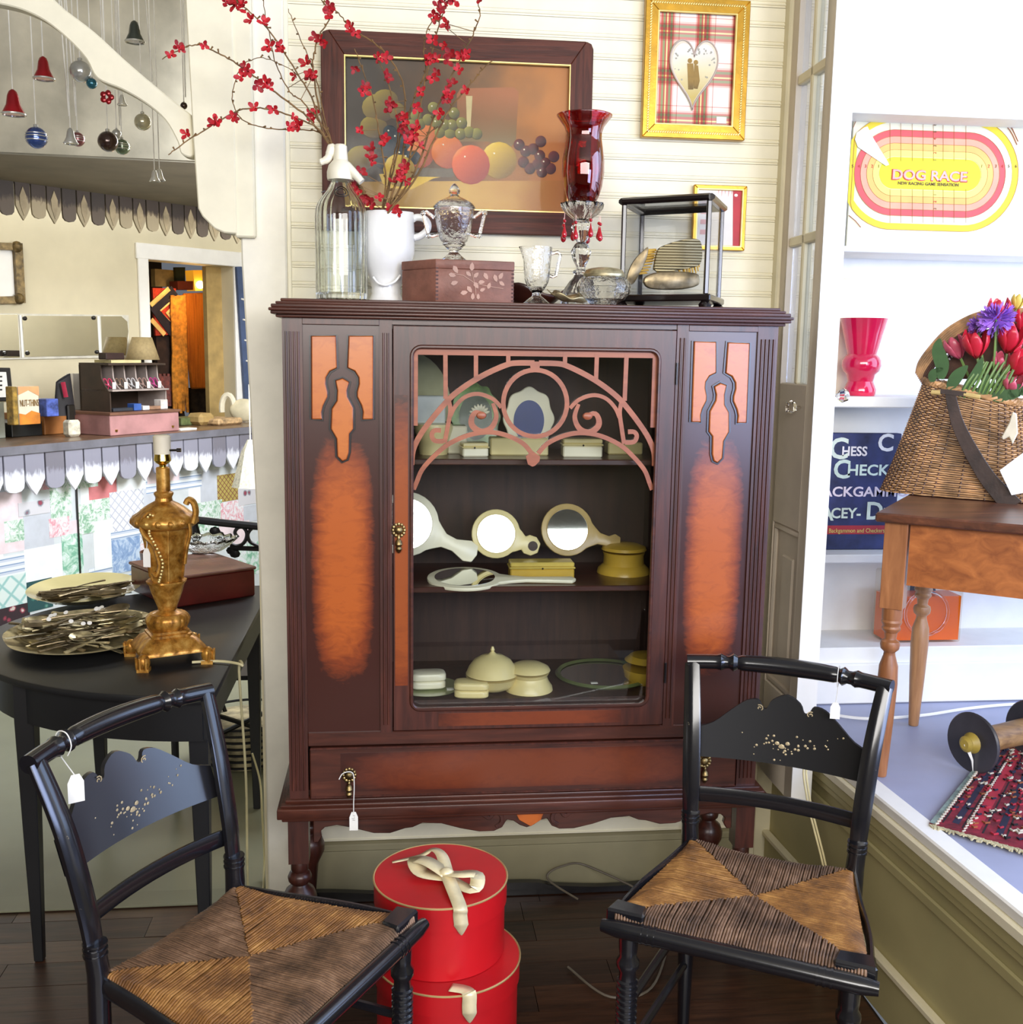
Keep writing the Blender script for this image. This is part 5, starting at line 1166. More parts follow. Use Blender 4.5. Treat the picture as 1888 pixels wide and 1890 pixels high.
def branch(label, px, Y0, Y1, blossoms, r=.0026):
    n = len(px); P = [ony(x, y, Y0+(Y1-Y0)*i/(n-1)) for i, (x, y) in enumerate(px)]
    t = thing('flowering_branch', label, 'branch', P[0], group='red blossom branches')
    Q_ = bez(P, 6); Q_ = [p+Vector((random.uniform(-1, 1), random.uniform(-1, 1), random.uniform(-1, 1)))*.0013 for p in Q_]
    g = G().tube(Q_, [r*(1-.6*i/len(Q_)) for i in range(len(Q_))], 6)
    for i in range(3, len(Q_)-1, 3):
        d = Vector((random.uniform(-1, 1), random.uniform(-.6, .3), random.uniform(-.2, 1))).normalized(); g.tube([Q_[i], Q_[i]+d*random.uniform(.004, .010)], [.0013, .0022], 5)
    g.obj('twig', twig, t)
    for (x, y) in blossoms:
        tgt = None; 
        best = min(Q_, key=lambda p: (ony(x, y, p.y)-p).length); q = ony(x, y, best.y-.004)
        o = bpy.data.objects.new('blossom', random.choice(bl_p)); C.objects.link(o); o.parent = t; o.location = q-ORG[t.name]; o.rotation_euler = (random.uniform(-.5, .5), random.uniform(0, 6.28), random.uniform(-.5, .5)); s_ = random.uniform(.75, 1.15); o.scale = (s_,)*3
        if (q-best).length > .008: g = G().tube([best, q], .0009, 4); g.obj('flower_stalk', twig, t)
b0 = (700, 400)
branch('lowest branch of the blossom bunch, reaching far left to the wooden bracket', [b0, (655, 330), (612, 275), (590, 240), (545, 218), (490, 201), (440, 205), (380, 240), (340, 265), (312, 286)], 2.63, 2.40, [(542, 218), (548, 228), (470, 200), (430, 217), (395, 230), (400, 225), (345, 248), (535, 235), (552, 234), (506, 202)])
branch('arching branch of red blossoms ending left of the door post', [b0, (650, 320), (605, 262), (560, 210), (500, 165), (455, 130), (420, 108), (390, 92), (365, 83), (335, 92), (300, 110)], 2.63, 2.42, [(315, 103), (333, 90), (329, 86), (377, 85), (458, 130), (446, 143), (490, 155), (475, 158), (497, 162), (452, 125)])
branch('branch rising steeply toward the top left picture edge of post', [b0, (640, 310), (600, 250), (575, 180), (545, 130), (510, 75), (475, 35), (440, 5), (415, -15)], 2.63, 2.46, [(418, 6), (432, 10), (440, 18), (448, 12), (463, 38), (487, 43), (497, 86), (515, 85), (520, 92), (450, 5), (425, 0)])
branch('thin branch curling left under the arching one', [(612, 270), (590, 245), (555, 240), (520, 240), (485, 236), (448, 222), (430, 190), (435, 150), (450, 120), (480, 108), (520, 120), (550, 140)], 2.60, 2.50, [(433, 218)], .0018)
branch('straight branch crossing from the siphon head up to the post top', [b0, (630, 300), (600, 240), (560, 190), (535, 170), (510, 120), (500, 75), (490, 30), (485, -20)], 2.64, 2.56, [(570, 140), (580, 138)], .0020)
branch('branch passing the upper left corner of the dark oak frame', [b0, (645, 320), (612, 265), (590, 200), (578, 130), (580, 100), (590, 65), (608, 35), (600, 10), (580, -20)], 2.65, 2.60, [(608, 12), (607, 28), (590, 75), (582, 70), (600, 82), (565, 118), (570, 142), (584, 205), (572, 210), (575, 220), (608, 20)])
branch('bare short branch standing left of the oak frame', [b0, (632, 300), (604, 240), (590, 170), (575, 120), (552, 65), (532, 18)], 2.66, 2.62, [(545, 140)], .0020)
branch('branch arching across the picture frame toward upper left', [(705, 395), (730, 300), (745, 220), (745, 160), (720, 110), (690, 80), (650, 55), (625, 25), (600, 5), (590, -15)], 2.62, 2.60, [(648, 50), (655, 62), (645, 57), (700, 108), (712, 107), (720, 190), (718, 200)])
branch('blossom branch standing before dark part of still life', [(705, 395), (712, 330), (700, 250), (690, 190), (670, 130), (655, 92)], 2.60, 2.56, [(655, 128), (673, 160), (672, 170), (665, 242), (685, 290), (687, 300), (685, 275), (712, 255), (710, 262)])
branch('short twig with a bud reaching over the still life', [(706, 395), (725, 300), (735, 240), (715, 150), (692, 100)], 2.61, 2.58, [(705, 108), (714, 138), (716, 146), (722, 195), (748, 215), (745, 222), (738, 238)])
branch('tallest branch with thick red clusters leaning right of the pitcher', [(712, 395), (745, 330), (770, 230), (785, 150), (800, 90), (812, 40), (828, 0), (840, -25)], 2.60, 2.54, [(815, 18), (808, 12), (820, 5), (800, 75), (795, 110), (806, 110), (820, 85), (830, 100), (826, 112), (806, 135), (800, 145), (776, 170), (768, 200), (760, 260), (756, 245), (835, -2), (838, 2)])
branch('thorny branch bending in a loop above the pitcher', [(712, 395), (740, 310), (750, 240), (765, 180), (785, 135), (782, 90), (790, 55), (805, 30)], 2.61, 2.57, [(800, 30), (812, 30), (798, 108), (790, 112), (735, 215), (746, 235)])
branch('long branch sweeping up right past the top of oak frame', [(715, 395), (765, 320), (800, 220), (830, 150), (860, 90), (875, 60), (886, 25), (876, -10)], 2.58, 2.50, [(884, 0), (858, 105), (852, 104), (848, 130), (833, 155), (828, 180), (820, 185), (825, 45), (822, 50), (862, 102), (830, 175), (770, 235), (765, 250)])
branch('bare tipped branch leaning far right over the grapes', [(715, 395), (770, 325), (800, 260), (835, 195), (870, 155), (890, 130), (910, 112)], 2.57, 2.50, [(860, 168), (812, 210), (775, 270), (752, 262), (745, 315), (740, 330)])
branch('low curving twig with blossoms resting by the pitcher rim', [(712, 398), (720, 370), (735, 330), (760, 290), (790, 250), (808, 235)], 2.585, 2.55, [(748, 305), (742, 318), (735, 325), (725, 335), (750, 335), (700, 365), (720, 388), (730, 385), (665, 318), (650, 335), (655, 345), (662, 355), (675, 365), (680, 372), (686, 376), (735, 392)])
# carved box with covered sugar bowl
cv = mat('carved_walnut', (128, 84, 70), .55, var=.14, nsc=26, bmp=.3); cvl = mat('carved_leaf_wood', (172, 132, 112), .5, var=.1)
A0 = ony(804, 556, 2.46); A0 = Vector((A0.x, 2.46, TT+.001)); B0 = ony(948, 556, 2.49); L0 = ony(742, 548, 2.56)
u_ = Vector((B0.x-A0.x, 2.49-2.46, 0)); Lf = u_.length; u_.normalize(); v_ = Vector((L0.x-A0.x, .10, 0)); Ls = v_.length; v_.normalize()
hb = ony(804, 479, 2.46).z-TT
t = thing('carved_box', 'carved wooden box with leaf sprays and dovetail corners on the cabinet', 'box', A0+u_*Lf/2+v_*Ls/2)
G().obox(A0, u_, v_, Lf, Ls, hb*.78).obj('box_body', cv, t, .001); G().obox(A0-u_*.001-v_*.001+Vector((0, 0, hb*.785)), u_, v_, Lf+.002, Ls+.002, hb*.215).obj('box_lid', cv, t, .0015)
nn = Vector((u_.y, -u_.x, 0)); g = G()
def leaf_(g, cx, cz, L, a_, w_=.28):
    c_ = A0+u_*cx+Vector((0, 0, cz))+nn*.0002; d = u_*cos(a_)+Vector((0, 0, sin(a_))); e = u_*-sin(a_)+Vector((0, 0, cos(a_)))
    g.prism([c_+d*L*x+e*L*y for x, y in ((-.5, 0), (-.2, w_), (.2, w_*.8), (.5, 0), (.2, -w_*.8), (-.2, -w_))], nn*.0012)
for x, z, L, a_ in ((.036, .075, .02, -1.0), (.030, .062, .018, -.2), (.034, .044, .018, .3), (.066, .083, .02, 1.5), (.060, .066, .016, -.7), (.074, .064, .016, .8), (.092, .062, .018, -1.0), (.084, .048, .016, .1), (.110, .058, .018, -1.2), (.120, .064, .018, 1.0), (.122, .046, .016, -.6), (.098, .040, .016, 1.2), (.062, .030, .018, -.9), (.052, .022, .018, .2), (.068, .014, .016, 1.5), (.078, .014, .014, 1.6), (.086, .030, .014, .4), (.074, .040, .018, -.9)): leaf_(g, x*Lf/.145, z*hb/.098, L, a_)
stuff(g.obj('carved_leaves', cvl, t))
g = G(); g.tube([A0+u_*x*Lf/.145+Vector((0, 0, z*hb/.098))+nn*.0008 for x, z in ((.030, .066), (.05, .062), (.070, .046), (.09, .040), (.125, .034))], .001, 5); g.tube([A0+u_*x*Lf/.145+Vector((0, 0, z*hb/.098))+nn*.0008 for x, z in ((.066, .07), (.072, .04), (.074, .016))], .001, 5); g.obj('carved_stem', cvl, t)
g = G()
for e_ in (0.0, Lf-.006):
    for k in range(10): q = A0+u_*e_+Vector((0, 0, hb*(.04+.092*k)))-nn*-.0001; g.obox(q+nn*.0006, u_, nn*-1, .006, .0008, hb*.04)
stuff(g.obj('dovetails', mat('dovetail_dark', (70, 34, 26), .6), t))
zb_ = TT+.001+hb*1.002
t, c, pr = vessel('covered_sugar_bowl', 'pressed-glass covered sugar bowl with two angular handles on the carved box', 'bowl', 838, 2.53, [(383, 37), (386, 37), (400, 35), (420, 31), (437, 27), (443, 24), (446, 20), (450, 21), (454, 16), (458, 13), (461, 8), (464, 8), (470, 14), (480, 26), (481, 26)], pressed, zb=zb_, n=40, flute=lambda a, z: 1+.012*cos(10*a), wall=.004, solid_to=.032, part='bowl_body')
off2 = zb_-ony(838, 481, 2.53).z; k2 = PXM(2.53)
def SQ(x, y, Y=2.53): p = ony(x, y, Y); return Vector((p.x, Y, p.z+off2))
G().lathe([(r*k2, SQ(838, y).z-zb_) for y, r in ((382, 38), (379, 37), (372, 31), (366, 20), (362, 12), (359, 8), (357, 6), (355, 9), (350, 10), (343, 7), (337, 2))], c, 40, lambda a, z: 1+.01*cos(10*a)).obj('lid', pressed, t, sharp=30)
for s_ in (1, -1):
    P = [SQ(838+s_*x, y) for x, y in ((36, 400), (52, 388), (57, 391), (47, 433), (40, 434), (28, 430))]; G().tube(P, .0040, 6).ball(P[2], .0065, 8, 6).ball(P[3], .0062, 8, 6).obj('handle', pressed, t)
# creamer
t, c, pr = vessel('glass_creamer', 'small pressed-glass footed cream jug right of the carved box', 'jug', 990, 2.50, [(455, 27), (460, 27), (480, 25), (500, 24), (512, 23), (520, 21), (528, 17), (534, 13), (540, 8), (545, 8), (552, 17), (560, 26), (561, 26)], pressed, n=40, flute=lambda a, z: (1+.012*cos(10*a))*(1+(.35*max(0, cos(a-pi))**12*max(0, (z-.11)/.03) if z > .11 else 0)), wall=.0035, solid_to=.034)
off3 = TT-ony(990, 561, 2.5).z
P = [ony(x, y, 2.5)+Vector((0, 0, off3)) for x, y in ((1014, 468), (1030, 464), (1034, 470), (1026, 508), (1020, 510), (1010, 506))]; G().tube(P, .004, 6).obj('handle', pressed, t)
c = Vector((ony(990, 545, 2.68).x, 2.68, TT)); t = thing('brown_dish', 'dark brown leaf-shaped dish behind the glass creamer', 'dish', c)
def f(u_, v_): a_ = 2*pi*u_; r = .02+.055*v_; return c+Vector((r*1.15*cos(a_), r*.7*sin(a_), .004+.040*v_**1.5*(1+.35*cos(3*a_+.5))))
g = G().grid(f, 40, 6, closeu=True); g.obj('dish', mat('brown_glaze', (70, 34, 26), .3, coat=.5), t, thick=.004)
# hurricane candlestick with ruby shade
t, c, pr = vessel('ruby_shade_candlestick', 'crystal candlestick with tall ruby glass shade and red drops', 'candlestick', 1070, 2.58, [(410, 11), (414, 14), (420, 20), (428, 17), (436, 14), (444, 11), (448, 8), (452, 12), (465, 19), (478, 16), (492, 9), (497, 8), (500, 13), (504, 15), (508, 11), (514, 14), (520, 20), (535, 30), (545, 34), (566, 36), (567, 36)], pressed, n=12, wall=.03, sharp=15, part='stem')
off4 = TT-ony(1070, 567, 2.58).z; k4 = PXM(2.58)
def SC(x, y, Y=2.58): p = ony(x, y, Y); return Vector((p.x, Y, p.z+off4))
def rows(l): return [(r*k4, SC(1070, y).z-TT) for y, r in l]
G().lathe(rows(((410, 10), (404, 18), (395, 30), (384, 37), (376, 38), (378, 35), (390, 27), (404, 12))), c, 64, lambda a, z: 1+.05*cos(12*a)*(1 if z > .17 else .3)).obj('bobeche', pressed, t, sharp=25)
ruby = pane_mat('ruby_glass', (222, 62, 74), .06, .02)
rb_ = rows(((377, 20), (372, 24), (362, 29), (345, 34), (320, 37), (295, 36.5), (272, 33), (258, 31), (246, 31), (234, 35), (224, 42), (216, 48), (213, 49)))
G().lathe(rb_, c, 64, cap=False).obj('ruby_shade', ruby, t, thick=.0025)
rubyd = glass('ruby_drop_glass', (205, 20, 36), .03, 1.45)
for k in range(8):
    a_ = 2*pi*k/8+.3; q = c+Vector((cos(a_)*35*k4, sin(a_)*35*k4, 0)); q.z = SC(1070, 406).z-.006*(k % 2)
    pdp = G().lathe([(.0008, 0), (.0025, -.010), (.0062, -.022), (.0068, -.027), (.0045, -.032), (.0008, -.034)], q+Vector((0, 0, -.012)), 12).obj('glass_drop', mat('ruby_drop', (178, 16, 34), .12, var=.1, coat=.8), t)
    G().ball(q+Vector((0, 0, -.006)), .0042, 8, 6).tube([q+Vector((0, 0, .012)), q+Vector((0, 0, -.012))], .0006, 4).obj('bead', mat('ruby_bead', (170, 14, 30), .12, coat=.8) if k == 0 else bpy.data.materials['ruby_bead'], pdp)
# cut jar
t, c, pr = vessel('vanity_jar', 'round cut-glass vanity jar with tarnished silver lid, front of cabinet top', 'jar', 1113, 2.47, [(514, 36), (518, 42), (526, 47), (534, 49), (544, 47), (554, 39), (562, 27), (567, 22)], pressed, n=72, flute=lambda a, z: 1+.02*abs(sin(9*a)), wall=.006, sharp=20, solid_to=.008)
off5 = TT-ony(1113, 567, 2.47).z; k5 = PXM(2.47)
G().lathe([(r*k5, ony(1113, y, 2.47).z+off5-TT) for y, r in ((516, 37), (510, 38), (506, 36), (502, 33), (499, 24), (497, 12), (497, 1))], c, 40).obj('silver_lid', silver, t)
# metal leaf tray
c = Vector((ony(1048, 550, 2.50).x, 2.485, TT)); t = thing('metal_leaf_tray', 'small embossed silvery metal dish tilted beside the vanity jar', 'dish', c)
def f(u_, v_): a_ = 2*pi*u_; r = .012+.036*v_; return c+Vector((r*cos(a_)*(1+.08*cos(6*a_)*v_), r*.7*sin(a_), .002+.014*v_**2*(1+.3*cos(6*a_))+.010*v_*cos(a_-2.6)+.006))
G().grid(f, 48, 5, closeu=True).obj('dish', silver, t, thick=.002)
# display case with brushes
FR = ony(1303, 540, 2.455); FL = ony(1145, 540, 2.575); BR = ony(1327, 540, 2.64); FR.z = FL.z = BR.z = 0; BL = FL+(BR-FR); zt5 = ony(1303, 356, 2.455).z
t = thing('glass_display_case', 'black-framed glass display case holding silver brushes, right end of cabinet top', 'case', (FL+BR)/2+Vector((0, 0, TT)))
eb = mat('ebonised_wood', (24, 16, 16), .25, coat=.5, var=.3)
ud = (FR-FL); lu = ud.length; ud.normalize(); vd = (BR-FR); lv = vd.length; vd.normalize()
ctr5 = (FL+BR)/2
def ring5(ex, z0, z1):
    p = FL-ud*ex-vd*ex; p.z = z0; return G().obox(p, ud, vd, lu+2*ex, lv+2*ex, z1-z0)
ring5(.012, TT+.014, TT+.030).obj('base', eb, t, .003); 
for q in (FL, FR, BL, BR):
    cq = q+(ctr5-q)*.02; G().lathe([(.014, 0), (.016, .006), (.010, .014)], (cq.x, cq.y, TT), 12).obj('foot', eb, t)
    G().obox(q+(ctr5-q).normalized()*.003-Vector((.005, .005, 0))+Vector((0, 0, TT+.030)), (1, 0, 0), (0, 1, 0), .011, .011, zt5-TT-.046).obj('post', eb, t, .002)
g = G()
for (a_, b_) in ((FL, FR), (FR, BR), (BR, BL), (BL, FL)):
    g.tube([a_+Vector((0, 0, zt5-.009)), b_+Vector((0, 0, zt5-.009))], .011, 8, flat=(1.1, .8))
g.obj('top_frame', eb, t)
G().obox(FL+Vector((0, 0, zt5-.006)), ud, vd, lu, lv, .002).obj('top_pane', lg, t)
for (a_, b_) in ((FL, FR), (FR, BR), (BR, BL), (BL, FL)):
    dd = (b_-a_); L_5 = dd.length; dd.normalize(); G().obox(a_+Vector((0, 0, TT+.030)), dd, Vector((-dd.y, dd.x, 0)), L_5, .0015, zt5-TT-.045).obj('pane', pane_mat('case_glass', (253, 253, 253), .01, .02, .3) if 'case_glass' not in bpy.data.materials else bpy.data.materials['case_glass'], t)
brist = mat('yellow_bristle', (214, 172, 70), .7, var=.15); ribs = newmat('ribbed_silver'); 
nt = ribs[1]; wv = nt.nodes.new('ShaderNodeTexWave'); wv.inputs['Scale'].default_value = 46; wv.bands_direction = 'Z'; nt.links.new(coords(nt), wv.inputs[0]); nt.links.new(ramp(nt, wv.outputs['Fac'], [(.2, (104, 92, 64)), (.7, (168, 156, 120))]), ribs[2].inputs['Base Color']); ribs[2].inputs['Metallic'].default_value = .7; ribs[2].inputs['Roughness'].default_value = .35; bump(nt, ribs[2], wv.outputs['Fac'], .5, .002); ribs = ribs[0]
def brush(label, P_, thk, brs_dir, m, Y=2.56, bl=.018):
    Q = [ony(x, y, Y)+Vector((0, 0, .004)) for x, y in P_]; cc = sum(Q, Vector())/len(Q); t = thing('hair_brush', label, 'brush', (cc.x, cc.y, min(q.z for q in Q)), group='silver brushes in the glass case')
    Qb = bez(Q+[Q[0]], 4)[:-1]; G().prism(Qb, (0, thk, 0)).obj('brush_back', m, t, .004, seg=2)
    if brs_dir:
        g = G(); d = Vector(brs_dir).normalized(); random.seed(3)
        lo = [q for q in Qb if (q-cc).dot(d) > 0]; 
        for q in lo:
            for j in range(2):
                s_ = cc+(q-cc)*(.85-.12*j)+Vector((0, thk*(.3+.4*j), 0)); s_ = s_+d*((q-cc).dot(d)*.1); g.tube([s_, s_+d*bl], [.0022, .0016], 5)
        stuff(g.obj('bristles', brist, t))
    return t
brush('large ribbed silver brush back leaning at the right inside the glass case', [(1206, 500), (1212, 470), (1222, 458), (1255, 447), (1284, 444), (1295, 455), (1293, 490), (1265, 500), (1220, 506)], .014, (.2, 0, -1), ribs)
brush('silver brush with yellow bristles leaning at the left inside the glass case', [(1156, 525), (1160, 505), (1172, 482), (1188, 466), (1196, 460), (1194, 478), (1182, 505), (1168, 528)], .014, (1, 0, .1), silver2, Y=2.58, bl=.022)
brush('oval embossed silver brush lying on the floor of the glass case', [(1188, 524), (1192, 514), (1212, 506), (1245, 504), (1285, 508), (1291, 518), (1288, 530), (1262, 537), (1220, 538), (1196, 534)], .018, None, silver2, Y=2.53)
# ============================================================ back room: counter
CA = onz(0, 824, 1.05); CBp = onz(465, 786, 1.05); CA.z = CBp.z = 0
cu_ = (CBp-CA).normalized(); cn = Vector((cu_.y, -cu_.x, 0)); cb_ = -cn      # cn faces the camera side, cb_ goes back
LC_ = (CBp-CA).length
def tc_(px, py=820, off=0):
    p = onpl(px, py, CA+cn*off, cn); q = Vector((p.x, p.y, 0))-CA; return q.dot(cu_), p.z
counter = thing('shop_counter', 'long shop counter papered with patchwork wallpaper and hung with wooden scallop slats', 'counter', CA+cu_*LC_/2+cb_*.25)
top_m = wood('counter_top', (74, 54, 38), (112, 84, 60), (134, 104, 78), 1, 5, .35, .15, .3, 6)
edge_m = mat('grey_blue_edge', (112, 112, 122), .5, var=.1)
def cbox(u0_, u1_, b0_, b1_, z0, z1): return G().obox(CA+cu_*u0_+cb_*b0_+Vector((0, 0, z0)), cu_, cb_, u1_-u0_, b1_-b0_, z1-z0)
cbox(-1.6, LC_+.22, -.03, .55, 1.012, 1.05).obj('counter_top', top_m, counter, .003)
cbox(-1.6, LC_+.22, -.034, -.029, 1.010, 1.048).obj('edge_strip', edge_m, counter)
cbox(-1.6, LC_+.22, .04, .5, 0, 1.012).obj('counter_body', mat('pale_counter_face', (206, 214, 220), .6, var=.04), counter)
def pat(name, base, c1, c2, kind, sc):
    m, nt, b = newmat(name); v = coords(nt, (1, 1, 1), 'Object')
    if kind == 'spots':
        w_ = nt.nodes.new('ShaderNodeTexVoronoi'); w_.inputs['Scale'].default_value = sc; nt.links.new(v, w_.inputs['Vector']); f = w_.outputs['Distance']; f2 = noise(nt, v, sc*1.5, 3)
        k = math_(nt, 'ADD', f, math_(nt, 'MULTIPLY', f2, .35)); col = ramp(nt, k, [(.30, c1), (.36, c2), (.46, base)])
    elif kind == 'lattice':
        s_ = nt.nodes.new('ShaderNodeSeparateXYZ'); nt.links.new(v, s_.inputs[0]); h = math_(nt, 'ADD', math_(nt, 'MULTIPLY', s_.outputs[0], .49*0+.6), math_(nt, 'MULTIPLY', s_.outputs[1], .8))
        a_ = math_(nt, 'FRACT', math_(nt, 'MULTIPLY', math_(nt, 'ADD', h, s_.outputs[2]), sc)); b_ = math_(nt, 'FRACT', math_(nt, 'MULTIPLY', math_(nt, 'SUBTRACT', h, s_.outputs[2]), sc))
        k = math_(nt, 'MINIMUM', math_(nt, 'ABSOLUTE', math_(nt, 'SUBTRACT', a_, .5)), math_(nt, 'ABSOLUTE', math_(nt, 'SUBTRACT', b_, .5))); col = ramp(nt, k, [(.05, c1), (.09, c2), (.13, base)])
    elif kind == 'lines':
        s_ = nt.nodes.new('ShaderNodeSeparateXYZ'); nt.links.new(v, s_.inputs[0]); a_ = math_(nt, 'FRACT', math_(nt, 'MULTIPLY', s_.outputs[2], sc)); col = ramp(nt, a_, [(.12, c1), (.2, base), (.6, base), (.7, c2)])
    else: col = ramp(nt, noise(nt, v, sc, 5, .7, 1.5), [(.42, base), (.5, c2), (.6, c1)])
    nt.links.new(col, b.inputs['Base Color']); b.inputs['Roughness'].default_value = .6; return m
WH = (226, 232, 238)
pats = dict(fg=pat('wallpaper_green_sprigs', WH, (130, 176, 148), (204, 222, 212), 'n', 26), fr=pat('wallpaper_red_flowers', WH, (216, 150, 166), (226, 206, 214), 'n', 24), la=pat('wallpaper_grey_lattice', WH, (184, 188, 206), (212, 216, 226), 'lattice', 20),
            lt=pat('wallpaper_teal_lattice', (214, 228, 228), (150, 196, 196), (184, 214, 214), 'lattice', 11), bt=pat('wallpaper_blue_toile', (190, 208, 230), (120, 150, 196), (150, 176, 214), 'n', 14), gv=pat('wallpaper_green_vine', WH, (120, 180, 154), (190, 220, 208), 'n', 13),
            wh=mat('wallpaper_white', (234, 240, 244), .6, var=.03), gr=mat('wallpaper_pale_grey', (196, 202, 214), .6, var=.05), ln=pat('wallpaper_blue_lines', WH, (120, 150, 190), (196, 206, 224), 'lines', 34), dk=pat('wallpaper_dark_floral', (52, 38, 46), (206, 196, 190), (150, 60, 80), 'spots', 18),
            te=pat('wallpaper_dark_teal', (40, 80, 84), (120, 170, 160), (70, 120, 110), 'spots', 18), pk=mat('wallpaper_pink', (232, 216, 224), .6, var=.08), pr=mat('wallpaper_present_red', (214, 130, 134), .6, var=.1), ol=pat('wallpaper_olive_weave', (176, 160, 90), (120, 60, 60), (150, 130, 70), 'lattice', 30), bd=pat('wallpaper_border', (206, 206, 214), (150, 70, 90), (120, 126, 140), 'spots', 14))
patches = [(-40, 1160, 0, 905, 'wh'), (0, 1020, 40, 900, 'pk'), (0, 1135, 48, 1060, 'lt'), (0, 1062, 45, 1025, 'ln'), (-20, 1200, 55, 1120, 'dk'), (52, 1125, 96, 1070, 'te'), (35, 950, 92, 925, 'bd'), (38, 1012, 98, 950, 'gr'), (48, 1075, 118, 1008, 'wh'), (95, 960, 130, 880, 'fg'), (92, 990, 128, 955, 'fr'), (118, 1080, 152, 985, 'gv'), (140, 900, 180, 870, 'fg'),
           (145, 985, 172, 930, 'fg'), (150, 930, 195, 895, 'wh'), (165, 920, 215, 880, 'pr'), (172, 960, 208, 920, 'fg'), (205, 980, 265, 905, 'la'), (175, 1050, 208, 960, 'wh'), (208, 1055, 258, 990, 'bt'), (205, 992, 262, 978, 'ln'), (165, 1068, 210, 1045, 'ln'), (172, 1085, 262, 1065, 'bt'), (218, 905, 275, 870, 'wh'), (262, 935, 300, 900, 'gr'), (252, 1040, 270, 950, 'fr'), (270, 905, 372, 880, 'ln'), (272, 890, 330, 850, 'pk'),
           (366, 925, 405, 868, 'gr'), (402, 925, 440, 875, 'ol'), (366, 985, 410, 925, 'fg'), (408, 965, 450, 925, 'fr'), (440, 930, 490, 880, 'bd'), (450, 960, 500, 930, 'gr'), (405, 1005, 460, 965, 'pk'), (440, 1060, 500, 1000, 'gv'), (350, 960, 370, 900, 'wh'), (10, 1000, 44, 960, 'fg'), (130, 1010, 150, 960, 'pk'), (258, 1000, 300, 940, 'la'), (60, 905, 90, 870, 'fr'), (0, 905, 60, 880, 'gr')]
for i, (xa, ya, xb, yb, k) in enumerate(patches):
    o_ = -.036; ta_, z0 = tc_(xa, ya, -.04+.0); tb_, z1 = tc_(xb, yb, -.04)
    mz = (tc_((xa+xb)/2, ya, -.04)[1], tc_((xa+xb)/2, yb, -.04)[1])
    G().obox(CA+cu_*ta_+cb_*(.040-.0004*(i % 7)-.0006)+Vector((0, 0, mz[0])), cu_, cb_, tb_-ta_, .003, mz[1]-mz[0]).obj('wallpaper_patch', pats[k], counter)
t_, z_ = tc_(140, 900, -.04); cbox(t_-.003, t_+.003, .030, .041, 0, 1.01).obj('joint_strip', edge_b, counter)
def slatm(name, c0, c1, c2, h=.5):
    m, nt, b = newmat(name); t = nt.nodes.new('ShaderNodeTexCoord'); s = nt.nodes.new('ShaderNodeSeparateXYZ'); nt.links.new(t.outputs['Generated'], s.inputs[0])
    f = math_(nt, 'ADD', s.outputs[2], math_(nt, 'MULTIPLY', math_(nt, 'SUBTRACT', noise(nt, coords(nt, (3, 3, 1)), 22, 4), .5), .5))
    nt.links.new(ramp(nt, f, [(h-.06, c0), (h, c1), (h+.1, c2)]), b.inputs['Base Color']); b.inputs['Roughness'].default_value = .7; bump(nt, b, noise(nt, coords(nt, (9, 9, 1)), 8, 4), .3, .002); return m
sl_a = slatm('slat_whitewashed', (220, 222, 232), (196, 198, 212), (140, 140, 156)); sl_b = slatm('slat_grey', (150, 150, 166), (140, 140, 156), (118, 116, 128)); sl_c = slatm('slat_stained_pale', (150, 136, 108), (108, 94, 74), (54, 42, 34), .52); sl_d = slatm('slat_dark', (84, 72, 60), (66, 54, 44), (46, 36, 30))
def slat_shape(kind, w_, h):
    if kind: return [(-w_*.5, 0), (w_*.5, 0), (w_*.5, -h*.62), (w_*.28, -h*.82), (0, -h), (-w_*.28, -h*.82), (-w_*.5, -h*.62)]
    return [(-w_*.5, 0), (w_*.5, 0), (w_*.5, -h*.72), (w_*.46, -h*.86), (w_*.30, -h*.94), (0, -h*.97), (-w_*.30, -h*.94), (-w_*.46, -h*.86), (-w_*.5, -h*.72)]
random.seed(31); pt_ = .110
for k in range(-12, 17):
    c_ = CA+cu_*(pt_*(k+.45))+cn*.012+Vector((0, 0, 1.010)); h = .195 if k % 2 else .180
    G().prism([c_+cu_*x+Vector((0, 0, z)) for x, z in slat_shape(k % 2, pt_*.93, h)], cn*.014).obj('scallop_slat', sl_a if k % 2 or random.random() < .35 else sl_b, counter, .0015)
# valance on the soffit
val = thing('scalloped_valance', 'row of round and pointed dark wooden slats hanging below the taupe ceiling', 'valance', sp+SD*.6)
random.seed(9); pv = .0725
for k in range(-12, 23):
    c_ = sp+SD*(pv*(k+.3))+Vector((0, 0, .004)); kind = k % 2; h = .165 if kind else .155
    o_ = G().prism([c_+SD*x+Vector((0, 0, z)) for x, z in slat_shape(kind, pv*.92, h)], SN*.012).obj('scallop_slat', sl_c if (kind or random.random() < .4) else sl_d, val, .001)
    if kind: G().prism([c_+SD*x+SN*.012+Vector((0, 0, z)) for x, z in ((0, -.02), (pv*.22, -.06), (pv*.20, -.10), (0, -.145), (-pv*.20, -.10), (-pv*.22, -.06))], SN*.003).obj('leaf_motif', mat('pale_leaf_motif', (150, 134, 104), .7, var=.2) if 'pale_leaf_motif' not in bpy.data.materials else bpy.data.materials['pale_leaf_motif'], o_)
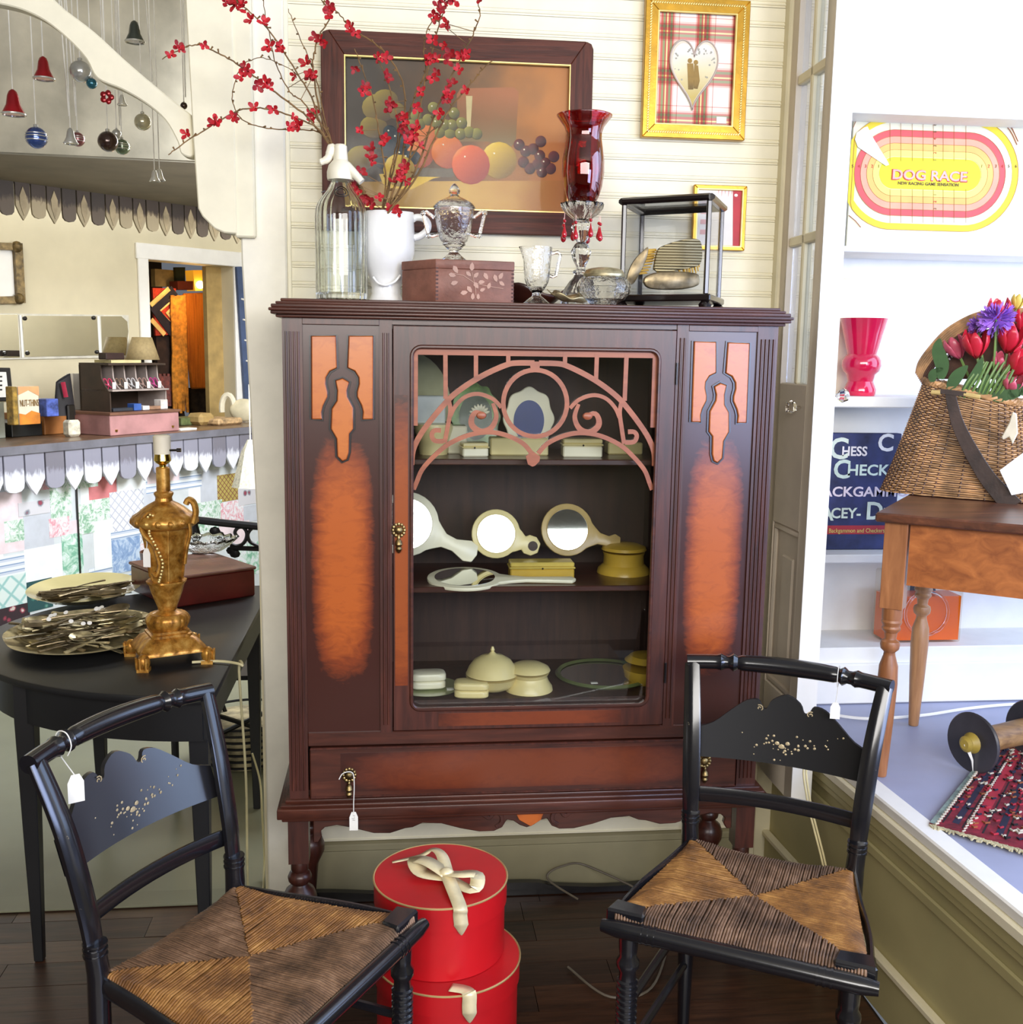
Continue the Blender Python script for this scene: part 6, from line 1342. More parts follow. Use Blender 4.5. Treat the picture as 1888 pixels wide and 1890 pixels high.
# ---- wall pieces
def wpoly(g, px, off=.004, th=.012):
    P = [onpl(x, y, WP+WN*off, WN) for x, y in px]; return g.prism(P, WN*th)
ornate = mat('dark_ornate_gilt', (110, 92, 58), .4, .5, var=.4, nsc=40, bmp=.6)
def wallthing(name, label, cat, px): c = onpl(px[0], px[1], WP+WN*.004, WN); return thing(name, label, cat, c)
t = wallthing('ornate_picture_frame', 'ornate dark gilt frame with white paper, far left wall of the back room', 'frame', (10, 560))
O_ = [(-50, 447), (37, 450), (43, 560), (-50, 563)]; I_ = [(-50, 460), (23, 463), (28, 547), (-50, 549)]
g = G(); P = [onpl(x, y, WP+WN*.004, WN) for x, y in O_]; Qi = [onpl(x, y, WP+WN*.004, WN) for x, y in I_]
for i in range(4): g.prism([P[i], P[(i+1) % 4], Qi[(i+1) % 4], Qi[i]], WN*.035)
g.obj('frame_rim', ornate, t, .004); wpoly(G(), I_, .006, .004).obj('paper_sheet', whitep, t)
for x, y in ((32, 456), (36, 552)): G().ball(onpl(x, y, WP+WN*.04, WN), (.03, .02, .03), 8, 6).obj('corner_ornament', ornate, t)
t = wallthing('buffet_mirror', 'long three-panel frameless mirror with clipped corners above the counter', 'mirror', (100, 662))
wpoly(G(), [(-60, 578), (237, 582), (237, 660), (-60, 665)], .003, .008).obj('backing', mat('pale_bevel', (214, 210, 196), .3), t)
for nm, px in (('left_panel', [(-60, 581), (33, 581), (37, 660), (-60, 662)]), ('centre_panel', [(41, 583), (182, 584), (185, 656), (46, 659)]), ('right_panel', [(186, 584), (224, 584), (235, 594), (237, 612), (232, 656), (189, 656)])): wpoly(G(), px, .011, .004).obj(nm, mirr, t)
for px in ([(180, 584), (184, 584), (188, 657), (184, 657)], [(36, 582), (40, 582), (45, 660), (41, 660)]): wpoly(G(), px, .015, .003).obj('bevel_strip', whitep, t)
for x, y in ((47, 588), (174, 587), (52, 652), (180, 650), (10, 653)): G().ball(onpl(x, y, WP+WN*.018, WN), (.012, .012, .012), 8, 5).obj('mirror_clip', edge_b, t)
t = wallthing('certificate_frame', 'black-framed white certificate cut by the left picture edge', 'frame', (10, 772))
wpoly(G(), [(-50, 678), (18, 679), (24, 740), (-50, 742)], .004, .014).obj('frame_rim', edge_b, t, .003); wpoly(G(), [(-50, 686), (12, 687), (17, 733), (-50, 735)], .02, .002).obj('paper_sheet', whitep, t)
g = G()
for k in range(4): wpoly(g, [(-10, 694+8*k), (5, 694+8*k), (5, 697+8*k), (-10, 697+8*k)], .022, .001)
stuff(g.obj('printed_lines', edge_b, t))
# ---- things on the counter
def on_counter(px, py, mx=.34, z=1.051):
    p = onz(px, py, z)
    if (p-CA).dot(cb_) > mx: p = onpl(px, py, CA+cb_*mx, cn)
    return Vector((p.x, p.y, z))
def cthing(name, label, cat, pxl, pxr, pyb, pyt, depth, m, grp=None, z=None, bev=.003, pyb_r=None):
    c0 = on_counter(pxl, pyb, .34 if z is None else .20, 1.051 if z is None else z)
    d = ray(pxr, pyb); s_ = onpl(pxr, pyb, c0, cn); L = (Vector((s_.x, s_.y, 0))-Vector((c0.x, c0.y, 0))).dot(cu_); h = ony(pxl, pyt, c0.y).z-c0.z if z is not None else ony(pxl, pyt, c0.y).z-(ony(pxl, pyb, c0.y).z if onz(pxl, pyb, 1.051).y < c0.y+.02 else 1.051)
    t = thing(name, label, cat, c0+cu_*L/2+cb_*depth/2, group=grp); G().obox(c0, cu_, cb_, L, depth, h).obj('body', m, t, bev); return t, c0, L, h
t, c0, Lp, hp_ = cthing('wooden_chest', 'long low pinkish wooden chest standing on the counter', 'box', 205, 332, 805, 767, .34, mat('pink_worn_wood', (176, 130, 130), .5, var=.14, nsc=8, bmp=.2))
G().obox(c0-cu_*.006-cn*-.008+Vector((0, 0, hp_)), cu_, cb_, Lp+.012, .35, .012).obj('lid', mat('brown_box_lid', (120, 84, 66), .5), t)
for s_ in (0.08, .9): G().box(c0+cu_*Lp*s_+cn*.001+Vector((-.006, -.006, .02)), c0+cu_*Lp*s_+cn*.001+Vector((.006, .006, .03))).obj('catch', brass, t)
zc = 1.051+hp_+.013; r0_ = c0+cu_*.05+cb_*.05; r0_.z = zc
rk = mat('dark_rack_wood', (60, 46, 38), .5, var=.2); rkl = mat('rack_edge_pale', (166, 152, 146), .5)
hr = ony(180, 682, r0_.y).z-ony(180, 768, r0_.y).z; Lr = Lp*.82
t = thing('pigeonhole_rack', 'dark wooden pigeonhole rack with five upper slots on the pink chest', 'rack', r0_+cu_*Lr/2)
G().obox(r0_+cb_*.20, cu_, cb_, Lr, .012, hr).obj('back_board', rk, t); G().obox(r0_+Vector((0, 0, hr)), cu_, cb_, Lr, .21, .010).obj('top_board', rk, t); G().obox(r0_+cb_*-.02+Vector((0, 0, hr*.44)), cu_, cb_, Lr, .22, .008).obj('shelf', rkl, t)
for k in range(6):
    q = r0_+cu_*(Lr-.008)*k/5; P = [(0, 0), (0, hr*.42), (.03, hr*.55), (.055, hr*.72), (.06, hr), (.21, hr), (.21, 0)]
    if k not in (0, 5): P = [(0.0, hr*.45), (.03, hr*.55), (.055, hr*.72), (.06, hr), (.21, hr), (.21, hr*.45)]
    G().prism([q+cb_*x+Vector((0, 0, z)) for x, z in P], cu_*.008).obj('divider', rkl if k else rk, t)
random.seed(5)
for k, (lab, col) in enumerate((('crimson', (190, 50, 90)), ('tortoiseshell', (120, 96, 80)), ('pale grey', (180, 176, 176)), ('brown', (150, 120, 110)), ('magenta', (176, 50, 120)))):
    q = r0_+cu_*(Lr*(k+.5)/5)+cb_*.03+Vector((0, 0, hr*.47)); t = thing('spectacles', 'pair of %s spectacles with white tag in rack slot' % lab, 'spectacles', q, group='spectacles in the pigeonhole rack'); m_ = mat('spectacle_%d' % k, col, .3, var=.1, coat=.5)
    g = G()
    for s_ in (-.014, .016): g.tube([q+cu_*(s_+.012*cos(a_))+cb_*(.010*sin(a_)+.02)+Vector((0, 0, .030+.026*sin(a_))) for a_ in [2*pi*j/14 for j in range(14)]], .003, 5, closed=True)
    g.tube([q+cu_*-.026+cb_*.03+Vector((0, 0, .035)), q+cb_*-.005+Vector((0, 0, .012))], .003, 5); g.obj('spectacle_frame', m_, t); G().obox(q+cu_*-.002+cn*.012+Vector((0, 0, .004)), cu_, cn, .022, .001, .034).obj('paper_tag', stick, t)
for nm, lab, x, dz_, sx, sz, col in (('card_stack', 'stack of blue and white business cards in the lower rack', .45, 0, .05, .035, (60, 96, 170)), ('card_stack', 'white card stack at the front of lower rack', .60, 0, .045, .022, (226, 222, 222)), ('pen_tray', 'black and silver pen tray in the lower left of rack', .20, 0, .13, .016, (50, 54, 62)), ('card_stack', 'upright white card at the right end of rack', .93, 0, .05, .05, (222, 216, 210)), ('trinket_dish', 'dish of brown beads in the lower right of rack', .76, 0, .08, .018, (150, 116, 92))):
    q = r0_+cu_*Lr*x+cn*.01+Vector((0, 0, .001)); t = thing(nm, lab, 'card' if 'card' in nm else 'tray', q); G().obox(q-cu_*sx/2, cu_, cb_, sx, .05, sz).obj('body', mat(nm+'_'+str(x), col, .5, var=.15, nsc=30), t, .002)
q = r0_+cu_*Lr*.45+cb_*.06+Vector((0, 0, hr+.011)); t = thing('cream_book', 'flat cream book lying on top of the pigeonhole rack', 'book', q); G().obox(q-cu_*.10, cu_, cb_, .20, .12, .014).obj('body', mat('cream_book_cover', (206, 192, 140), .6), t)
q2 = q+Vector((0, 0, .016))-cu_*.07; t = thing('dark_case', 'small dark oblong case on the cream book', 'case', q2); G().obox(q2-cu_*.06, cu_, cb_, .12, .06, .035).obj('body', mat('dark_case_leather', (50, 30, 28), .5, var=.3), t, .004)
# small shaded lamp
q = onz(270, 700, 1.1); q = onpl(268, 770, CA+cb_*.50, cn); q.z = 1.051; t = thing('shaded_lamp', 'small table lamp with tan drum shade behind the pigeonhole rack', 'lamp', q)
zt_, zb_2 = ony(268, 623, q.y).z, ony(268, 664, q.y).z; rr = 29*PXM(q.y)*.98
G().lathe([(rr, zb_2-1.051), (rr*.58, zt_-1.051)], q, 40, cap=False).obj('lamp_shade', mat('tan_linen_shade', (168, 148, 106), .8, var=.08, nsc=60), t, thick=.003)
G().lathe([(.05, 0), (.05, .01), (.012, .03), (.018, .10), (.010, .16), (.008, zb_2-1.051+.02)], q, 20).obj('lamp_stem', mat('black_lamp_base', (40, 38, 40), .4), t)
# orange wood box, phone, holder, cartons
_, ct0, _, htr = cthing('black_tray', 'low black desk tray under the cartons at the left of the counter', 'tray', 24, 80, 806, 781, .30, mat('black_plastic', (26, 28, 28), .35))
_, cb0, _, hbx = cthing('wooden_box', 'plain orange-brown wooden box on the counter left of the chest', 'box', 84, 136, 800, 766, .30, mat('orange_box_wood', (156, 100, 50), .5, var=.12))
ZT1 = 1.052+htr; ZT2 = 1.052+hbx
t, c0, L, h = cthing('phone_holder', 'white floral ceramic holder with a black telephone standing in it', 'holder', 131, 153, 807, 776, .06, mat('white_floral_ceramic', (222, 216, 196), .3, var=.2, nsc=40, coat=.5), bev=.012)
q = c0+cu_*.02+cb_*.03+Vector((0, 0, h*.8)); tt = thing('telephone', 'black cordless telephone standing upright in the floral holder', 'telephone', q); G().obox(q, cu_, cb_, L*.6, .022, ony(140, 751, q.y).z-ony(140, 785, q.y).z).obj('body', edge_b, tt, .006)
t, c0, L, h = cthing('cracker_carton', 'orange and white cracker carton on the counter near left edge', 'carton', 37, 75, 779, 714, .06, mat('carton_white', (224, 214, 190), .5, var=.06), z=ZT1)
ctn = c0+cn*.001
G().prism([ctn+cu_*L*x+Vector((0, 0, h*z)) for x, z in ((0, 0), (1, 0), (1, .28), (.6, .36), (.3, .26), (0, .30))], cn*.0012).obj('orange_panel', mat('carton_orange', (214, 130, 44), .5, var=.2), t)
G().prism([ctn+cu_*L*x+Vector((0, 0, h*z)) for x, z in ((0, .78), (.5, .9), (1, .74), (1, 1), (0, 1))], cn*.0012).obj('top_panel', mat('carton_peach', (222, 160, 110), .5, var=.1), t)
text('NUT-THINS', 'lettering', mat('carton_gold', (130, 96, 40), .5), t, ctn+cn*.002+cu_*L*.05+Vector((0, 0, h*.48)), cu_, (0, 0, 1), .045, width=L*.9)
cthing('yellow_carton', 'narrow brown and yellow carton behind the cracker carton', 'carton', 27, 36, 779, 714, .05, mat('yellow_brown_print', (150, 120, 50), .5, var=.4, nsc=40), z=ZT1)
cthing('tissue_box', 'low blue floral tissue box on top of the orange-brown wooden box', 'box', 88, 110, 764, 737, .08, mat('blue_floral_card', (70, 88, 160), .5, var=.5, nsc=30), z=ZT2)
cthing('cash_register', 'pale grey cash register cut by the left picture edge', 'register', -60, 12, 806, 745, .3, mat('register_grey', (178, 186, 176), .5))
q = on_counter(120, 756, .22, ZT2); t = thing('black_tote_bag', 'black tote bag with red ribbon standing at the back of the counter', 'bag', q); hh = (ony(118, 692, q.y).z-q.z)*.92; w_ = 17*PXM(q.y)
def f(u_, v_): a_ = 2*pi*u_; return q+cu_*(w_*(1.1-.35*v_)*cos(a_)*1.2)+cb_*(w_*.6*(1-.5*v_)*sin(a_))+Vector((0, 0, hh*v_*(1+.12*cos(a_))))
g = G().grid(f, 24, 8, closeu=True); g.obj('bag_body', mat('black_fabric', (28, 24, 28), .7, var=.3), t); G().tube([q+cn*w_*.7+cu_*-.03+Vector((0, 0, hh*.9)), q+cn*w_*.8+cu_*-.02+Vector((0, 0, hh*.5))], .012, 6, flat=(1, .3)).obj('red_ribbon', mat('red_ribbon', (176, 40, 70), .5), t)
q = on_counter(138, 752, .38); t = thing('paper_rack', 'upright white papers and pens in a rack beside the black bag', 'papers', q); G().obox(q, cu_, cb_, .07, .05, ony(142, 690, q.y).z-1.051).obj('papers', whitep, t, .002)
for k in range(3): G().tube([q+cu_*(.08+.012*k)+Vector((0, 0, .02)), q+cu_*(.075+.02*k)+Vector((0, 0, .24+.03*k))], .006, 6).obj('pen', edge_b, t)
cthing('green_books', 'small stack of green and brown books right of the wooden chest', 'books', 336, 372, 786, 772, .12, mat('green_brown_books', (90, 100, 60), .6, var=.4, nsc=30))
cthing('paper_bag', 'crumpled tan paper bag on the counter below the doorway', 'bag', 372, 400, 786, 764, .12, mat('kraft_paper', (170, 142, 88), .7, var=.2), bev=.02)
cthing('paper_sheet', 'long white paper strip on the counter edge right of the chest', 'paper', 334, 364, 795, 792, .06, whitep, bev=0)
cthing('trinket_pile', 'low pile of papers and trinkets at the right end of counter', 'papers', 405, 450, 786, 774, .2, mat('cluttered_papers', (180, 150, 110), .7, var=.4, nsc=30), bev=.01)
q = onz(452, 779, 1.051); q.z = 1.051; t = thing('white_handbag', 'cream handbag with curved handle at the right end of the counter', 'bag', q); rr = 22*PXM(q.y)
G().ball(q+Vector((0, 0, rr*.95)), (rr*1.2, rr*.5, rr*.95), 20, 12).obj('bag_body', mat('cream_leather', (214, 204, 172), .4, var=.1), t)
G().tube([q+Vector((-rr*1.3+rr*.5*cos(a_), 0, rr*1.1+rr*1.1*sin(a_))) for a_ in [pi*j/10+.3 for j in range(11)]], .018, 8).obj('bag_handle', mat('cream_leather_handle', (222, 214, 190), .4), t)
q = ony(462, 812, 4.9); t = thing('glitter_bell', 'white glittery bell-shaped ornament hanging at the counter end by the post', 'ornament', (q.x, q.y, ony(462, 898, 4.9).z)); hh = q.z-ony(462, 898, 4.9).z
G().lathe([(.085, 0), (.080, .01), (.04, hh*.75), (.012, hh)], (q.x, q.y, q.z-hh), 24, lambda a, z: 1+.05*cos(9*a)).obj('bell', mat('white_glitter', (226, 222, 200), .5, var=.15, nsc=90), t); G().tube([q, q+Vector((0, 0, .25))], .003, 5).obj('cord_loop', strm, t)
# ---- doorway contents
def inwall(x, y, off): return onpl(x, y, WP+WN*off, WN)
def dthing(name, label, cat, px, off, th, m, part='panel', bev=0):
    P = [inwall(x, y, off) for x, y in px]; c = sum(P, Vector())/len(P); t = thing(name, label, cat, (c.x, c.y, min(p.z for p in P))); G().prism(P, WN*th).obj(part, m, t, bev); return t
om, nt, b = newmat('orange_woven_wool'); v = coords(nt, (30, 30, 1)); nt.links.new(ramp(nt, noise(nt, v, 3, 5, .7), [(.3, (150, 74, 12)), (.55, (206, 118, 26)), (.75, (222, 120, 40))]), b.inputs['Base Color']); b.inputs['Roughness'].default_value = .9; bump(nt, b, noise(nt, coords(nt), 60), .5, .01)
t = dthing('orange_blanket', 'orange woven wool blanket with long fringe hanging in the doorway', 'blanket', [(335, 542), (392, 540), (404, 620), (410, 716), (350, 718), (342, 640)], -.62, .03, om, 'blanket_cloth', .01)
g = G(); random.seed(6)
for k in range(46):
    x = 318+random.random()*22; y0 = 545+random.random()*8; ln_ = random.uniform(120, 215)
    g.tube(bez([inwall(x+random.uniform(-3, 3)+(y/ln_)*6, y0+y, -.56) for y in (0, ln_*.3, ln_*.6, ln_)], 3), .011, 5)
stuff(g.obj('fringe', mat('orange_fringe', (200, 130, 40), .9, var=.3, nsc=30), t))
t = dthing('crochet_blanket', 'zigzag crochet blanket in red, black and cream hanging left in the doorway', 'blanket', [(279, 532), (322, 533), (322, 602), (314, 618), (285, 620)], -.60, .02, mat('red_wool', (178, 52, 30), .9, var=.2, nsc=40), 'blanket_cloth')
blk = mat('black_wool', (34, 30, 42), .95, var=.2); crw = mat('cream_wool', (222, 190, 120), .95, var=.15)
for nm, m_, P_, w_ in (('black_chevron', blk, [(322, 536), (286, 572), (320, 614)], .07), ('cream_chevron', crw, [(312, 533), (278, 564)], .03), ('cream_chevron', crw, [(322, 548), (293, 575), (322, 606)], .028), ('cream_chevron', crw, [(322, 566), (309, 578), (322, 592)], .026), ('black_chevron', blk, [(322, 574), (314, 579), (322, 585)], .03), ('cream_chevron', crw, [(279, 590), (304, 618)], .03)):
    Q_ = [inwall(x, y, -.578) for x, y in P_]; G().stroke(Q_, w_, WN*.006, nrm=WN).obj(nm, m_, t)
t = dthing('dark_garments', 'dark brown garments hanging below the crochet blanket', 'clothes', [(284, 618), (318, 618), (326, 700), (338, 770), (292, 770)], -.64, .03, mat('dark_brown_cloth', (50, 34, 26), .9, var=.4, nsc=14), 'garment')
g = G()
for k in range(12): g.tube([inwall(296+k*2.6, 690+4*(k % 3), -.60), inwall(293+k*2.4, 745+5*(k % 2), -.60)], .012, 5)
stuff(g.obj('beaded_fringe', mat('brown_red_beads', (120, 50, 34), .6, var=.4, nsc=60), t))
t = dthing('dark_chest', 'dark patterned chest below the orange blanket', 'chest', [(348, 716), (412, 714), (414, 785), (350, 785)], -.9, .03, mat('dark_pattern', (62, 48, 34), .8, var=.5, nsc=20), 'body')
t = dthing('amber_lampshade', 'glowing amber lampshade above the orange blanket', 'lamp', [(342, 500), (394, 500), (396, 536), (346, 538)], -1.1, .1, glow('amber_glow', (236, 160, 40), .7), 'shade')
bp = inwall(370, 526, -.98); G().ball(bp, .028, 12, 8).obj('bulb', glow('bulb_glow', (255, 236, 180), 14), t)
lamp_l = bpy.data.lights.new('doorway_bulb_light', 'POINT'); lamp_l.energy = 4; lamp_l.color = (1, .62, .25); lamp_l.shadow_soft_size = .05; lo = bpy.data.objects.new('doorway_bulb_light', lamp_l); C.objects.link(lo); lo.location = inwall(352, 540, -.35)
dthing('shelf_box', 'red-brown box on a shelf above the orange blanket', 'box', [(313, 520), (342, 520), (342, 536), (314, 536)], -.9, .1, mat('red_brown_box', (120, 50, 30), .6), 'body')
dthing('green_board', 'dark green board at the top of the doorway', 'board', [(320, 494), (338, 494), (338, 522), (322, 522)], -1.0, .03, mat('dark_green_board', (52, 58, 34), .7), 'board')
dthing('small_cabinet', 'cream-edged dark cabinet at top left inside the doorway', 'cabinet', [(279, 497), (318, 500), (318, 530), (280, 530)], -1.05, .05, mat('cream_cabinet', (176, 150, 96), .7, var=.2), 'body')
t = dthing('blue_board', 'narrow slate-blue door leaf beside the doorway trim', 'door', [(434, 493), (470, 493), (478, 745), (450, 745)], .03, .02, mat('slate_blue_paint', (72, 88, 122), .5, var=.1), 'door_leaf')
for k in range(4): G().tube([inwall(446+k*3, 552+k*38, .055), inwall(462+k*2, 557+k*38, .055)], .006, 5).obj('wire_hook', whitep, t)
# ---- hanging ornaments
oc = {k: mat('ornament_'+k, c_, .18, .5, var=.15, coat=.7) for k, c_ in dict(red=(170, 22, 34), silver=(196, 196, 190), teal=(40, 110, 130), blue=(64, 88, 150), dark=(70, 50, 44), green=(126, 146, 120), cream=(206, 200, 170), bell=(74, 82, 76), pink=(150, 90, 96), white=(228, 226, 216)).items()}
OY = 3.35
def orn(kind, label, cx, cy, r, col, topy=-25, Y=OY, band_=None):
    c = ony(cx, cy, Y); R_ = r*PXM(Y); t = thing('hanging_'+kind, label, 'ornament', (c.x, c.y, c.z-R_), group='glass ornaments hanging in the opening')
    if kind == 'bell':
        G().lathe([(R_*1.0, -R_*1.15), (R_*.95, -R_*1.0), (R_*.62, -R_*.35), (R_*.48, R_*.45), (R_*.34, R_*.8), (R_*.1, R_*.98)], c, 24).obj('bell_body', oc[col], t)
        G().tube([c+Vector((cos(a_)*R_*1.0, sin(a_)*R_, -R_*1.15)) for a_ in [2*pi*j/24 for j in range(24)]], R_*.09, 6, closed=True).obj('bell_rim', oc['silver'], t); top_ = R_*.98
    else:
        G().ball(c, R_, 24, 14).obj('glass_ball', oc[col], t); G().lathe([(R_*.22, R_*.93), (R_*.22, R_*1.18), (R_*.1, R_*1.25)], c, 10).obj('cap', oc['silver'], t); top_ = R_*1.25
        if band_:
            for dz_ in (-.25, .1, .35): rr = sqrt(1-dz_*dz_)*R_*1.005; G().tube([c+Vector((cos(a_)*rr, sin(a_)*rr, dz_*R_)) for a_ in [2*pi*j/28 for j in range(28)]], R_*.06, 5, closed=True).obj('stripe', oc[band_], t)
    tp = ony(cx, topy, Y); G().tube([c+Vector((0, 0, top_)), Vector((c.x, c.y, tp.z))], .0016, 5).obj('ribbon', strm, t)
for a_ in (('bell', 'red bell ornament with silver rim, upper of the two red ones', 81, 124, 17, 'red'), ('bell', 'red bell ornament with silver rim near the left edge, lower one', 25, 187, 19, 'red'), ('bell', 'dark grey-green bell ornament right of the curved bracket', 249, 57, 16, 'bell'), ('ball', 'silver ridged glass ball beside the curved bracket', 149, 133, 18, 'silver'), ('ball', 'tiny teal glass ball below the silver ridged ball', 170, 155, 9, 'teal'),
           ('ball', 'blue and silver striped glass ball, lowest at left', 68, 255, 18, 'blue', -25, OY, 'silver'), ('bell', 'small silver bell ornament beside pink striped ball', 131, 250, 12, 'silver'), ('ball', 'pink-brown striped ball behind the small silver bell', 144, 258, 12, 'pink', -25, OY+.06, 'silver'), ('ball', 'large dark brown glass ball in the middle of ornaments', 200, 262, 17, 'dark'), ('ball', 'small clear silver ball above the green ball', 216, 248, 8, 'silver', -25, OY+.05),
           ('ball', 'pale green speckled ball right of the dark brown ball', 226, 272, 13, 'green', -25, OY+.1, 'white'), ('ball', 'cream pearl glass ball under the bracket', 264, 226, 14, 'cream'), ('bell', 'left one of the two small clear bells, lowest of all ornaments', 286, 324, 9, 'white'), ('bell', 'right one of the two small clear bells, lowest of all ornaments', 295, 322, 9, 'white', -25, OY+.04), ('ball', 'small dark ball in the corner by the post', 340, 196, 6, 'dark'), ('bell', 'small white bell in front of the curved bracket underside', 226, 184, 8, 'white')): orn(*a_)
g = G(); q = ony(198, 180, OY); t = thing('hanging_star', 'small red star-shaped blossom ornament left of the cream ball', 'ornament', q)
for k in range(5): a_ = 2*pi*k/5; G_s = g.ball(q+Vector((cos(a_)*.012, 0, sin(a_)*.012)), (.009, .003, .009), 8, 5)
g.obj('star_body', oc['red'], t); G().tube([q, Vector((q.x, q.y, ony(198, -20, OY).z))], .0016, 5).obj('ribbon', strm, t)
for x0_, x1_, y1_ in ((108, 128, 215), (121, 141, 215), (212, 222, 232), (185, 190, 100), (218, 221, 110), (268, 282, 150), (338, 343, 180), (110, 122, 60)):
    p0_ = ony(x0_, -20, OY+.12); p1_ = ony(x1_, y1_, OY+.12); t = tag(G().tube([p0_, p1_], .0022, 5).obj('hanging_ribbon', strm), 'empty white ribbon hanging between the glass ornaments', 'ribbon', 'empty ribbons in the opening')
# ---- iron bench and basket behind the table
iron_ = mat('black_wrought_iron', (26, 26, 30), .45, .3, var=.1)
BY = 3.85
def IB(x, y, Y=BY): return ony(x, y, Y)
t = thing('iron_bench', 'black wrought-iron garden bench with scrolled back behind the table', 'bench', (IB(420, 1000).x, BY, 0))
G().tube(bez([IB(345, 958), IB(375, 961), IB(420, 966), IB(480, 972), IB(560, 980)], 5), .014, 8).obj('back_rail', iron_, t); G().tube([IB(425, 1011), IB(560, 1016)], .009, 8).obj('lower_rail', iron_, t)
G().tube(bez([IB(345, 958), IB(358, 965), IB(366, 992)], 5), .012, 8).obj('bench_arm', iron_, t)
for pts in ([(412, 992), (425, 1003), (440, 1008), (452, 1000), (456, 985), (450, 974), (440, 974), (434, 983), (440, 992)], [(478, 975), (466, 975), (458, 986), (462, 1000), (478, 1008)], [(500, 975), (515, 985), (512, 1000), (495, 1008)]): G().tube(bez([IB(*p) for p in pts], 4), .0065, 6).obj('scroll', iron_, t)
for x, y in ((397, 980), (405, 988), (428, 1016), (434, 1022)): G().ball(IB(x, y), (.02, .008, .016), 6, 4).obj('iron_leaf', iron_, t)
for x0_ in (360, 560):
    p = IB(x0_, 1000); G().tube([IB(x0_, 958 if x0_ > 400 else 965), Vector((p.x, BY, 0))], .012, 8).obj('leg', iron_, t)
sx0, sx1 = IB(360, 1000).x, IB(560, 1000).x
g = G().box((sx0, BY-.45, .43), (sx1, BY, .445)); g.obj('seat', iron_, t)
for x in (sx0, sx1): G().tube([Vector((x, BY-.44, .43)), Vector((x, BY-.44, 0))], .012, 8).obj('leg', iron_, t)
G().tube([Vector((sx0, BY-.44, .36)), Vector((sx1, BY-.1, .08))], .008, 6).obj('brace', iron_, t); G().tube([Vector((sx0, BY-.1, .08)), Vector((sx1, BY-.44, .36))], .008, 6).obj('brace', iron_, t)
q = onz(455, 1400, .0); t = thing('wire_basket', 'dark round wire basket of magazines on the floor behind the table', 'basket', q); rr = .16; g = G()
for k in range(7): g.tube([q+Vector((cos(a_)*(rr-.012+.004*k), sin(a_)*(rr-.012+.004*k), .02+.025*k)) for a_ in [2*pi*j/30 for j in range(30)]], .005, 5, closed=True)
g.obj('basket_hoops', iron_, t); G().lathe([(rr-.03, .005), (rr-.01, .12), (rr-.02, .16), (.001, .17)], q, 24).obj('magazines', mat('magazine_covers', (150, 140, 110), .5, var=.7, nsc=14), t)
q = onz(400, 1392, 0); t = thing('slatted_rack', 'small rack with pale horizontal slats on the floor behind the left chair', 'rack', q)
for k in range(7): z = .02+.022*k; w_ = .085-.008*k; G().box((q.x-w_, q.y-.004, z), (q.x+w_, q.y+.004, z+.009)).obj('slat', mat('pale_slat', (190, 176, 120), .6) if k == 0 else bpy.data.materials['pale_slat'], t)
for s_ in (1, -1): G().tube([q+Vector((s_*.09, .01, 0)), q+Vector((s_*.015, .01, .22))], .008, 6).obj('rack_side', iron_, t)
# ============================================================ display side
BDY = 2.93
board = thing('race_game_board', 'yellow and pink dog racing game board propped on the display shelf', 'board', (1.45, BDY, 1.80))
def BP(x, y, o=0): p = ony(x, y, BDY-.005-o); return p
bxl, bxr, bzt, bzb = BP(1571, 300).x, 1.80, BP(1700, 215).z, 1.8005
G().box((bxl, BDY-.004, bzb), (bxr, BDY+.004, bzt)).obj('board_panel', mat('board_cream', (226, 220, 190), .6, var=.03), board)
bcx, bcz = BP(1716, 325).x, BP(1716, 322).z; kk = PXM(BDY)*.985
def stadium(hh, hl=72):
    P = []
    for i in range(49):
        a_ = -pi/2+pi*i/24 if i <= 24 else pi/2+pi*(i-24.5)/24
        sx = hl if i <= 24 else -hl
        P.append(Vector((min(max(bcx+(sx+hh*cos(a_))*kk, bxl+.004), bxr-.004), 0, min(max(bcz+hh*sin(a_)*kk, bzb+.002), bzt-.002))))
    return P
for i, (hh, w_, col, nm) in enumerate(((98, 12, (226, 200, 40), 'yellow'), (72, 12, (214, 84, 84), 'red'), (60, 12, (232, 160, 130), 'pink'), (48, 12, (232, 180, 96), 'orange'), (36, 12, (232, 222, 110), 'pale_yellow'))):
    P = [Vector((p.x, BDY-.0045, p.z)) for p in stadium(hh)]; g = G(); g.stroke(P, w_*kk, (0, -.0006-.0001*i, 0), closed=True); g.obj(nm+'_lane', mat('lane_'+nm, col, .6, var=.05), board)
    P = [Vector((p.x, BDY-.0055, p.z)) for p in stadium(hh+6)]; G().tube(P, .0007, 4, closed=True).obj('lane_line', mat('lane_line', (170, 110, 50), .6) if i == 0 else bpy.data.materials['lane_line'], board)
G().prism([Vector((p.x, BDY-.0045, p.z)) for p in stadium(29)], (0, -.0004, 0)).obj('centre_field', mat('field_yellow', (226, 218, 30), .6), board)
g = G()
for x in (1642, 1662, 1683, 1703, 1722, 1740, 1760, 1782):
    for y0_, y1_ in ((228, 298), (350, 412)): g.tube([BP(x, y0_, .001), BP(x, y1_, .001)], .0005, 4)
stuff(g.obj('lane_divisions', bpy.data.materials['lane_line'], board))
rdl = mat('dog_race_red', (196, 70, 56), .6); pkl = mat('dog_race_pink', (232, 170, 160), .6); bkl = mat('print_brown', (110, 84, 40), .6)
for dy_, m_, s_ in ((0, rdl, 1.0),): text('DOG RACE', 'lettering', m_, board, BP(1643, 332, .001), (1, 0, 0), (0, 0, 1), .040, width=.223, bold=.03)
text('DOG RACE', 'lettering', pkl, board, BP(1645, 330.5, .0022), (1, 0, 0), (0, 0, 1), .036, width=.217, bold=.02)
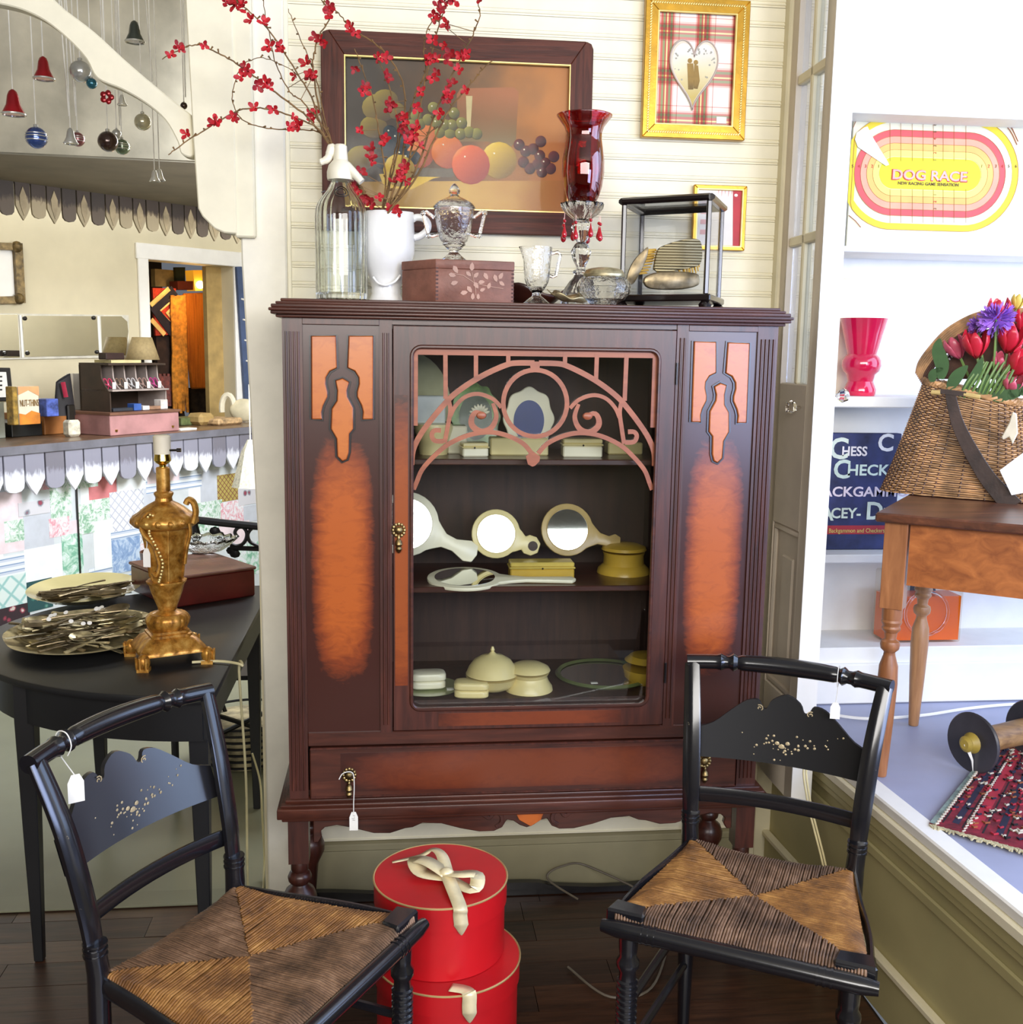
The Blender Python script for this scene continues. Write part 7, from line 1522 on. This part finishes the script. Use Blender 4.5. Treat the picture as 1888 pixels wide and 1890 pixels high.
text('NEW RACING GAME SENSATION', 'lettering', bkl, board, BP(1656, 341, .001), (1, 0, 0), (0, 0, 1), .0115, width=.178, bold=.02)
for i, (y, c_) in enumerate(((228, '6'), (241, '5'), (254, '4'), (267, '3'), (280, '2'), (293, '1'), (357, '1'), (370, '2'), (383, '3'))): text(c_, 'lane_number', rdl if c_ in '24' else bkl, board, BP(1727, y+5, .0012), (0, 0, 1), (-1, 0, 0), .012)
for x, c_ in ((1574, '5'), (1586, '4'), (1598, '3'), (1610, '2'), (1622, '1')): text(c_, 'lane_number', rdl if c_ != '1' and c_ != '5' else bkl, board, BP(x-3, 310, .0012), (1, 0, 0), (0, 0, 1), .012)
for x, c_ in ((1812, '1'), (1825, '2'), (1838, '3'), (1850, '4'), (1862, '5'), (1875, '6')): text(c_, 'lane_number', rdl if c_ in '24' else bkl, board, BP(x-3, 310, .0012), (1, 0, 0), (0, 0, 1), .012)
G().prism([BP(x, y, .002) for x, y in ((1577, 258), (1580, 246), (1594, 236), (1600, 234), (1612, 258), (1638, 300), (1640, 305), (1634, 307), (1600, 284), (1582, 272))], (0, -.001, 0)).obj('spinner_flap', mat('flap_paper', (228, 224, 206), .7), board)
g = G()
for pts in ([(1850, 226), (1862, 240), (1868, 250), (1876, 268)], [(1858, 224), (1868, 240), (1878, 262)], [(1568, 226), (1580, 222), (1574, 236)], [(1566, 398), (1578, 408), (1588, 420)]): g.tube([BP(min(x, 1884), y, .0015) for x, y in pts], .0022, 5, flat=(1, .3))
stuff(g.obj('printed_dogs', mat('dog_print', (186, 104, 62), .6), board))
# poster
PYp = 2.935; pst = thing('game_box_lid', 'navy game box lid lettered with chess and checkers, standing on lower display shelf', 'box', (1.3, PYp, .94)); pzt = ony(1590, 800, PYp).z
navy = mat('worn_navy_card', (44, 52, 96), .45, var=.35, nsc=14, bmp=.1)
x0_, x1_ = 1.10, 1.46; G().box((x0_, PYp, .941), (x1_, PYp+.03, pzt)).obj('lid_panel', navy, pst, .002)
def PP(x, y): return ony(x, y, PYp-.0008)
for s_, x, y, sz, wd_, col in (('C', 1528, 846, .085, None, (214, 226, 214)), ('HESS', 1552, 841, .038, .072*1.05, (226, 222, 226)), ('C', 1618, 832, .07, None, (226, 228, 230)), ('C', 1536, 882, .075, None, (206, 226, 216)), ('HECKERS', 1562, 877, .044, .20, (206, 226, 216)), ('B', 1502, 916, .06, None, (226, 214, 226)), ('ACKGAMMON', 1526-10, 916, .040, .30, (226, 214, 226)), ('A', 1512, 960, .06, None, (216, 230, 216)), ('CEY-', 1532, 956, .042, .090, (216, 230, 216)), ('D', 1596, 958, .072, None, (216, 230, 216)), ('EUCEY', 1628, 956, .042, .10, (216, 230, 216))):
    text(s_, 'lettering', mat('letters_%d_%d_%d' % col, col, .6, bmp=0) if 'letters_%d_%d_%d' % col not in bpy.data.materials else bpy.data.materials['letters_%d_%d_%d' % col], pst, PP(x, y), (1, 0, 0), (0, 0, 1), sz, width=wd_, bold=.022)
a_ = PP(1524, 986).z; b_ = PP(1524, 970).z; G().box((x0_, PYp-.001, a_), (x1_, PYp, b_)).obj('red_band', mat('poster_red', (176, 50, 60), .5), pst)
text('Backgammon and Checkers', 'lettering', mat('poster_yellow', (226, 206, 120), .6), pst, PP(1528, 983)+Vector((0, -.001, 0)), (1, 0, 0), (0, 0, 1), .018, width=.17)
# ruby vase
c, pr = pxprof(1585, 2.95, [(589, 41), (592, 40), (620, 33), (655, 25), (660, 30), (666, 33), (676, 34), (686, 31), (692, 25), (705, 22), (712, 25), (720, 28), (728, 27), (731, 26)], 1.3905)
t = thing('ruby_vase', 'flared ruby glass vase with bulbed waist on the display shelf', 'vase', c); rv = mat('ruby_glass_vase', (214, 24, 74), .08, var=.12, nsc=6, coat=1, bmp=0)
G().lathe(pr+[(r-.004, z) for r, z in pr[::-1][:-2]]+[(.001, .012)], c, 40).obj('vase_body', rv, t)
# decanter
dc = ony(1690, 1228, 2.93); x0_ = ony(1622, 1200, 2.93).x; x1_ = ony(1760, 1200, 2.93).x; zt_ = .666+(ony(1690, 1103, 2.93).z-ony(1690, 1228, 2.93).z); zl_ = .666+(ony(1690, 1145, 2.93).z-ony(1690, 1228, 2.93).z)
t = thing('amber_decanter', 'rectangular glass decanter of amber liquid with a round porthole', 'decanter', ((x0_+x1_)/2, 2.95, .666))
amber = newmat('amber_liquid'); amber[2].inputs['Base Color'].default_value = lin((232, 104, 0)); amber[2].inputs['Roughness'].default_value = .05; amber[2].inputs['Specular IOR Level'].default_value = .2; amber[2].inputs['Transmission Weight'].default_value = 0; amber = amber[0]
G().box((x0_+.005, 2.905, .672), (x1_-.005, 2.985, zl_)).obj('liquid', amber, t)
G().box((x0_, 2.90, .666), (x1_, 2.99, zt_)).obj('glass_body', pane_mat('decanter_glass', (252, 250, 244), .02, .02, .3), t, .004)
dcx, dcz = (x0_+x1_)/2+.005, .666+(zt_-.666)*.43; G().tube([Vector((dcx+cos(a_)*.066, 2.897, dcz+sin(a_)*.066)) for a_ in [2*pi*j/36 for j in range(36)]], .004, 8, closed=True).obj('porthole_rim', clear, t)
t = thing('small_books', 'few thin dark books seen under the pine table apron', 'books', (1.40, 3.0, .9405))
t = None
for o in [o for o in C.objects if o.name == 'small_books']: bpy.data.objects.remove(o)
for k in range(5):
    x = ony(1690+6*k, 1095, 2.98).x; o = G().box((x, 2.955, .666+.10*0), (x+.006, 3.02, ony(1700, 1076, 2.98).z)).obj('thin_book', mat('book_spine_%d' % k, ((40, 40, 60), (210, 210, 216), (60, 50, 60), (190, 190, 200), (40, 44, 70))[k], .5)); tag(o, ('navy', 'white', 'dark plum', 'pale grey', 'dark blue')[k]+' thin book standing behind the decanter on the low shelf', 'book', 'thin books behind the decanter')
# ---- pine table on the platform
pine = wood('aged_pine', (132, 72, 34), (176, 104, 52), (196, 126, 68), 0, 4, .4, .1, .2, 8); pinel = wood('pale_turned_pine', (142, 98, 62), (186, 138, 94), (206, 164, 120), 2, 4, .4, .08, .2, 8); ptop = wood('dark_pine_top', (62, 34, 22), (104, 60, 38), (134, 84, 54), 0, 4, .35, .15, .3, 10)
PU = Vector((.80, -.60, 0)); PV = Vector((.60, .80, 0)); PO = Vector((1.167, 2.332, 0)); PT = ony(1640, 946, 2.32).z
tb_ = thing('pine_table', 'rustic pine table with turned legs standing on the grey-blue platform', 'table', PO+Vector((0, 0, .5)))
PL, PW = .85, .42
G().obox(PO-PU*.045-PV*.045+Vector((0, 0, PT-.022)), PU, PV, PL+.09, PW+.09, .022).obj('table_top', ptop, tb_, .004)
apz = ony(1680, 1080, 2.30).z
G().obox(PO+PU*.03-PV*.018+Vector((0, 0, apz)), PU, PV, PL-.06, .018, PT-.022-apz).obj('apron', pine, tb_); G().obox(PO-PU*.018+PV*.03+Vector((0, 0, apz)), PV, PU, PW-.06, .018, PT-.022-apz).obj('apron', pine, tb_)
G().obox(PO+PU*.03+PV*(PW)+Vector((0, 0, apz)), PU, PV, PL-.06, .018, PT-.022-apz).obj('apron', pine, tb_)
def zq(y): return ony(1640, y, 2.332).z-ony(1640, 1430, 2.332).z
lgp = [(.0125, 0), (.0135, .006), (.020, zq(1330)), (.0235, zq(1260)), (.022, zq(1228)), (.014, zq(1208)), (.013, zq(1202)), (.021, zq(1196)), (.023, zq(1188)), (.021, zq(1182)), (.013, zq(1178)), (.015, zq(1166)), (.020, zq(1162)), (.022, zq(1158)), (.019, zq(1154)), (.022, zq(1150)), (.024, zq(1146)), (.022, zq(1142)), (.0235, zq(1138)), (.0235, zq(1115))]
for i_, q in enumerate((PO, PO+PV*PW, PO+PU*PL, PO+PU*PL+PV*PW)):
    g = G().lathe(lgp, q+Vector((0, 0, .4985)), 20); zz0 = .4985+zq(1120); g.obox(q-PU*.026-PV*.026+Vector((0, 0, zz0)), PU, PV, .052, .052, PT-.022-zz0); g.obj('leg', pinel if i_ else wood('front_leg_pine', (126, 76, 44), (170, 112, 68), (190, 134, 88), 2, 4, .4, .08, .2, 8), tb_, .001)
# ---- wicker creel
wk = mat('brown_wicker', (186, 142, 96), .5, var=.32, nsc=26, bmp=.1, coat=.15); wkd = mat('dark_wicker', (84, 50, 30), .55, var=.3, nsc=26)
K0 = onz(1614, 908, PT+.002); K0.z = PT+.002; K1 = onpl(1850, 940, K0, PV); KL = (K1-K0).dot(PU); KD = .17
tl_ = onpl(1700, 694, K0+PV*.05, PV); TH_ = tl_.z-PT; toff = (tl_-K0-PV*.05).dot(PU); tr_ = onpl(1888, 750, K0+PV*.02, PV); THr = tr_.z-PT
KL = max(KL, .28)
bk = thing('wicker_creel', 'brown wicker fishing creel with open lid standing on the pine table', 'basket', K0+PU*KL/2+PV*KD/2)
def creel(a_, s_, ex=0):
    """point on basket wall: a_ angle, s_ height 0..1"""
    l0, l1 = toff*s_**.85, KL+.10-.06*s_; d0, d1 = -.0+.045*s_, KD+.03-.02*s_; cx, hx = (l0+l1)/2, (l1-l0)/2+ex; cy, hy = (d0+d1)/2, (d1-d0)/2+ex
    ca, sa = cos(a_), sin(a_); e = .55; x = cx+hx*(abs(ca)**e)*(1 if ca >= 0 else -1); y = cy+hy*(abs(sa)**e)*(1 if sa >= 0 else -1)
    H_ = TH_+(THr-TH_)*min(1, max(0, x/ KL)); return K0+PU*x+PV*y+Vector((0, 0, H_*s_))
NS = 56; g = G(); random.seed(17); NR = 50
for r_ in range(NR):
    s_ = (r_+.5)/NR; P = []
    for j in range(NS*3):
        a_ = 2*pi*j/(NS*3); ph = cos(pi*(j/3+r_)); P.append(creel(a_, s_, .0026*ph)+Vector((0, 0, random.uniform(-.0006, .0006))))
    g.tube(P, .00235, 4, closed=True)
stuff(g.obj('woven_wall', wk, bk, sharp=80))
g = G()
for j in range(NS): a_ = 2*pi*(j+.0)/NS; g.tube([creel(a_, 0.0), creel(a_, .5), creel(a_, 1.0)], .0022, 5)
stuff(g.obj('wicker_stakes', wkd, bk)); G().grid(lambda u_, v_: creel(2*pi*u_, v_, -.004), 48, 5, closeu=True).obj('inner_lining', wkd, bk)
for q_ in range(3): G().tube([creel(2*pi*j/90, 1.0, .003*cos(2*pi*j/90*22+q_*2.1))+Vector((0, 0, .004+.005*sin(2*pi*j/90*22+q_*2.1))) for j in range(90)], .0055, 6, closed=True).obj('braided_rim', wk, bk)
# open lid
LP_ = [(1690, 690), (1696, 668), (1716, 640), (1742, 612), (1772, 592), (1805, 578), (1850, 570), (1900, 572)]
lo2 = K0+PV*(KD*.75)
def LPt(x, y, d=0): return onpl(x, y, lo2+PV*d, PV)
base_l = bez([LPt(*p) for p in LP_], 6)
for k in range(9): G().tube([p+PU*(.0035*k)+Vector((0, 0, -.0045*k))+PV*(-.003*k) for p in base_l], .0032, 6).obj('lid_strand', wk if k < 6 else wkd, bk)
g = G(); inn = [p+PU*.03+Vector((0, 0, -.04)) for p in base_l]
g.prism(inn+[LPt(1900, 700), LPt(1705, 700)], PV*.006); g.obj('lid_lining', wkd, bk)
g = G(); random.seed(2)
for k in range(3):
    for i in range(0, len(inn)-8, 1): p = inn[i]+Vector((0, 0, -.004-.008*k))-PV*.001+PU*(.004*(k % 2)); g.ball(p, (.0022, .002, .0028), 6, 4)
stuff(g.obj('lid_openings', whitep, bk))
# strap, toggles, latch, label
lea = mat('dark_leather_strap', (62, 48, 42), .45, var=.25, nsc=20, bmp=.2, coat=.2); sy_ = K0-PV*.014
def SPt(x, y, d=0): return onpl(x, y, sy_+PV*d, PV)
g = G(); SPP = bez([SPt(*p) for p in ((1752, 722), (1758, 750), (1768, 785), (1790, 830), (1820, 880), (1850, 915), (1868, 936))], 5); g.stroke(SPP, [.024+.028*min(1, (i/len(SPP)))**1.3 for i in range(len(SPP))], PV*-.003, nrm=PV)
t = thing('leather_strap', 'wide dark leather strap hanging down the front of the wicker creel', 'strap', SPt(1860, 940)); g.obj('strap_band', lea, t, .001)
_rf = mat('raffia_toggle', (196, 168, 104), .6, var=.2); G().tube([SPt(1718, 724), SPt(1735, 725)], .006, 8).obj('toggle', _rf, t); G().tube([SPt(1778, 728), SPt(1808, 733)], .0062, 8).obj('toggle', _rf, t); G().stroke([SPt(1735, 722, -.002), SPt(1782, 728, -.002)], .012, PV*-.003, nrm=PV).obj('strap_loop', lea, t)
t = thing('white_label', 'large blank white card label hanging on the creel at the right edge', 'label', SPt(1880, 880, -.02)); G().prism([SPt(x, y, -.02) for x, y in ((1844, 868), (1900, 826), (1912, 905), (1866, 914))], PV*-.001).obj('card', whitep, t)
G().prism([SPt(x, y, .0) for x, y in ((1848, 806), (1862, 780), (1868, 760), (1876, 764), (1878, 800), (1868, 820), (1862, 806), (1850, 812))], PV*-.008).obj('fish_latch', mat('ivory_latch', (226, 216, 190), .3, coat=.4), bk, .002)
# ---- tulips
pr_ = {'red': mat('tulip_red', (214, 40, 60), .35, var=.16, nsc=14, coat=.2), 'pink': mat('tulip_pink', (220, 96, 120), .35, var=.2, nsc=14, coat=.2), 'purple': mat('carnation_purple', (168, 112, 216), .5, var=.25, nsc=40), 'yellow': mat('tulip_yellow', (226, 196, 90), .4, var=.1)}
grn = mat('tulip_leaf_green', (62, 96, 50), .4, var=.25, nsc=10); grn2 = mat('stem_green', (110, 140, 72), .45, var=.15)
FYp = K0+PV*.07
def FPt(x, y, d=0): return onpl(x, y, FYp+PV*d, PV)
root_ = FPt(1830, 745, .0)+Vector((0, 0, -.03))
def petal_g(g, c, axis, spin, L, W_, cup):
    q_ = Vector((0, 0, 1)).rotation_difference(axis).to_matrix()
    vs = []
    for j in range(6):
        v_ = j/5; wv_ = W_*sin(pi*min(.97, v_*.86+.12))**.7; rad_ = cup*(sin(pi*(v_*.62+.06)))
        for i in range(5): u_ = (i-2)/2*wv_; an = spin+u_/max(cup, .01)*.8; vs.append(c+q_ @ Vector((cos(an)*rad_, sin(an)*rad_, L*v_-.1*L)))
    g.add(vs, [(j*5+i, j*5+i+1, j*5+i+6, j*5+i+5) for j in range(5) for i in range(4)])
def tulip(label, x, y, r, col, ax=(-.15, -.3, 1), d=0, n=6, op=1.0):
    c = FPt(x, y, d); R_ = r*PXM(c.y); t = thing('tulip', label, 'flower', c-Vector((0, 0, R_)), group='tulips in the wicker creel'); axv = (PU*ax[0]+PV*ax[1]+Vector((0, 0, ax[2]))).normalized()
    for k in range(n): g = G(); petal_g(g, c-axv*R_*.9, axv, 2*pi*k/n+.2*(k % 2), R_*1.95*(1-.06*(k % 2)), R_*.62, R_*.80*op*(1+.12*(k % 2))); g.obj('petal', pr_[col], t, sharp=80, thick=.0008)
    G().tube(bez([c-axv*R_*.95, (c+root_)/2+Vector((0, 0, -.01)), root_], 4), .0035, 6).obj('stem', grn2, t)
for a_ in (('bright red tulip facing forward, left centre of the bouquet', 1800, 632, 29, 'red', (-.1, -.35, 1), -.03), ('half-open pink tulip at the left of the bouquet', 1762, 640, 23, 'pink', (-.5, -.1, 1), .01), ('deep red tulip above the purple carnation', 1842, 572, 25, 'red', (0, -.2, 1), .03), ('large red tulip right of the purple carnation', 1866, 622, 30, 'red', (.2, -.3, 1), .0), ('red tulip at the right edge beneath the upper flowers', 1886, 668, 30, 'red', (.5, -.3, .9), -.01),
           ('pale pink tulip with fallen petals low on the right', 1868, 706, 22, 'pink', (.3, -.6, .6), -.02), ('small yellow-green tulip bud at the top right', 1878, 556, 15, 'yellow', (.1, 0, 1), .04), ('drooping pink tulip in the middle of the green stems', 1846, 668, 20, 'pink', (.2, -.5, .9), .0), ('red tulip behind the others at upper right edge', 1890, 590, 24, 'red', (.1, 0, 1), .05)): tulip(*a_)
def carn(label, x, y, r, d):
    c = FPt(x, y, d); R_ = r*PXM(c.y); t = thing('carnation', label, 'flower', c-Vector((0, 0, R_)), group='purple carnations in the creel'); g = G(); random.seed(int(x))
    for k in range(150):
        dd = Vector((random.gauss(0, 1), random.gauss(-.5, .8), random.gauss(.1, 1))).normalized(); dd = (PU*dd.x+PV*dd.y+Vector((0, 0, dd.z))).normalized(); s_ = dd.orthogonal().normalized(); L = R_*random.uniform(.75, 1.05); e = dd.cross(s_)*random.uniform(-.3, .3)
        g.add([c+dd*L*.2, c+dd*L*.85+s_*R_*.12+e*R_, c+dd*L+s_*R_*.06+e*R_, c+dd*L*.9+e*R_, c+dd*L-s_*R_*.06+e*R_, c+dd*L*.85-s_*R_*.12+e*R_], [(0, 1, 3), (1, 2, 3), (0, 3, 5), (3, 4, 5)])
    stuff(g.obj('frilled_petals', pr_['purple'], t, sharp=80)); G().tube([c, root_], .003, 6).obj('stem', grn2, t)
carn('large frilly purple carnation in the middle of the bouquet', 1838, 590, 37, -.035); carn('small purple carnation left of the large one', 1803, 602, 20, -.01)
random.seed(8)
for i, (pts, w_) in enumerate(((((1735, 700), (1738, 675), (1730, 645), (1734, 625)), .034), (((1750, 720), (1765, 695), (1785, 675)), .03), (((1775, 725), (1800, 690), (1812, 660)), .022), (((1830, 735), (1850, 730), (1890, 722)), .03), (((1800, 735), (1815, 715), (1822, 690)), .024), (((1720, 705), (1722, 690), (1740, 680)), .022), (((1860, 735), (1880, 720), (1895, 730)), .03))):
    P = bez([FPt(x, y, -.03) for x, y in pts], 5); n = len(P); g = G(); g.stroke(P, [w_*sin(pi*(.12+.86*k/(n-1)))+.001 for k in range(n)], PV*.001, nrm=PV); o = g.obj('tulip_leaf', grn)
    tag(o, 'broad green tulip leaf among the stems, '+('upright at the far left', 'left of centre', 'narrow, under the red tulip', 'bright, at the right edge', 'small, in the middle', 'short, at the lid hinge', 'low at the right')[i], 'leaf', 'tulip leaves in the creel')
for i in range(9):
    x = 1772+i*9; o = G().tube(bez([FPt(x+random.uniform(-4, 4), 735, -.025), FPt(x+14, 705, -.03), FPt(x+34+random.uniform(-6, 10), 668, -.02)], 4), .0036, 6).obj('flower_stem', grn2); tag(o, 'pale green tulip stem leaning right over the creel rim', 'stem', 'bare tulip stems over the rim')
# ---- spool
Q0 = onz(1790, 1424, .5); RS = .075; AX = Vector((.93, .36, 0)).normalized(); c0_ = Vector((Q0.x, Q0.y, .4995+RS))
t = thing('wooden_bobbin', 'large wooden mill bobbin with dark flanges lying on the platform', 'bobbin', (c0_.x, c0_.y, .5)); dkf = mat('dark_flange', (58, 56, 62), .4, var=.3, nsc=8); bw_ = wood('worn_bobbin_wood', (110, 78, 46), (160, 122, 74), (190, 154, 104), 0, 5, .55, .2)
for s_ in (0, .215): G().lathe([(.001, -.004), (RS-.003, -.004), (RS, 0), (RS-.003, .006), (.001, .008)], c0_+AX*s_, 40, axis=AX).obj('flange', dkf, t)
G().lathe([(.030, .006), (.032, .02), (.031, .11), (.033, .20), (.030, .21)], c0_, 28, axis=AX).obj('barrel', bw_, t); G().lathe([(.012, -.030), (.020, -.024), (.016, -.018), (.022, -.010), (.026, -.004)], c0_, 20, axis=AX).obj('end_hub', mat('yellow_hub', (170, 146, 60), .5, var=.2), t)
hq = c0_-AX*.032; t2 = thing('paper_label', 'long narrow white paper label hanging from the bobbin hub', 'tag', hq+Vector((0, 0, -.075))); G().prism([hq+Vector((.0, 0, .0)), hq+AX*.014+Vector((0, 0, .004)), hq+AX*.030+Vector((.0, -.01, -.04)), hq+AX*.030+Vector((0, -.014, -.074)), hq+AX*.022+Vector((0, -.012, -.04))], (0, -.001, 0)).obj('card', tagm, t2)
# ---- rug
rc = [onz(1714, 1524, .5), onz(1905, 1578, .5), onz(1960, 1372, .5), onz(1842, 1366, .5)]
for p in rc: p.z = .4995
rug = thing('woven_rug', 'dark red patterned woven rug with cream fringe on the platform', 'rug', sum(rc, Vector())/4)
def rp(u_, v_, z=0): p = (rc[0]*(1-u_)+rc[1]*u_)*(1-v_)+(rc[3]*(1-u_)+rc[2]*u_)*v_; return Vector((p.x, p.y, .4995+z))
crim = mat('rug_crimson', (122, 26, 44), .95, var=.3, nsc=50, bmp=.4); G().add([rp(*q) for q in ((0, 0), (1, 0), (1, 1), (0, 1))]+[rp(*q, .008) for q in ((0, 0), (1, 0), (1, 1), (0, 1))], [(0, 3, 2, 1), (4, 5, 6, 7), (0, 1, 5, 4), (1, 2, 6, 5), (2, 3, 7, 6), (3, 0, 4, 7)]).obj('rug_body', crim, rug)
rcol = {'navy': mat('rug_navy', (36, 34, 60), .95), 'cream': mat('rug_cream', (206, 198, 180), .95), 'rust': mat('rug_rust', (150, 84, 50), .95), 'rose': mat('rug_rose', (176, 40, 60), .95), 'grey': mat('rug_grey_green', (120, 136, 130), .95, var=.3, nsc=60), 'black': mat('rug_black', (30, 22, 30), .95)}
def rstrip(u0_, u1_, v0_, v1_, m_, z=.0085, nm='woven_band'): G().add([rp(u0_, v0_, z), rp(u1_, v0_, z), rp(u1_, v1_, z), rp(u0_, v1_, z)], [(0, 1, 2, 3)]).obj(nm, m_, rug)
rstrip(0, .06, 0, 1, rcol['grey'])
for u_ in (.10, .30, .50, .72): rstrip(u_, u_+.018, .03, 1, rcol['black'])
for u_ in (.19, .62): rstrip(u_, u_+.07, .05, 1, rcol['navy'], .0084)
rstrip(.36, .47, .05, 1, rcol['rose'], .0084)
g = {k: G() for k in rcol}; random.seed(12)
for k in range(230):
    u_ = random.uniform(.08, .98); v_ = random.uniform(.04, 1); c_ = random.choice(('cream', 'cream', 'rust', 'navy', 'rose', 'black')); L = random.uniform(.03, .075); g[c_].tube([rp(u_, v_, .010), rp(u_+L*.5, v_-.012, .011), rp(u_+L, v_+.004, .010)], .0022, 4)
for j in range(44): v_ = j/44; g['cream'].tube([rp(.06, v_, .0095), rp(.085, v_+.012, .0095)], .0022, 4); g['cream'].tube([rp(.33, v_, .0095), rp(.35, v_+.014, .0095)], .0016, 4)
for k, q in g.items():
    if q.v: stuff(q.obj('weft_marks', rcol[k], rug))
g = G()
for j in range(70): u_ = (j+random.uniform(0, .8))/70; a_ = rp(u_, 0, .004); g.tube([a_, a_+Vector((random.uniform(-.006, .006), -.010, .003)), a_+Vector((random.uniform(-.012, .012), -.020, .0015))], .0024, 4)
stuff(g.obj('fringe', mat('cream_fringe', (196, 186, 150), .9, var=.15), rug))
P = bez([onz(x, y, .504) for x, y in ((1480, 1312), (1530, 1318), (1600, 1326), (1700, 1320), (1780, 1308), (1860, 1300), (1960, 1296))], 6)
tag(G().tube(P, .0045, 6).obj('power_cord', whitep), 'white power cord running across the grey-blue platform', 'cord')
